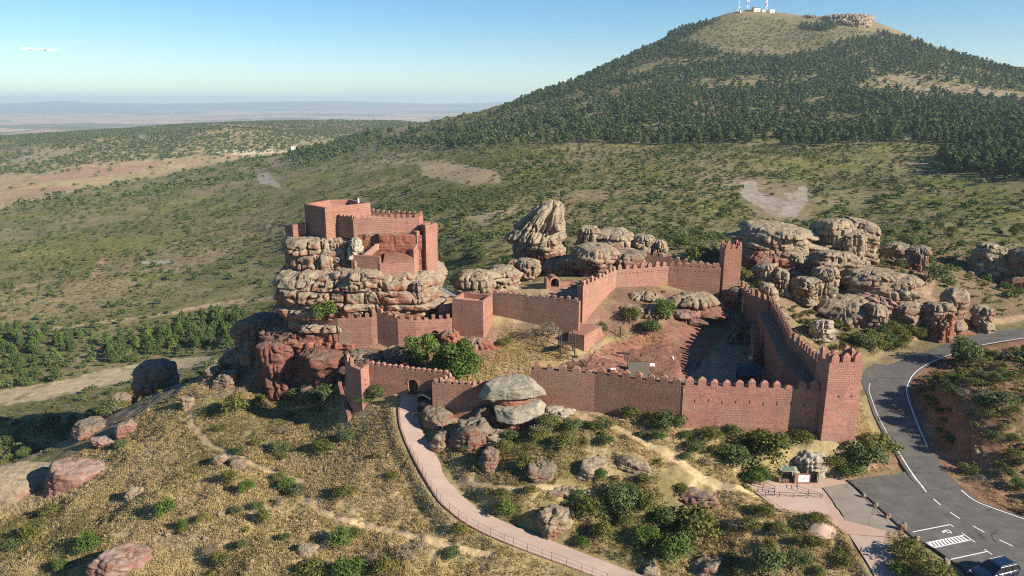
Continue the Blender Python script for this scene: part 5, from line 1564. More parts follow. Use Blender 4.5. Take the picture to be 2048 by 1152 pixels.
# gravel heap
q = P(1650, 1068, z=-.2)
v, f = ico(4)
d = np.hypot(v[:, 0], v[:, 1])
hh_ = np.where(v[:, 2] > 0, (1 - d) * 1.25 * (1 - .3 * (1 - d)), -.25)
V = np.stack([v[:, 0] * 1.95, v[:, 1] * 1.5, hh_ + (fbm3(v[:, 0] * 3, v[:, 1] * 3, v[:, 2] * 3, 3, 4) - .5) * .25], 1)
link('gravel_heap', mesh_np('gravel_heap', V, [f], M_gravel, True), None, 'conical heap of pink gravel at the edge of the grassy bank', 'heap', None, None, (q[0], q[1] + .9, gz(q[0], q[1] + .9) - .05))
# short posts by the gravel path
for x, y, h_, lb in ((1807, 1089, .95, 'dark short post at the bush by the last kerb stones'), (1721, 1104, .6, 'dark low post on the left edge of the gravel path'), (1838, 1110, .7, 'thin dark post in the bush beside the kerb')):
    q = G(x, y)
    MB().bar((0, 0, -.2), (0, 0, h_), .06).add([], []).build('post', M_iron, None, label=lb, cat='post', loc=q)
# wooden sign on the island
q = G(1861, 815)
t = thing('wooden_sign', 'low brown wooden panel on the red bank inside the bend', 'sign', q, .1)
MB().box((0, 0, .35), (1.6, .1, .5)).build('panel', plain('brown_board', (.20, .13, .09), .85), t)
for x in (-.7, .7):
    MB().bar((x, .08, -.4), (x, .08, .9), .05).build('post', M_wood, t)
# ---- the blue car
n_ = NT('blue_car_paint'); n_.color((.007, .011, .036)); n_.b.inputs['Roughness'].default_value = .28; n_.b.inputs['Specular IOR Level'].default_value = .5; n_.b.inputs['Coat Weight'].default_value = .6
M_blue = n_.m
M_cglass = plain('car_glass', (.010, .012, .016), .08, spec=.8, var=.05)
M_tyre = plain('tyre', (.015, .015, .016), .85, var=.1)
M_chrome = plain('chrome_strip', (.62, .63, .65), .25, metal=.9, var=.05)
M_lamp = plain('lamp_glass', (.55, .57, .60), .15, spec=.7, var=.05)
pa, pb_ = Vector(P(1896, 1120, z=0)[:2]), Vector(P(1974, 1103, z=0)[:2])
ax = (pb_ - pa).normalized()
nose = Vector(P(1950, 1163, z=0)[:2])
ctr = nose + ax * 2.25
car = thing('parked_car', 'dark blue estate car parked at the bottom right corner', 'car', (ctr.x, ctr.y, .005), math.atan2(-ax.y, -ax.x))
car.scale = (1.06, 1.06, 1.06)
# length sections along x (nose at +x): x, half width, sill z, belt z, roof half width, roof z
SEC = [(2.28, .62, .32, .62), (2.15, .80, .24, .72), (1.75, .88, .22, .82), (1.1, .90, .20, .92), (.55, .905, .20, .98), (-.6, .905, .20, 1.0), (-1.6, .89, .22, 1.02), (-2.1, .84, .28, 1.02), (-2.25, .70, .36, .95)]
bm = bmesh.new()
rows = []
for x, w_, s_, bz in SEC:
    prof = [(-w_ * .86, s_), (-w_, s_ + .16), (-w_ * 1.0, (s_ + bz) / 2 + .05), (-w_ * .93, bz), (-w_ * .55, bz + .035), (0, bz + .05)]
    prof = prof + [(-y, z) for y, z in prof[-2::-1]]
    rows.append([bm.verts.new((x, y, z)) for y, z in prof])
for a, b_ in zip(rows[:-1], rows[1:]):
    for i in range(len(a)):
        bm.faces.new((a[i], a[(i + 1) % len(a)], b_[(i + 1) % len(a)], b_[i]))
bm.faces.new(rows[0][::-1]); bm.faces.new(rows[-1])
bmesh.ops.recalc_face_normals(bm, faces=bm.faces[:])
me = bpy.data.meshes.new('body'); bm.to_mesh(me); bm.free(); me.materials.append(M_blue)
for f_ in me.polygons: f_.use_smooth = True
body = link('body', me, car)
sm = body.modifiers.new('s', 'SUBSURF'); sm.levels = sm.render_levels = 2
def prismy(name, rows, mat):
    b = MB()
    k = len(rows[0])
    vs = [p for r in rows for p in r]
    fs = [tuple(range(k))[::-1], tuple(range((len(rows) - 1) * k, len(rows) * k))]
    for j in range(len(rows) - 1):
        fs += [(j * k + i, j * k + (i + 1) % k, (j + 1) * k + (i + 1) % k, (j + 1) * k + i) for i in range(k)]
    o = b.add(vs, fs).build(name, mat, car)
    bm = bmesh.new(); bm.from_mesh(o.data); bmesh.ops.recalc_face_normals(bm, faces=bm.faces[:]); bm.to_mesh(o.data); bm.free()
    return o
def ringrect(z, x0, x1, w0, w1): return [(x1, -w1, z), (x1, w1, z), (x0, w0, z), (x0, -w0, z)]
bevel(prismy('cabin', [ringrect(.94, -2.14, 1.02, .80, .82), ringrect(1.44, -1.86, .14, .66, .66)], M_cglass), .05, 2)
bevel(prismy('roof', [ringrect(1.40, -1.95, .22, .69, .69), ringrect(1.475, -1.85, .10, .66, .65), ringrect(1.51, -1.6, -.1, .55, .54)], M_blue), .02, 2)
for s_ in (-1, 1):
    for x0, x1 in ((1.04, .17), (-.42, -.42), (-1.28, -1.22), (-2.12, -1.88)):
        MB().bar((x0, s_ * .825, .96), (x1, s_ * .685, 1.43), .035, 6).build('pillar', M_blue, car)
    MB().tube([(.05, s_ * .60, 1.50), (.0, s_ * .60, 1.56), (-1.75, s_ * .60, 1.56), (-1.82, s_ * .60, 1.49)], .022).build('roof_rail', M_chrome, car)
    mr = bevel(MB().box((.72, s_ * 1.0, .98), (.14, .22, .14)).build('wing_mirror', M_blue, car), .04, 2)
    bevel(MB().box((2.06, s_ * .60, .60), (.26, .30, .13)).build('headlight', M_lamp, car), .04, 2)
    for x in (1.42, -1.38):
        wh = MB().bar((x, s_ * .93, .33), (x, s_ * .70, .33), .33, 20).build('wheel', M_tyre, car)
        MB().bar((x, s_ * .945, .33), (x, s_ * .90, .33), .215, 14).build('rim', M_chrome, wh)
    for x in (.42, -.55):
        MB().box((x - .35, s_ * .905, .80), (.18, .03, .035)).build('door_handle', M_chrome, car)
MB().box((2.27, 0, .42), (.06, .9, .16)).build('grille', M_iron, car)
MB().box((2.30, 0, .34), (.02, .5, .10)).build('number_plate', M_white, car)

# ---- machines and signs in the courtyard
def place(px, py, z=5.4):
    q = P(px, py, z=z)
    for _ in range(4):
        q = P(px, py, z=gz(q[0], q[1]))
    return q
q = place(1133, 714)
t = thing('wooden_gallery', 'open timber frame platform standing before the stone buttress', 'siege engine', q, .15)
for x in (-1.15, 1.15):
    for y in (-.8, .8):
        MB().bar((x, y, -.2), (x * .95, y, 4.1), .09).build('post', M_wood, t)
for z in (.35, 1.3, 2.3):
    for y in (-.8, .8):
        MB().bar((-1.15, y, z), (1.15, y, z), .06).build('beam', M_wood, t)
for x in (-1.15, 1.15):
    MB().bar((x, -.8, .3), (x, .8, 2.2), .05).build('brace', M_wood, t)
dk = MB()
for i in range(7):
    dk.box((-1.0 + i * .33, 0, 2.34), (.27, 1.6, .05))
dk.build('deck', M_wood, t)
for s_ in (-1, 1):
    MB().bar((s_ * 1.3, -1.0, .3), (s_ * 1.3, -1.15, .3), .34, 12).build('wheel', M_wood, t)
q = place(1240, 688)
t = thing('siege_crane', 'dark upright timber post machine on a small wheeled base', 'siege engine', q)
MB().bar((0, 0, 0), (0, 0, 3.0), .14, 8, .11).build('post', M_wood, t)
for s_ in (-.5, .5):
    MB().bar((-.9, s_, .2), (1.5, s_, .2), .09).build('base_beam', M_wood, t)
MB().bar((1.35, -.6, .35), (1.35, .6, .35), .3, 12).build('drum', M_wood, t)
for a, b_ in (((-.8, 0, .2), (0, 0, 1.3)), ((.9, 0, .2), (0, 0, 1.3))):
    MB().bar(a, b_, .06).build('brace', M_wood, t)
q = place(1166, 741)
t = thing('giant_crossbow', 'long dark beam tilted up behind the rough front wall', 'siege engine', q)
e = P(1192, 700, Y=q[1] + 1.5)
MB().bar((0, 0, .2), (e[0] - q[0], e[1] - q[1], e[2] - q[2]), .13, 6, .07).build('arm', M_wood, t)
for x, y in ((-.7, -.5), (.7, -.5), (-.5, .6), (.7, .6)):
    MB().bar((x, y, -.2), (.25, 0, 1.6), .07).build('leg', M_wood, t)
MB().bar((-.6, 0, .3), (.6, 0, .3), .1).build('cross_beam', M_wood, t)
q = place(1277, 757)
t = thing('mantlet', 'grey sloping plank shelter open at the back near the front wall', 'shelter', (q[0], q[1] + 1.2, gz(q[0], q[1] + 1.2)), .05)
pk_ = MB()
for i in range(12):
    x = -1.45 + i * .262
    pk_.prism([(x, -.95, .05), (x + .25, -.95, .05), (x + .25, -.88, .05), (x, -.88, .05)], [(x, .55, 1.95), (x + .25, .55, 1.95), (x + .25, .62, 1.95), (x, .62, 1.95)])
pk_.build('plank_screen', M_greywood, t)
MB().bar((-1.6, .62, 1.98), (1.75, .62, 1.98), .07).build('ridge_pole', M_wood, t)
for x in (-1.4, 1.4):
    MB().bar((x, .62, -.1), (x, .62, 1.95), .07).build('post', M_wood, t)
q = place(1246, 716)
t = thing('battering_ram', 'low dark timber trestle on the red bedrock', 'siege engine', q, -.2)
MB().bar((-1.1, 0, .8), (1.1, 0, .8), .16, 8).build('ram_beam', M_wood, t)
for x in (-.8, .8):
    for y in (-.5, .5):
        MB().bar((x, y, -.3), (x, 0, .95), .06).build('leg', M_wood, t)
def sign(px, py, lb, w_=.75):
    q = place(px, py)
    t = thing('information_sign', lb, 'sign', q)
    MB().bar((0, 0, -.2), (0, 0, 1.0), .035).build('post', M_iron, t)
    MB().prism([(-w_ / 2, -.25, .86), (w_ / 2, -.25, .86), (w_ / 2, .25, 1.16), (-w_ / 2, .25, 1.16)], [(-w_ / 2, -.25, .90), (w_ / 2, -.25, .90), (w_ / 2, .25, 1.20), (-w_ / 2, .25, 1.20)]).build('panel', M_white, t)
sign(1304, 742, 'white sign on a post right of the grey plank shelter')
sign(1226, 752, 'white sign half hidden behind the front wall merlons')
sign(1346, 728, 'small white topped post on the bedrock edge', .2)
sign(1500, 728, 'white sign in the shade by the triangular frame', .5)
sign(1523, 708, 'white sign in the shade under the wall walk', .45)
q = place(1479, 684)
t = thing('trebuchet', 'large dark trebuchet with upright arm in the shaded back of the courtyard', 'siege engine', q, .1)
for s_ in (-.8, .8):
    for x in (-1.9, 1.9):
        MB().bar((x, s_ * 1.2, 0), (0, s_, 3.0), .12).build('trestle_leg', M_wood, t)
    MB().bar((-2.1, s_ * 1.2, .12), (2.1, s_ * 1.2, .12), .12).build('base_beam', M_wood, t)
MB().bar((0, -.9, 2.95), (0, .9, 2.95), .11).build('axle', M_wood, t)
MB().bar((0, 0, 1.6), (-.05, 0, 8.2), .12, 6, .05).build('arm', M_wood, t)
MB().box((0, 0, .5), (1.0, .9, 1.2), 0, .85).build('counterweight', M_wood, t)
MB().bar((-2.1, -1.2, .2), (-2.1, 1.2, .2), .09).build('cross_beam', M_wood, t)
q = place(1520, 738)
t = thing('ladder_frame', 'dark triangular timber frame leaning in the shade of the wall walk', 'siege engine', q, .2)
MB().bar((-1.2, 0, 0), (-1.2, 0, 2.4), .08).build('upright', M_wood, t)
MB().bar((-1.2, 0, 2.4), (1.6, 0, .1), .08).build('rafter', M_wood, t)
MB().bar((-1.3, 0, .1), (1.7, 0, .1), .08).build('sill', M_wood, t)
for k in range(4):
    MB().bar((-1.2, 0, .5 + .4 * k), (1.1 - .5 * k, 0, .5 + .4 * k), .04).build('rung', M_wood, t)
q = place(1502, 772)
t = thing('black_shed', 'dark sloping roof shelter behind the sunlit front wall', 'shelter', (q[0], q[1] + 1.5, gz(q[0], q[1] + 1.5)), -.1)
MB().prism([(-1.7, -1.2, 1.2), (1.7, -1.2, 1.2), (1.7, 1.2, 2.3), (-1.7, 1.2, 2.3)], [(-1.7, -1.2, 1.28), (1.7, -1.2, 1.28), (1.7, 1.2, 2.38), (-1.7, 1.2, 2.38)]).build('roof', M_slate, t)
for x in (-1.5, 1.5):
    for y, h_ in ((-1.0, 1.25), (1.0, 2.2)):
        MB().bar((x, y, -.2), (x, y, h_), .06).build('post', M_wood, t)
MB().box((0, 1.0, 0), (3.0, .06, 1.9)).build('back_wall', M_wood, t)
# vaulted opening in the inner yard
q = P(1107, 585, Y=128.5); zq = gz(q[0], q[1])
t = thing('vaulted_doorway', 'low red stone vault with a dark doorway in the inner yard', 'doorway', (q[0], q[1], zq), .25)
vb = MB()
for k in range(8):
    a0, a1 = math.pi * k / 8, math.pi * (k + 1) / 8
    vs = []
    for rr in (.75, 1.1):
        for aa in (a0, a1):
            for y in (-.8, 1.6):
                vs.append((rr * math.cos(aa), y, .9 + rr * math.sin(aa)))
    vb.add(vs, [(0, 2, 3, 1), (4, 5, 7, 6), (0, 4, 6, 2), (1, 3, 7, 5), (0, 1, 5, 4), (2, 6, 7, 3)])
vb.build('vault', M_light, t)
for s_ in (-.925, .925):
    MB().box((s_, .4, -.4), (.35, 2.4, 1.3)).build('jamb', M_light, t)
MB().box((0, 1.45, -.3), (1.5, .1, 1.9)).build('door', M_dark, t)
q2 = P(1097, 588, Y=126.5)
MB().box((-1.5, -.4, -.5), (.45, 1.8, 2.3), 0, .9).build('buttress_wall', M_light, t)
MB().box((2.2, .2, -.5), (1.9, .5, 1.2)).build('side_wall', M_light, t)
# metal footbridge and steps up to the keep
a = Vector(P(862, 574, Y=120.2)); b_ = Vector(P(882, 577, Y=119.8)); c = Vector(P(914, 595, Y=118.4))
t = thing('metal_footbridge', 'grey metal footbridge with open steps climbing to the keep side tower', 'bridge', tuple(a))
z0 = Vector((0, 0, 0))
w_ = Vector((.25, 1.0, 0)).normalized() * .55
dk = MB(); dk.prism([tuple(p - a + s * w_) for p, s in ((a, -1), (b_, -1), (b_, 1), (a, 1))], [tuple(p - a + s * w_ + Vector((0, 0, .1))) for p, s in ((a, -1), (b_, -1), (b_, 1), (a, 1))]); dk.build('deck', M_steel, t)
sp = MB()
for k in range(13):
    p_ = b_ + (c - b_) * (k + .5) / 13 - a
    sp.box(tuple(p_), (.24, 1.0, .05), math.atan2(w_.y, w_.x) - math.pi / 2)
sp.build('steps', M_steel, t)
for s_ in (-1, 1):
    MB().tube([tuple(p - a + s_ * w_) for p in (a, b_, c)], .07).build('stringer', M_steel, t)
    MB().tube([tuple(p - a + s_ * w_ + Vector((0, 0, 1.0))) for p in (a, b_, c)], .03).build('handrail', M_steel, t)
    for k in range(6):
        p_ = (a + (b_ - a) * k / 2 if k < 3 else b_ + (c - b_) * (k - 2) / 3) - a + s_ * w_
        MB().bar(tuple(p_), tuple(p_ + Vector((0, 0, 1.0))), .022, 4).build('post', M_steel, t)
# ---- hill top: masts and station buildings
M_red = plain('red_mast_paint', (.45, .06, .05), .6); M_mw = plain('white_mast_paint', (.75, .75, .75), .6)
def mast(px, h, wb, lb, bands=True, dishes=0):
    u = H(px, 1392, 0)
    z = gz(u[0], u[1])
    t = thing('lattice_mast', lb, 'mast', (u[0], u[1], z), .4, 'masts on the hill top')
    n = int(h / 3.2)
    for k in range(n):
        b = MB()
        za, zb_ = h * k / n, h * (k + 1) / n
        wa, wb2 = wb * (1 - .8 * k / n), wb * (1 - .8 * (k + 1) / n)
        cs = lambda w: [(-w, -w), (w, -w), (w, w), (-w, w)]
        for i in range(4):
            a0, a1 = cs(wa)[i], cs(wb2)[i]; c0 = cs(wa)[(i + 1) % 4]
            b.bar((*a0, za), (*a1, zb_), .16, 4)
            b.bar((*c0, za), (*a1, zb_), .09, 4)
            b.bar((*a0, za), (*c0, za), .09, 4)
        b.build('section', M_red if bands and k % 3 == 0 else M_mw, t)
    for k in range(dishes):
        a_ = k * 2.2
        MB().bar((1.2 * math.cos(a_), -1.4, h * (.35 + .12 * k)), (1.2 * math.cos(a_), -2.0, h * (.35 + .12 * k)), 1.1, 10).build('dish', M_mw, t)
mast(1477, 44, 2.2, 'tallest red and white lattice mast with dishes on the hill top', True, 4)
mast(1513, 30, 1.5, 'red and white lattice mast right of the tallest one', True, 3)
mast(1460, 20, .7, 'short thin mast at the left of the tallest one', False, 1)
for px, w_, h_, mt, lb in ((1495, 11, 5, M_white, 'white station building between the two tall masts'), (1489, 5, 6.5, M_fine, 'small red roofed hut beside the tallest mast'), (1508, 6, 3.5, M_white, 'small white hut at the foot of the right mast'), (1524, 9, 4.5, M_white, 'white hut at the right end of the station'), (1464, 4, 3.2, M_white, 'tiny white hut at the left end of the station')):
    u = H(px, 1385, 0); z = gz(u[0], u[1])
    t = thing('station_hut', lb, 'building', (u[0], u[1], z), .1, 'station huts on the hill top')
    MB().box((0, 0, -2), (w_, 6, h_ + 2)).build('walls', mt, t)
    MB().prism([(-w_ / 2 - .3, -3.3, h_ + .01), (w_ / 2 + .3, -3.3, h_ + .01), (w_ / 2 + .3, 3.3, h_ + .01), (-w_ / 2 - .3, 3.3, h_ + .01)], [(-w_ / 2, -.4, h_ + 1), (w_ / 2, -.4, h_ + 1), (w_ / 2, .4, h_ + 1), (-w_ / 2, .4, h_ + 1)]).build('roof', M_fine if mt is M_fine else M_slate, t)
    MB().box((.5, -3.02, 0), (1.2, .08, 2)).build('door', M_dark, t)
# white chapel in the valley
u = G(588, 300, 600)
t = thing('white_house', 'tiny white house by the pale fields far on the left', 'house', u)
MB().box((0, 0, -2), (9, 7, 9)).build('walls', M_white, t)
MB().prism([(-4.8, -3.8, 7.01), (4.8, -3.8, 7.01), (4.8, 3.8, 7.01), (-4.8, 3.8, 7.01)], [(-4.8, -.1, 9.5), (4.8, -.1, 9.5), (4.8, .1, 9.5), (-4.8, .1, 9.5)]).build('roof', M_fine, t)
MB().box((2, -3.53, 0), (1.4, .1, 2.6)).build('door', M_dark, t)
# ---- one small cloud, far beyond the air near the ground
cn = bpy.data.materials.new('thin_cloud')
cn.use_nodes = True
ct_ = cn.node_tree; ct_.nodes.clear()
tr_ = ct_.nodes.new('ShaderNodeBsdfTransparent'); df_ = ct_.nodes.new('ShaderNodeBsdfDiffuse'); df_.inputs['Color'].default_value = (.9, .9, .9, 1)
mx_ = ct_.nodes.new('ShaderNodeMixShader'); lw_ = ct_.nodes.new('ShaderNodeLayerWeight'); lw_.inputs['Blend'].default_value = .35
mp_ = ct_.nodes.new('ShaderNodeMapRange'); mp_.inputs[1].default_value = 0; mp_.inputs[2].default_value = .75; mp_.inputs[3].default_value = .2; mp_.inputs[4].default_value = 0
ct_.links.new(lw_.outputs['Facing'], mp_.inputs[0]); ct_.links.new(mp_.outputs[0], mx_.inputs[0])
ct_.links.new(tr_.outputs[0], mx_.inputs[1]); ct_.links.new(df_.outputs[0], mx_.inputs[2])
oo_ = ct_.nodes.new('ShaderNodeOutputMaterial'); ct_.links.new(mx_.outputs[0], oo_.inputs['Surface'])
cpos = P(76, 98, Y=24000)
VV, FF, off_ = [], [], 0
rg_ = np.random.default_rng(8)
for k in range(9):
    p_, f_ = boulder_geo(rg_.uniform(130, 300), 150, rg_.uniform(22, 55), 300 + k, n=2.0, amp=.05, beds=0, sub=4)
    VV.append(p_ + np.array([-420 + 105 * k + rg_.uniform(-30, 30), rg_.uniform(-100, 100), rg_.uniform(-28, 28)])); FF.append(f_ + off_); off_ += len(p_)
link('cloud', mesh_np('cloud', np.concatenate(VV), FF, cn, True), None, 'one small thin white cloud low in the left sky', 'cloud', None, None, cpos)

# ================================================================ VEGETATION
def leafmat(name, c, c2, transl=.25):
    n = NT(name)
    at_ = n.n('Attribute', attribute_name='tint').outputs['Fac']
    rnd = n.n('ObjectInfo').outputs['Random']
    pos = n.n('NewGeometry').outputs['Position']
    k = n.math('FRACT', n.math('ADD', at_, rnd))
    cc = n.mix(n.math('ADD', n.math('MULTIPLY', k, .7), n.math('MULTIPLY', n.noise(pos, 1.1, 3), .3)), c, c2)
    n.color(cc)
    n.b.inputs['Roughness'].default_value = .75
    tr = n.n('BsdfTranslucent')
    n.L(cc, tr.inputs['Color'])
    mx = n.n('MixShader')
    mx.inputs[0].default_value = transl
    n.L(n.b.outputs[0], mx.inputs[1]); n.L(tr.outputs[0], mx.inputs[2])
    n.L(mx.outputs[0], n.out.inputs['Surface'])
    return n.m
ML_oak = leafmat('evergreen_oak_leaves', (.066, .094, .036), (.125, .158, .060))
ML_broom = leafmat('olive_scrub_leaves', (.085, .10, .026), (.17, .165, .05))
ML_pine = leafmat('pine_needles', (.045, .078, .028), (.092, .13, .045), .2)
ML_lime = leafmat('fresh_green_leaves', (.065, .115, .025), (.14, .20, .05), .3)
ML_grey = leafmat('grey_dry_twigs', (.14, .115, .09), (.25, .21, .17), .1)
ML_grass = leafmat('dry_grass_blades', (.40, .31, .15), (.58, .46, .245), .4)
ML_green = leafmat('green_grass_blades', (.15, .14, .05), (.28, .24, .10), .35)
M_bark = plain('bark', (.10, .075, .055), .95, var=.3, scale=5)

def quads_at(c, n, up, s, asp, rg):
    """leaf quads centred at c, facing n"""
    n = n / np.linalg.norm(n, axis=1)[:, None]
    a = np.cross(n, rg.normal(size=n.shape)); a /= np.linalg.norm(a, axis=1)[:, None]
    b = np.cross(n, a)
    s = s[:, None]
    V = np.stack([c - a * s - b * s * asp, c + a * s - b * s * asp * .6, c + a * s * .8 + b * s * asp, c - a * s * .7 + b * s * asp * .8], 1)
    return V.reshape(-1, 3)
def crown_geo(seed, nl, lobes, leaf, shape='dome', fill=.35, spread=.62):
    """crown of leaf sprays in a unit-wide volume, height about 1, standing on z=0"""
    rg = np.random.default_rng(seed)
    C, Rr = [], []
    for i in range(lobes):
        if shape == 'dome':
            a = rg.uniform(0, 6.28); q = math.sqrt(rg.random()) * spread * .62
            C.append((q * math.cos(a), q * math.sin(a), rg.uniform(.28, .78 - .7 * q))); Rr.append(rg.uniform(.16, .30))
        elif shape == 'pine':
            h = rg.random() ** .8
            a = rg.uniform(0, 6.28); q = (1 - h) ** .8 * .34 * rg.uniform(.4, 1)
            C.append((q * math.cos(a), q * math.sin(a), .16 + .76 * h)); Rr.append(.10 + .15 * (1 - h) * rg.uniform(.7, 1.2))
        else:
            a = rg.uniform(0, 6.28); q = math.sqrt(rg.random()) * .40
            C.append((q * math.cos(a), q * math.sin(a), rg.uniform(.20, .90 - .6 * q))); Rr.append(rg.uniform(.12, .2))
    C, Rr = np.array(C), np.array(Rr)
    w = Rr ** 2 / (Rr ** 2).sum()
    li = rg.choice(lobes, nl, p=w)
    d = rg.normal(size=(nl, 3)); d /= np.linalg.norm(d, axis=1)[:, None]
    d[:, 2] = np.where(d[:, 2] < -.4, -d[:, 2], d[:, 2])
    rad = Rr[li] * np.where(rg.random(nl) < fill, rg.uniform(.4, .9, nl), rg.uniform(.9, 1.12, nl))
    c = C[li] + d * rad[:, None] * np.array([1, 1, .85])
    c[:, 2] = np.maximum(c[:, 2], .03)
    nn = d + rg.normal(size=(nl, 3)) * .55
    return quads_at(c, nn, None, leaf * rg.uniform(.6, 1.3, nl), rg.uniform(.55, .95, nl)[:, None], rg)
def tint_attr(me, vals):
    a = me.attributes.new('tint', 'FLOAT', 'POINT')
    a.data.foreach_set('value', vals.astype(np.float32))
def leaf_mesh(name, V, mat, seed=0):
    n = len(V) // 4
    me = mesh_np(name, V, [np.arange(n * 4).reshape(n, 4)], mat, False)
    tint_attr(me, np.repeat(np.random.default_rng(seed).random(n) * .25, 4))
    return me
def scatter(name, protos, pts, size, hgt, mat, label, cat, tint=None, sink=.05, kind='stuff'):
    """one object for plants nobody could count"""
    rg = np.random.default_rng(len(pts))
    n = len(pts)
    which = rg.integers(0, len(protos), n)
    Vs, Ts = [], []
    tint = rg.random(n) if tint is None else tint
    for k, pv in enumerate(protos):
        s = np.where(which == k)[0]
        if not len(s): continue
        a = rg.uniform(0, 6.28, len(s))
        ca, sa = np.cos(a), np.sin(a)
        x = pv[None, :, 0] * size[s, None]; y = pv[None, :, 1] * size[s, None]
        V = np.stack([x * ca[:, None] - y * sa[:, None] + pts[s, 0:1], x * sa[:, None] + y * ca[:, None] + pts[s, 1:2],
                      pv[None, :, 2] * hgt[s, None] + pts[s, 2:3] - sink * hgt[s, None]], -1)
        Vs.append(V.reshape(-1, 3)); Ts.append(np.repeat(tint[s], len(pv)))
    V, T_ = np.concatenate(Vs), np.concatenate(Ts)
    me = mesh_np(name, V, [np.arange(len(V)).reshape(-1, 4)], mat, False)
    tint_attr(me, T_)
    return link(name, me, None, label, cat, None, kind)

def wedge(n, r0, r1, a0=-.74, a1=.74, seed=0):
    rg = np.random.default_rng(seed)
    az = rg.uniform(a0, a1, n)
    r = np.sqrt(rg.uniform(r0 * r0, r1 * r1, n))
    x, y = r * np.sin(az), r * np.cos(az)
    return np.stack([x, y, zat(x, y)], 1)
def px_of(p): return proj(np.asarray(p, float))
def seen(p, up=1.0):
    """not hidden by ground nearer to the camera, and inside the frame"""
    x, y = p[:, 0], p[:, 1]
    r = np.hypot(x, y)
    q = (p[:, 2] + up - ZC) / r
    fi = (np.arctan2(x, y) + .92) / 1.84 * (NA - 1)
    i = np.clip(fi.astype(int), 0, NA - 1)
    cm = np.maximum.accumulate(GS, axis=1)
    j = np.clip(np.interp(np.log(r), LR, np.arange(NR)).astype(int) - 2, 0, NR - 1)
    a, b = px_of(p)
    return (q > cm[i, j]) & (a > -30) & (a < 2078) & (b > -20) & (b < 1190)
ROADBUF = [(road_c[::2], 4.1), (path_c[::2], 2.0), (spur_c, 2.1)]
def offroad(p, extra=0.0):
    m = np.ones(len(p), bool)
    for c, w in ROADBUF:
        m &= segdist(c, p[:, 0], p[:, 1])[0] > w + extra
    pk = [(a[0], a[1]) for a in FLAT]
    m &= ~(inpoly(pk, p[:, 0], p[:, 1]) & (p[:, 1] < 95))
    sd = segdist([s[:2] for s in sh], p[:, 0], p[:, 1])[0]
    m &= (sd > 1.6 + extra)
    return m
# footprints of walls and rocks that plants keep clear of
BUILT = [[A0[:2], A1[:2], A2[:2], CI[0][:2], (A1[0], A1[1] + 2), (A0[0], A0[1] + 2)]]
WALLS = [([A0, A0b, A1, A2], 1.3), (CO, 1.2), (CI, 1.2), (E, 1.6), (F, 1.5), (I_, 1.2), (J1, 1.3), (JJ, 1.1), (J, 1.1), (Rr, 1.2), (CR, 1.2), ([HP[0], HP[1], HP[2], HP[3]], 2.2), ([B[0], B[1], B[2], B[3]], 2.2), ([D[0], D[2]], 2.5)]
CORE = [I_[0][:2], I_[6][:2], h0[:2], F[0][:2], F[2][:2], E[0][:2], E[1][:2], E[2][:2], E[3][:2], (42, 131), (43, 136), (30, 156), (5, 158), (-10, 133), (-41, 133), (-41, 118)]
WALK = [p[:2] for p in CO] + [p[:2] for p in CI[::-1]]
def incore(p):
    return inpoly(CORE, p[:, 0], p[:, 1]) | inpoly(WALK, p[:, 0], p[:, 1])
TRW = [(np.array([G(a, b) for a, b in pl]), hw) for pl, hw, c in TRAILS]
ROCKXY = np.array([(o.location.x, o.location.y, max(o.dimensions.x, o.dimensions.y) * .40) for o in COL.objects if o.get('category') == 'rock'])
def offwalls(p, pad=0.0):
    m = np.ones(len(p), bool)
    for c, w in WALLS:
        m &= segdist(c, p[:, 0], p[:, 1])[0] > w + pad
    for c, hw in TRW:
        m &= segdist(c, p[:, 0], p[:, 1])[0] > hw * 1.3
    for x, y, r in ROCKXY:
        m &= np.hypot(p[:, 0] - x, p[:, 1] - y) > r + pad * .5
    return m

# ---- single shrubs near the camera
def shrub_protos(base, n, nl, lobes, leaf, shape, mat, name, fill=.35):
    return [leaf_mesh(name, crown_geo(base + i, nl, lobes, leaf, shape, fill), mat, base + i) for i in range(n)]
PR = {'oak': shrub_protos(300, 4, 1500, 16, .031, 'dome', ML_oak, 'shrub'),
      'broom': shrub_protos(320, 4, 1300, 14, .030, 'dome', ML_broom, 'shrub'),
      'lime': shrub_protos(340, 3, 1500, 15, .031, 'dome', ML_lime, 'shrub'),
      'grey': shrub_protos(360, 3, 900, 12, .022, 'dome', ML_grey, 'shrub', .5)}
def shrub(p, w, h, kind, label, group, i=0, name='shrub'):
    o = link(name, PR[kind][i % len(PR[kind])], None, label, 'shrub', group, None, (p[0], p[1], p[2] - .04 * h))
    o.scale = (w, w * (.85 + .3 * RNG.random()), h)
    o.rotation_euler = (0, 0, RNG.random() * 6.28)
    return o
def shrub_px(px, py, wpx, kind, label, group=None, hr=.8, i=0):
    p = G(px, py) if px != 654 else P(652, 640, Y=113.2)
    w = wpx * math.hypot(p[0], p[1]) / FPX * .98 * 1.12
    return shrub(p, w, w * hr * 1.12, kind, label, group, i)
GS_L = 'bushes on the dry grass slope left of the footpath'
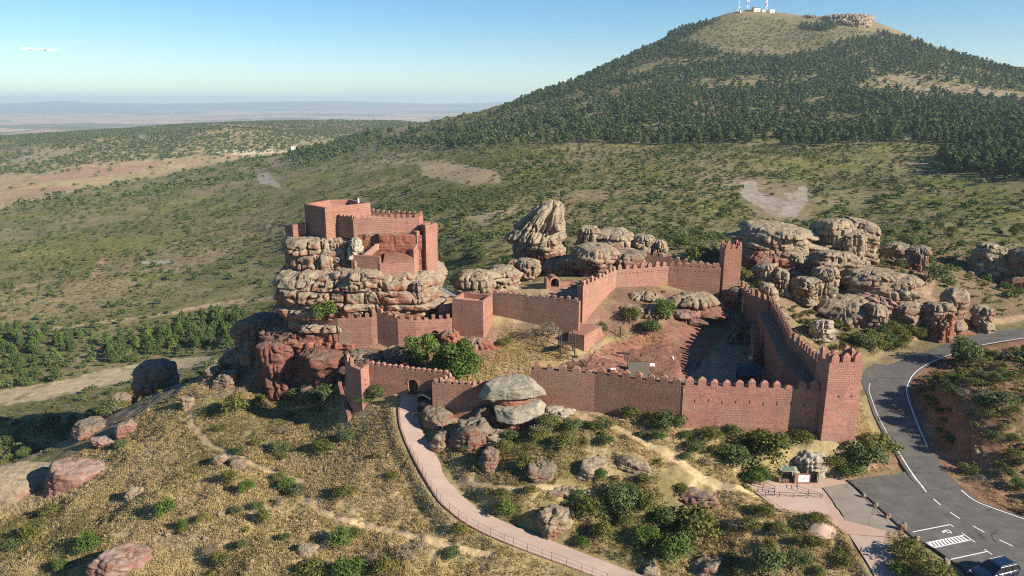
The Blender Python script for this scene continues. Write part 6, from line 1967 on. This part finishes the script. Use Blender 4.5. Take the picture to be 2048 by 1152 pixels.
for k, (x, y, w, kd, hr, lb) in enumerate([
    (470, 828, 52, 'broom', .8, 'large olive bush beside the start of the left trail'), (522, 812, 28, 'broom', .9, 'small olive bush right of the large olive one'), (572, 782, 34, 'broom', .6, 'low yellow green bush under the red bluff'),
    (334, 1036, 38, 'lime', 1.1, 'upright bright green bush in the middle of the left slope'), (177, 1102, 38, 'lime', .95, 'round bright green bush at the lower left'), (123, 1140, 24, 'lime', .9, 'small green bush near the bottom left corner'),
    (365, 1060, 20, 'lime', 1.2, 'little upright bush below the upright bright green one'), (401, 1045, 24, 'broom', .9, 'small dull bush right of the little upright bush'), (239, 897, 26, 'oak', .6, 'dark low bush on the left ridge crest'),
    (496, 985, 34, 'lime', .8, 'green bush just below the left trail'), (457, 968, 34, 'broom', .8, 'olive bush by the two grey slabs'), (573, 980, 34, 'lime', .9, 'green bush at the sharp bend of the left trail'),
    (530, 1045, 36, 'broom', .9, 'olive bush below the trail bend'), (560, 1010, 26, 'grey', .8, 'dry grey bush below the trail bend'), (730, 806, 34, 'lime', .6, 'low fresh bush at the broken turret foot'), (753, 800, 34, 'oak', 1.1, 'dark upright bush against the gate wall left of the gateway'),
    (712, 808, 24, 'lime', .7, 'small fresh bush left at the turret foot'), (640, 810, 60, 'oak', .7, 'dark bush in the shade beside the spur wall'), (600, 795, 44, 'oak', .5, 'dark bush in the shade under the red cliff'),
    (700, 1158, 62, 'lime', .8, 'green bush at the bottom edge below the lower trail'), (772, 1150, 52, 'broom', .9, 'olive bush at the bottom edge right of the green one'), (625, 1158, 58, 'broom', .7, 'olive bush at the bottom edge left of the green one'),
    (682, 1092, 46, 'lime', .9, 'green bush just under the lower trail'), (655, 1100, 34, 'grey', .8, 'grey dry bush under the lower trail'), (828, 1112, 62, 'grey', .6, 'wide grey dry bush near the bottom middle'), (920, 1070, 34, 'broom', .9, 'olive bush beside the footpath railing'),
    (740, 1130, 44, 'grey', .6, 'grey dry bush at the bottom left of the wide grey one'), (440, 1130, 44, 'broom', .7, 'olive bush at the bottom left of centre'), (420, 1110, 34, 'grey', .8, 'dry grey bush above the bottom edge'), (560, 905, 40, 'oak', .6, 'dark bush on the shadowed grassy slope'),
    (640, 905, 50, 'broom', .5, 'low olive bush on the shadowed slope'), (690, 880, 40, 'oak', .5, 'low dark bush on the slope left of the footpath bend'), (600, 990, 30, 'grey', .7, 'grey dry bush beside the trail bend'), (690, 995, 40, 'broom', .7, 'olive bush left of the footpath middle'),
    (780, 960, 30, 'broom', .6, 'low olive bush close to the footpath middle'), (60, 1080, 46, 'broom', .7, 'olive bush by the left edge rocks'), (30, 1100, 40, 'oak', .6, 'dark bush at the left edge rocks foot'), (100, 1030, 30, 'broom', .7, 'small olive bush between the left edge rocks')]):
    shrub_px(x, y, w, kd, lb, GS_L, hr, k)
GS_R = 'bushes on the bank between footpath and front wall'
for k, (x, y, w, kd, hr, lb) in enumerate([
    (1010, 1030, 48, 'lime', .9, 'fresh green bush right of the footpath middle'), (1175, 1035, 76, 'broom', .8, 'olive bush right of the tall footpath rock'), (1235, 1015, 84, 'oak', .75, 'broad dark bush on the bank above the shaded hollow'),
    (1290, 1020, 70, 'oak', .8, 'dark bush left of the flat pinkish slab'), (1330, 1045, 60, 'oak', .9, 'dark bush under the flat pinkish slab'), (1345, 1120, 88, 'lime', .95, 'big light green bush near the bottom above the footpath'),
    (1405, 1075, 110, 'oak', .85, 'biggest dark bush on the lower bank'), (1290, 1085, 60, 'lime', .9, 'light green bush left of the biggest dark one'), (1205, 1080, 56, 'broom', .9, 'olive bush above the shaded footpath stretch'), (1165, 1092, 40, 'lime', .7, 'small green bush close to the footpath'),
    (1120, 1050, 44, 'lime', .8, 'green bush climbing the tall footpath rock'), (1530, 1150, 92, 'oak', .8, 'big dark bush at the bottom edge right of the tan rock'), (1480, 1160, 50, 'oak', .8, 'dark bush touching the tan rock at the bottom'), (1595, 1130, 56, 'oak', .7, 'dark bush near the gravel path bottom'),
    (1630, 1090, 44, 'broom', .7, 'olive bush under the gravel heap'), (1680, 1130, 50, 'broom', .7, 'olive bush beside the gravel path'), (1560, 1070, 50, 'broom', .7, 'olive bush on the bank under the paved forecourt'), (1500, 1060, 50, 'broom', .6, 'dull bush on the lower right bank'),
    (1100, 862, 60, 'broom', .7, 'olive bush right of the two tier boulder'), (1140, 865, 56, 'oak', .7, 'dark bush right of the two tier boulder'), (1078, 880, 50, 'broom', .7, 'olive bush under the two tier boulder'), (1185, 862, 22, 'lime', 1.1, 'small fresh bush by the upper trail'),
    (1135, 895, 56, 'broom', .7, 'wide olive bush in the middle of the bank'), (1210, 890, 44, 'oak', .6, 'dark low bush below the upper trail'), (1260, 838, 60, 'broom', .6, 'olive bush against the rough front wall'), (1340, 860, 66, 'oak', .75, 'dark bush at the vertical joint of the front wall'),
    (1300, 848, 50, 'broom', .7, 'olive bush left of the wall joint bush'), (1316, 882, 34, 'lime', .8, 'blue green bush above the upper trail'), (1420, 880, 56, 'broom', .6, 'olive bush below the sunlit front wall left part'), (1465, 870, 50, 'oak', .6, 'dark bush against the sunlit front wall'),
    (1525, 925, 92, 'oak', .9, 'big dark evergreen bush left of the pale crag'), (1478, 935, 66, 'oak', .9, 'dark bush at the left of the big evergreen'), (1565, 900, 60, 'oak', .8, 'dark bush above the pale crag left side'), (1600, 888, 50, 'oak', .7, 'dark bush between front wall and pale crag'),
    (1515, 962, 56, 'lime', .7, 'light green bush beside the paved forecourt'), (1200, 958, 34, 'lime', .9, 'fresh bush in front of the grey broken crags'), (1245, 930, 40, 'grey', .7, 'dry grey bush on the grey broken crags'), (1050, 940, 50, 'broom', .9, 'tall grass bush left of the dark broken crag'),
    (1390, 900, 44, 'oak', .6, 'low dark bush in the grass right of the upper trail'), (1440, 905, 46, 'broom', .6, 'low olive bush in the grass right of the upper trail'), (930, 900, 34, 'oak', .7, 'dark bush among the crags by the footpath'), (1010, 905, 44, 'broom', .8, 'olive bush over the leaning grey rock'),
    (1360, 985, 40, 'oak', .5, 'dark low bush behind the flat pinkish slab'), (1150, 1000, 44, 'oak', .7, 'dark bush by the pale rock ledge'), (1060, 985, 30, 'broom', .7, 'small olive bush on the lower trail')]):
    shrub_px(x, y, w * .86, 'broom' if (kd == 'oak' and k % 3 == 0) else kd, lb.replace('dark', 'olive') if (kd == 'oak' and k % 3 == 0) else lb, GS_R, hr * .95, k)
GS_T = 'bushes round the corner tower verge'
for k, (x, y, w, kd, hr, lb) in enumerate([
    (1720, 938, 84, 'oak', .75, 'dark bush on the verge below the corner tower'), (1760, 918, 60, 'broom', .8, 'olive bush on the verge beside the road'), (1700, 950, 50, 'lime', .6, 'light bush at the edge of the worn asphalt'), (1665, 935, 40, 'broom', .8, 'olive bush right of the pale crag'),
    (1735, 895, 40, 'broom', .7, 'small olive bush right of the corner tower foot'), (1820, 1120, 60, 'broom', .6, 'olive bush beside the gravel path near the kerb'), (1860, 1150, 60, 'broom', .6, 'olive bush at the bottom edge by the parking'), (1800, 1150, 44, 'lime', .6, 'light bush at the bottom beside the gravel path'),
    (1924, 732, 58, 'oak', .95, 'single round dark tree-like bush at the inside of the road bend')]):
    shrub_px(x, y, w, kd, lb, GS_T, hr, k)
for k, (x, y, w, kd, hr, lb) in enumerate([
    (654, 640, 50, 'lime', .75, 'bright green bush growing over the left end of the zigzag wall'), (1328, 640, 36, 'lime', 1.3, 'upright green sapling at the rocks below the bent wall'), (1203, 668, 26, 'oak', 1.0, 'small dark bush beside the stone buttress'), (1300, 668, 40, 'oak', .8, 'dark bush in the hollow of the courtyard'),
    (1265, 645, 40, 'broom', .8, 'olive bush on the crag below the bent wall'), (1100, 672, 44, 'grey', .7, 'grey dry bush under the stained wall'), (1045, 680, 40, 'grey', .7, 'grey dry bush under the stained wall middle'), (1008, 692, 36, 'broom', .6, 'olive bush right of the boxy gate tower'),
    (1200, 552, 34, 'lime', .5, 'green bush in the shade of the inner yard'), (1280, 520, 34, 'broom', .5, 'olive bush between bent wall and back wall'), (1870, 562, 44, 'oak', .7, 'dark round bush on the right slope path')]):
    shrub_px(x, y, w, kd, lb, 'single bushes in and round the castle', hr, k)

for k, (x, y, w) in enumerate([(1752, 700, 40), (1772, 690, 34), (1790, 702, 30), (1742, 684, 36), (1765, 672, 30), (1795, 680, 36), (1815, 690, 26), (1725, 695, 40), (1835, 676, 30), (1780, 662, 28), (1860, 668, 26), (1812, 664, 26)]):
    shrub_px(x, y, w, ['broom', 'oak', 'broom'][k % 3], ['olive bush on the verge between the corner tower and the rocks', 'dark bush on the verge between the corner tower and the rocks', 'olive bush on the verge between the corner tower and the rocks'][k % 3], 'bushes on the verge behind the corner tower', .7, k)

# ---- trees: trunk and crown
def tree_protos(base, n, nl, lobes, leaf, shape, mat):
    out = []
    for i in range(n):
        cm = leaf_mesh('crown', crown_geo(base + i, nl, lobes, leaf, shape), mat, base + i)
        rg = np.random.default_rng(base + i)
        b = MB()
        if shape == 'pine':
            b.bar((0, 0, -.08), (.01, 0, .55), .022, 6, .010)
            for k in range(4):
                a = rg.uniform(0, 6.28); z = .25 + .09 * k
                b.bar((0, 0, z), (.2 * math.cos(a), .2 * math.sin(a), z + .08), .008, 4, .003)
        else:
            b.bar((0, 0, -.08), (.015, .01, .32), .028, 7, .02)
            for k in range(6):
                a = rg.uniform(0, 6.28); q = rg.uniform(.15, .32)
                m_ = (.5 * q * math.cos(a), .5 * q * math.sin(a), .45)
                b.bar((.015, .01, .30), m_, .016, 5, .010)
                b.bar(m_, (q * math.cos(a), q * math.sin(a), rg.uniform(.6, .78)), .010, 5, .003)
        out.append((cm, b.mesh('trunk', M_bark)))
    return out
TP_tree = tree_protos(400, 3, 3200, 26, .024, 'tree', ML_lime)
TP_pine = tree_protos(420, 5, 700, 30, .046, 'pine', ML_pine)
TP_bpine = tree_protos(440, 3, 700, 30, .046, 'pine', ML_lime)
def tree(p, h, w, protos, label, group, cat, name, i):
    o = thing(name, label, cat, (p[0], p[1], p[2]), RNG.random() * 6.28, group)
    o.scale = (w, w, h)
    cm, tm = protos[i % len(protos)]
    link('crown', cm, o); link('trunk', tm, o)
    return o
for k, (x, y, w, h, lb) in enumerate([(845, 738, 72, 84, 'left of the leafy trees behind the gate wall'), (905, 756, 96, 100, 'biggest leafy tree behind the gate wall'), (936, 758, 60, 70, 'right and thinner leafy tree behind the gate wall')]):
    p = P(x, y, z=5.6); d_ = math.hypot(p[0], p[1])
    tree((p[0], p[1], float(zat(p[0], p[1]))), h * d_ / FPX * 1.0, w * d_ / FPX * 1.1, TP_tree, lb, 'leafy trees behind the gate wall', 'tree', 'leafy_tree', k)

# ---- pines
def pxin(p, poly):
    a, b = px_of(p)
    return inpoly(poly, a, b)
V1 = [(195, 712), (230, 680), (330, 668), (360, 640), (440, 625), (500, 640), (470, 690), (380, 706), (300, 715), (230, 728)]
V2 = [(-60, 800), (-60, 655), (60, 662), (170, 676), (150, 715), (90, 745), (120, 770), (40, 790)]
cand = np.concatenate([wedge(5200, 190, 420, -.74, -.22, 31)])
cand = cand[(pxin(cand, V1) & (RNG.random(len(cand)) < .9)) | (pxin(cand, V2) & (RNG.random(len(cand)) < .24))]
def thin(p, dmin):
    """keep points at least dmin apart"""
    cell = {}
    keep = []
    for i, q in enumerate(p):
        k = (int(q[0] // dmin), int(q[1] // dmin))
        if all((q[0] - p[j][0]) ** 2 + (q[1] - p[j][1]) ** 2 > dmin * dmin for a in (-1, 0, 1) for b in (-1, 0, 1) for j in cell.get((k[0] + a, k[1] + b), ())):
            cell.setdefault(k, []).append(i)
            keep.append(i)
    return p[keep]
vp = thin(cand, 3.6)
vp = vp[seen(vp, 5)][:130]
FOREST = [(560, 318), (700, 268), (880, 258), (960, 240), (1080, 186), (1200, 138), (1330, 82), (1400, 92), (1450, 108), (1560, 118), (1640, 104), (1700, 80), (1770, 78), (1850, 94), (2048, 148), (2200, 200), (2200, 330), (2048, 330),
          (1990, 312), (1900, 292), (1750, 282), (1650, 292), (1560, 294), (1450, 285), (1300, 292), (1200, 285), (1100, 287), (1000, 292), (900, 300), (760, 290), (640, 330)]
GAPS = [([(1690, 190), (1740, 160), (1790, 148), (1880, 170), (2048, 184), (2200, 196), (2200, 224), (2048, 206), (1880, 196), (1780, 186)], .04), ([(1320, 215), (1430, 200), (1470, 232), (1440, 268), (1310, 256)], .25),
        ([(1470, 150), (1640, 150), (1680, 168), (1560, 176), (1480, 170)], .35), ([(1240, 140), (1330, 136), (1340, 152), (1240, 156)], .25), ([(920, 245), (1030, 215), (1060, 200), (1070, 222), (960, 268), (880, 285), (900, 262)], .22),
        ([(560, 318), (700, 268), (880, 258), (900, 300), (760, 290), (640, 330)], .14), ([(900, 300), (960, 240), (1080, 186), (1180, 150), (1260, 200), (1200, 287)], .6), ([(1180, 235), (1420, 228), (1470, 258), (1300, 285), (1180, 280)], .5), ([(1560, 245), (1720, 240), (1740, 275), (1640, 285), (1540, 280)], .55), ([(1900, 300), (2048, 300), (2200, 300), (2200, 340), (2048, 340)], .7)]
cand = wedge(60000, 480, 1480, -.3, .72, 41)
ok = pxin(cand, FOREST)
dens = np.ones(len(cand))
a_, b_ = px_of(cand)
for g_, d_ in GAPS:
    dens[inpoly(g_, a_, b_)] = d_
dens *= sstep(.40, .50, fbm2(cand[:, 0] / 95, cand[:, 1] / 55, 4, 55)) * .88 + .12
cand = cand[ok & (RNG.random(len(cand)) < dens)]
x2 = wedge(2600, 330, 520, .35, .74, 43)
x2 = x2[pxin(x2, [(1880, 312), (1960, 296), (2100, 300), (2100, 372), (2000, 352), (1900, 345)])]
top = wedge(16000, 1150, 1420, .2, .5, 44)
ta, tb = px_of(top)
skyl = inpoly([(1320, 92), (1330, 72), (1400, 42), (1450, 18), (1462, 30), (1400, 62), (1345, 92)], ta, tb) | inpoly([(1600, 52), (1690, 48), (1660, 62), (1600, 62)], ta, tb) | inpoly([(1740, 38), (1760, 40), (1860, 92), (1840, 100), (1750, 66)], ta, tb) | (inpoly([(1540, 20), (1760, 22), (1760, 34), (1540, 32)], ta, tb) & (RNG.random(len(top)) < .5))
pines = thin(np.concatenate([x2, cand, top[skyl]]), 5.2)
pines = pines[seen(pines, 8)]
a_, b_ = px_of(pines)
size_px = 8 / np.hypot(pines[:, 0], pines[:, 1])
order = np.argsort(-size_px)
order = order[(a_[order] > 0) & (a_[order] < 2048)]
n_ind = 300 - len(vp)
for k, p in enumerate(vp):
    h = 3.7 + 2.8 * RNG.random()
    tree(p, h, h * (.75 + .3 * RNG.random()), TP_pine if RNG.random() < .75 else TP_bpine, 'young pine in the plantation beside the valley track on the left', 'young pines of the valley plantation', 'pine tree', 'pine_tree', k)
for k, p in enumerate(pines[order[:n_ind]]):
    h = 7 + 3.5 * RNG.random()
    tree(p, h, h * (.85 + .3 * RNG.random()), TP_pine, 'dark pine at the lower edge of the forest on the hill with the masts', 'pines at the lower edge of the hill forest', 'pine tree', 'pine_tree', k)
rest = np.ones(len(pines), bool); rest[order[:n_ind]] = False
rp = pines[rest]
pg = [crown_geo(460 + i, 110, 16, .085, 'pine') for i in range(5)]
hh = RNG.uniform(4.5, 11.0, len(rp))
a_, b_ = px_of(rp)
bright = inpoly([(1700, 180), (1860, 110), (2048, 165), (2200, 190), (2200, 200), (2048, 186), (1880, 165), (1800, 150)], a_, b_)
scatter('pine_forest', pg, rp[~bright], hh[~bright] * 1.12, hh[~bright], ML_pine, 'dark green pine forest covering the hill with the masts', 'forest')
scatter('pine_forest', pg, rp[bright], hh[bright] * .95, hh[bright] * .9, leafmat('light_pine_needles', (.05, .095, .022), (.10, .16, .04)), 'lighter green belt of young pines on the right flank of the hill', 'forest')

# ---- shrubs of the open slope
def dens_slope(p):
    d = sstep(.36, .60, fbm2(p[:, 0] / 42, p[:, 1] / 42, 3, 66)) * .75 + .25
    d *= sstep(.25, .55, fbm2(p[:, 0] / 11, p[:, 1] / 11, 2, 67)) * .6 + .4
    return d
BARE = [[(1475, 358), (1615, 362), (1622, 440), (1540, 440), (1478, 405)], [(835, 320), (1000, 340), (1005, 366), (930, 374), (842, 354)], [(-60, 830), (-60, 788), (110, 763), (220, 736), (330, 720), (470, 704), (470, 724), (330, 744), (200, 777), (80, 802)],
        [(505, 342), (570, 345), (575, 384), (510, 372)]]
cand = wedge(45000, 142, 900, -.74, .74, 51)
a_, b_ = px_of(cand)
okm = (RNG.random(len(cand)) < dens_slope(cand)) & seen(cand, 1.5) & ~((b_ < 330) & (a_ < 560))
for g_ in BARE:
    okm &= ~(inpoly(g_, a_, b_) & (RNG.random(len(cand)) < .93))
okm &= ~(inpoly(FOREST, a_, b_) & (RNG.random(len(cand)) < .7))
okm &= ~(inpoly([(-60, 580), (120, 562), (420, 562), (560, 580), (560, 610), (330, 640), (-60, 670)], a_, b_) & (RNG.random(len(cand)) < .75))
cand = cand[okm]
cand = cand[offroad(cand, 1) & offwalls(cand, .8)]
cand = cand[~((cand[:, 0] < 20) & (np.hypot(cand[:, 0], cand[:, 1]) > 520) & (RNG.random(len(cand)) < .62))]
field = inpoly([(-400, 345), (0, 352), (330, 318), (560, 303), (470, 322), (300, 358), (110, 388), (0, 420), (-400, 480)], *px_of(cand))
cand = cand[~(field & (RNG.random(len(cand)) < .93))]
sh_p = thin(cand, 2.6)
r_ = np.hypot(sh_p[:, 0], sh_p[:, 1])
w_ = np.random.default_rng(5).gamma(4, .42, len(sh_p)) + .7
sz = w_ / r_
pxx = px_of(sh_p)
ordr = np.argsort(-sz)
ordr = ordr[(pxx[0][ordr] > 5) & (pxx[0][ordr] < 2040)]
N_IND = 112
for k, i in enumerate(ordr[:N_IND]):
    p = sh_p[i]
    left = p[0] < -45
    lb = 'rounded dark evergreen shrub on the scrub slope left of the keep rock' if left else ('rounded evergreen shrub on the slope of rocks right of the castle' if p[0] > 40 and r_[i] < 200 else 'rounded dark evergreen shrub on the scrub slope behind the castle')
    shrub(p, w_[i], w_[i] * .85, 'oak' if k % 4 else 'broom', lb, 'evergreen shrubs scattered over the scrub slopes', k)
restm = np.ones(len(sh_p), bool); restm[ordr[:N_IND]] = False
sg = [crown_geo(480 + i, 110, 9, .095, 'dome', .2) for i in range(5)]
scatter('scrub', sg, sh_p[restm], w_[restm], w_[restm] * .85, ML_oak, 'scattered dark green shrubs all over the slopes around the castle', 'scrub')
# low heath between them
cand = wedge(60000, 128, 620, -.74, .74, 61)
a_, b_ = px_of(cand)
okm = seen(cand, .6) & (RNG.random(len(cand)) < sstep(.34, .58, fbm2(cand[:, 0] / 20, cand[:, 1] / 20, 3, 88)) * .8 + .15)
for g_ in BARE:
    okm &= ~inpoly(g_, a_, b_)
cand = cand[okm]; cand = cand[offroad(cand, .3) & offwalls(cand, .2)]
cand = cand[~incore(cand)]
lg = [crown_geo(500 + i, 20, 5, .17, 'dome', .2) for i in range(5)]
wl = RNG.uniform(.5, 1.5, len(cand))
scatter('heath', lg, cand, wl, wl * .55, ML_broom, 'low yellow green heath between the shrubs of the slopes', 'heath')
ht = wedge(22000, 700, 1420, -.1, .74, 63)
a_, b_ = px_of(ht)
ht = ht[seen(ht, 1) & ~(inpoly(FOREST, a_, b_) & (RNG.random(len(ht)) < .6)) & (b_ < 320)]
wh = RNG.uniform(1.2, 4.5, len(ht))
scatter('heath', lg, ht, wh, wh * .55, ML_broom, 'low scrub on the bare top of the hill with the masts', 'heath')
# bushes on the far hills and in the plain
cand = wedge(30000, 800, 2700, -.74, -.05, 71)
a_, b_ = px_of(cand)
d = sstep(.38, .55, fbm2(cand[:, 0] / 160, cand[:, 1] / 160, 3, 99)) * .8 + .1
d[inpoly([(-60, 420), (0, 352), (90, 345), (180, 328), (330, 318), (430, 310), (600, 303), (470, 322), (300, 358), (110, 388)], a_, b_)] *= .08
d[inpoly([(250, 300), (330, 262), (420, 252), (560, 268), (640, 278), (560, 300), (420, 308), (330, 312)], a_, b_)] = .95
d *= np.where(cand[:, 1] < 1060, .3, 1.0)
cand = cand[seen(cand, 3) & (RNG.random(len(cand)) < d)]
wf = RNG.uniform(3, 8, len(cand))
fg = [crown_geo(520 + i, 26, 6, .18, 'dome', .1) for i in range(4)]
scatter('far_scrub', fg, cand, wf, wf * .8, ML_oak, 'dark dots of oak scrub on the far low hills at the left', 'scrub')
# scrub of the island inside the bend, the bank and the rocks
zone = np.concatenate([wedge(9000, 62, 150, -.74, .85, 81), wedge(1500, 108, 152, .38, .62, 82)])
a_, b_ = px_of(zone)
isl = inpoly([(1745, 800), (1822, 765), (1850, 735), (1900, 712), (1950, 695), (2048, 680), (2300, 650), (2400, 1110), (2048, 1030), (1960, 1000), (1905, 950), (1872, 900), (1845, 850), (1835, 800)], a_, b_)
slope = inpoly([(1500, 560), (1750, 480), (2060, 500), (2060, 640), (1930, 655), (1790, 700), (1700, 700), (1600, 660)], a_, b_)
bank = inpoly([(880, 860), (1070, 850), (1640, 860), (1500, 960), (1480, 1000), (1700, 1060), (1740, 1152), (1300, 1152), (960, 1030)], a_, b_)
gully = inpoly([(1560, 590), (1650, 640), (1790, 690), (1700, 705), (1650, 700), (1580, 640)], a_, b_)
lhill = inpoly([(380, 800), (700, 800), (880, 960), (1000, 1060), (1250, 1160), (300, 1160), (420, 900)], a_, b_)
verge = inpoly([(1590, 640), (1660, 640), (1800, 655), (1800, 690), (1745, 712), (1700, 712), (1640, 690)], a_, b_)
kk = (verge & (RNG.random(len(zone)) < .8)) | (isl & (RNG.random(len(zone)) < .42)) | (slope & (RNG.random(len(zone)) < .42)) | (bank & (RNG.random(len(zone)) < .25)) | (gully & (RNG.random(len(zone)) < .8)) | (lhill & (RNG.random(len(zone)) < .045))
zone = zone[kk]; zone = zone[offroad(zone, .4) & offwalls(zone, .5) & ~incore(zone)]
zone = zone[~inpoly(np.array([P(a, b, z=5.5)[:2] for a, b in [(1060, 735), (1180, 655), (1330, 630), (1490, 620), (1640, 780), (1370, 790)]]), zone[:, 0], zone[:, 1])]
zone = thin(zone, 1.5)
zw = RNG.gamma(5, .24, len(zone)) + .6
a_, b_ = px_of(zone)
vis = np.where(seen(zone, .8) & (a_ > 0) & (a_ < 2048) & (b_ < 1152))[0]
o_ = vis[np.argsort(-zw[vis] / zone[vis, 1])][:84]
for k, i in enumerate(o_):
    on = 'on the red island inside the road bend' if inpoly([(1745, 800), (1822, 765), (1900, 700), (2300, 640), (2400, 1110), (1960, 1000), (1845, 850)], a_[i:i+1], b_[i:i+1])[0] else ('among the rocks right of the castle' if b_[i] < 720 else ('on the grassy bank below the front wall' if a_[i] > 900 else 'in the dry grass of the left slope'))
    kd = ['oak', 'broom', 'grey', 'oak', 'broom'][k % 5]
    shrub(zone[i], zw[i], zw[i] * .7, kd, {'oak': 'small dark green bush ', 'broom': 'small olive bush ', 'grey': 'small grey dry bush '}[kd] + on, 'small bushes round the castle', k)
rm = np.ones(len(zone), bool); rm[o_] = False
mg = [crown_geo(540 + i, 150, 8, .085, 'dome', .3) for i in range(5)]
scatter('bank_scrub', mg, zone[rm], zw[rm], zw[rm] * .65, ML_broom, 'low scrub covering the banks and the road island near the castle', 'scrub')
# ---- loose stones
st_p = wedge(5200, 60, 215, -.76, .8, 93)
keep_ = offroad(st_p, .2) & offwalls(st_p, -.2) & ~incore(st_p) & (RNG.random(len(st_p)) < sstep(.45, .62, fbm2(st_p[:, 0] / 9, st_p[:, 1] / 9, 3, 97)) + .08)
st_p = st_p[keep_]
ws = np.random.default_rng(3).gamma(1.6, .17, len(st_p)) + .12
sv = []
for i in range(5):
    bv, bf = boulder_geo(.5, .42, .3, 700 + i, n=3, amp=.12, beds=0, sub=2)
    tri = bv[bf]
    sv.append(np.concatenate([tri, tri[:, 2:3]], 1).reshape(-1, 3) * np.array([1, 1, 1]))
scatter("loose_stones", sv, st_p, ws, ws, MR_mix, 'loose stones strewn over the dry slopes', 'stones', sink=.0)
# ---- dry grass
def tuft_geo(seed, nb=9):
    rg = np.random.default_rng(seed)
    V = []
    for i in range(nb):
        a = rg.uniform(0, 6.28); q = rg.uniform(0, .35); bx, by = q * math.cos(a), q * math.sin(a)
        l = rg.uniform(.25, .6); h = rg.uniform(.55, 1.0); w = .055
        tx, ty = bx + l * math.cos(a), by + l * math.sin(a)
        px_, py_ = -math.sin(a) * w, math.cos(a) * w
        V += [(bx - px_, by - py_, 0), (bx + px_, by + py_, 0), (tx * .8 + bx * .2 + px_ * .6, ty * .8 + by * .2 + py_ * .6, h), (tx - px_ * .3, ty - py_ * .3, h * .92)]
    return np.array(V)
gr = wedge(170000, 58, 134, -.78, .80, 91)
a_, b_ = px_of(gr)
gm = (gr[:, 2] > -27) & (RNG.random(len(gr)) < sstep(.28, .48, fbm2(gr[:, 0] / 4, gr[:, 1] / 4, 3, 95)) * .75 + .25)
gr = gr[gm]; gr = gr[offroad(gr, .1) & offwalls(gr, -.3) & ~incore(gr)]
ccy = np.array([P(a, b, z=5.5)[:2] for a, b in [(1060, 735), (1180, 655), (1330, 630), (1490, 620), (1640, 780), (1370, 790)]])
gr = gr[~inpoly(ccy, gr[:, 0], gr[:, 1])]
isl = inpoly([(1745, 800), (1822, 765), (1900, 700), (2300, 640), (2400, 1110), (1960, 1000), (1845, 850)], *px_of(gr))
gr = gr[~(isl & (RNG.random(len(gr)) < .8))]
extra = np.concatenate([np.array([G(x, y) for x, y in zip(RNG.uniform(x0, x1, n_), RNG.uniform(y0, y1, n_))]) for x0, x1, y0, y1, n_ in ((990, 1140, 690, 722, 600), (1230, 1330, 655, 695, 260), (1170, 1230, 690, 715, 60))])
gr = np.concatenate([gr, extra])
tg = [tuft_geo(600 + i) for i in range(6)]
grn = fbm2(gr[:, 0] / 14, gr[:, 1] / 14, 4, 51) + .25 * (RNG.random(len(gr)) - .5) > .61
hg = RNG.uniform(.16, .38, len(gr))
scatter('dry_grass', tg, gr[~grn], hg[~grn] * 1.5, hg[~grn], ML_grass, 'straw coloured dry grass of the castle hill', 'grass')
scatter('green_grass', tg, gr[grn], hg[grn] * 1.4, hg[grn] * .85, ML_green, 'greener grass patches of the castle hill', 'grass')
print('counts', len(vp), len(pines), len(sh_p), len(zone), len(gr), len(cand))

# ================================================================ AIR
hz = MB()
hz.box((0, 12850, -260), (52000, 29500, 530))
M_haze = bpy.data.materials.new('haze')
M_haze.use_nodes = True

nt_ = M_haze.node_tree
nt_.nodes.clear()
pv_ = nt_.nodes.new('ShaderNodeVolumePrincipled')
pv_.inputs['Color'].default_value = (.66, .85, 1.0, 1)
pv_.inputs['Density'].default_value = 8e-5
pv_.inputs['Anisotropy'].default_value = .1
o_ = nt_.nodes.new('ShaderNodeOutputMaterial')
nt_.links.new(pv_.outputs[0], o_.inputs['Volume'])
hz.build('haze', M_haze, kind='stuff')
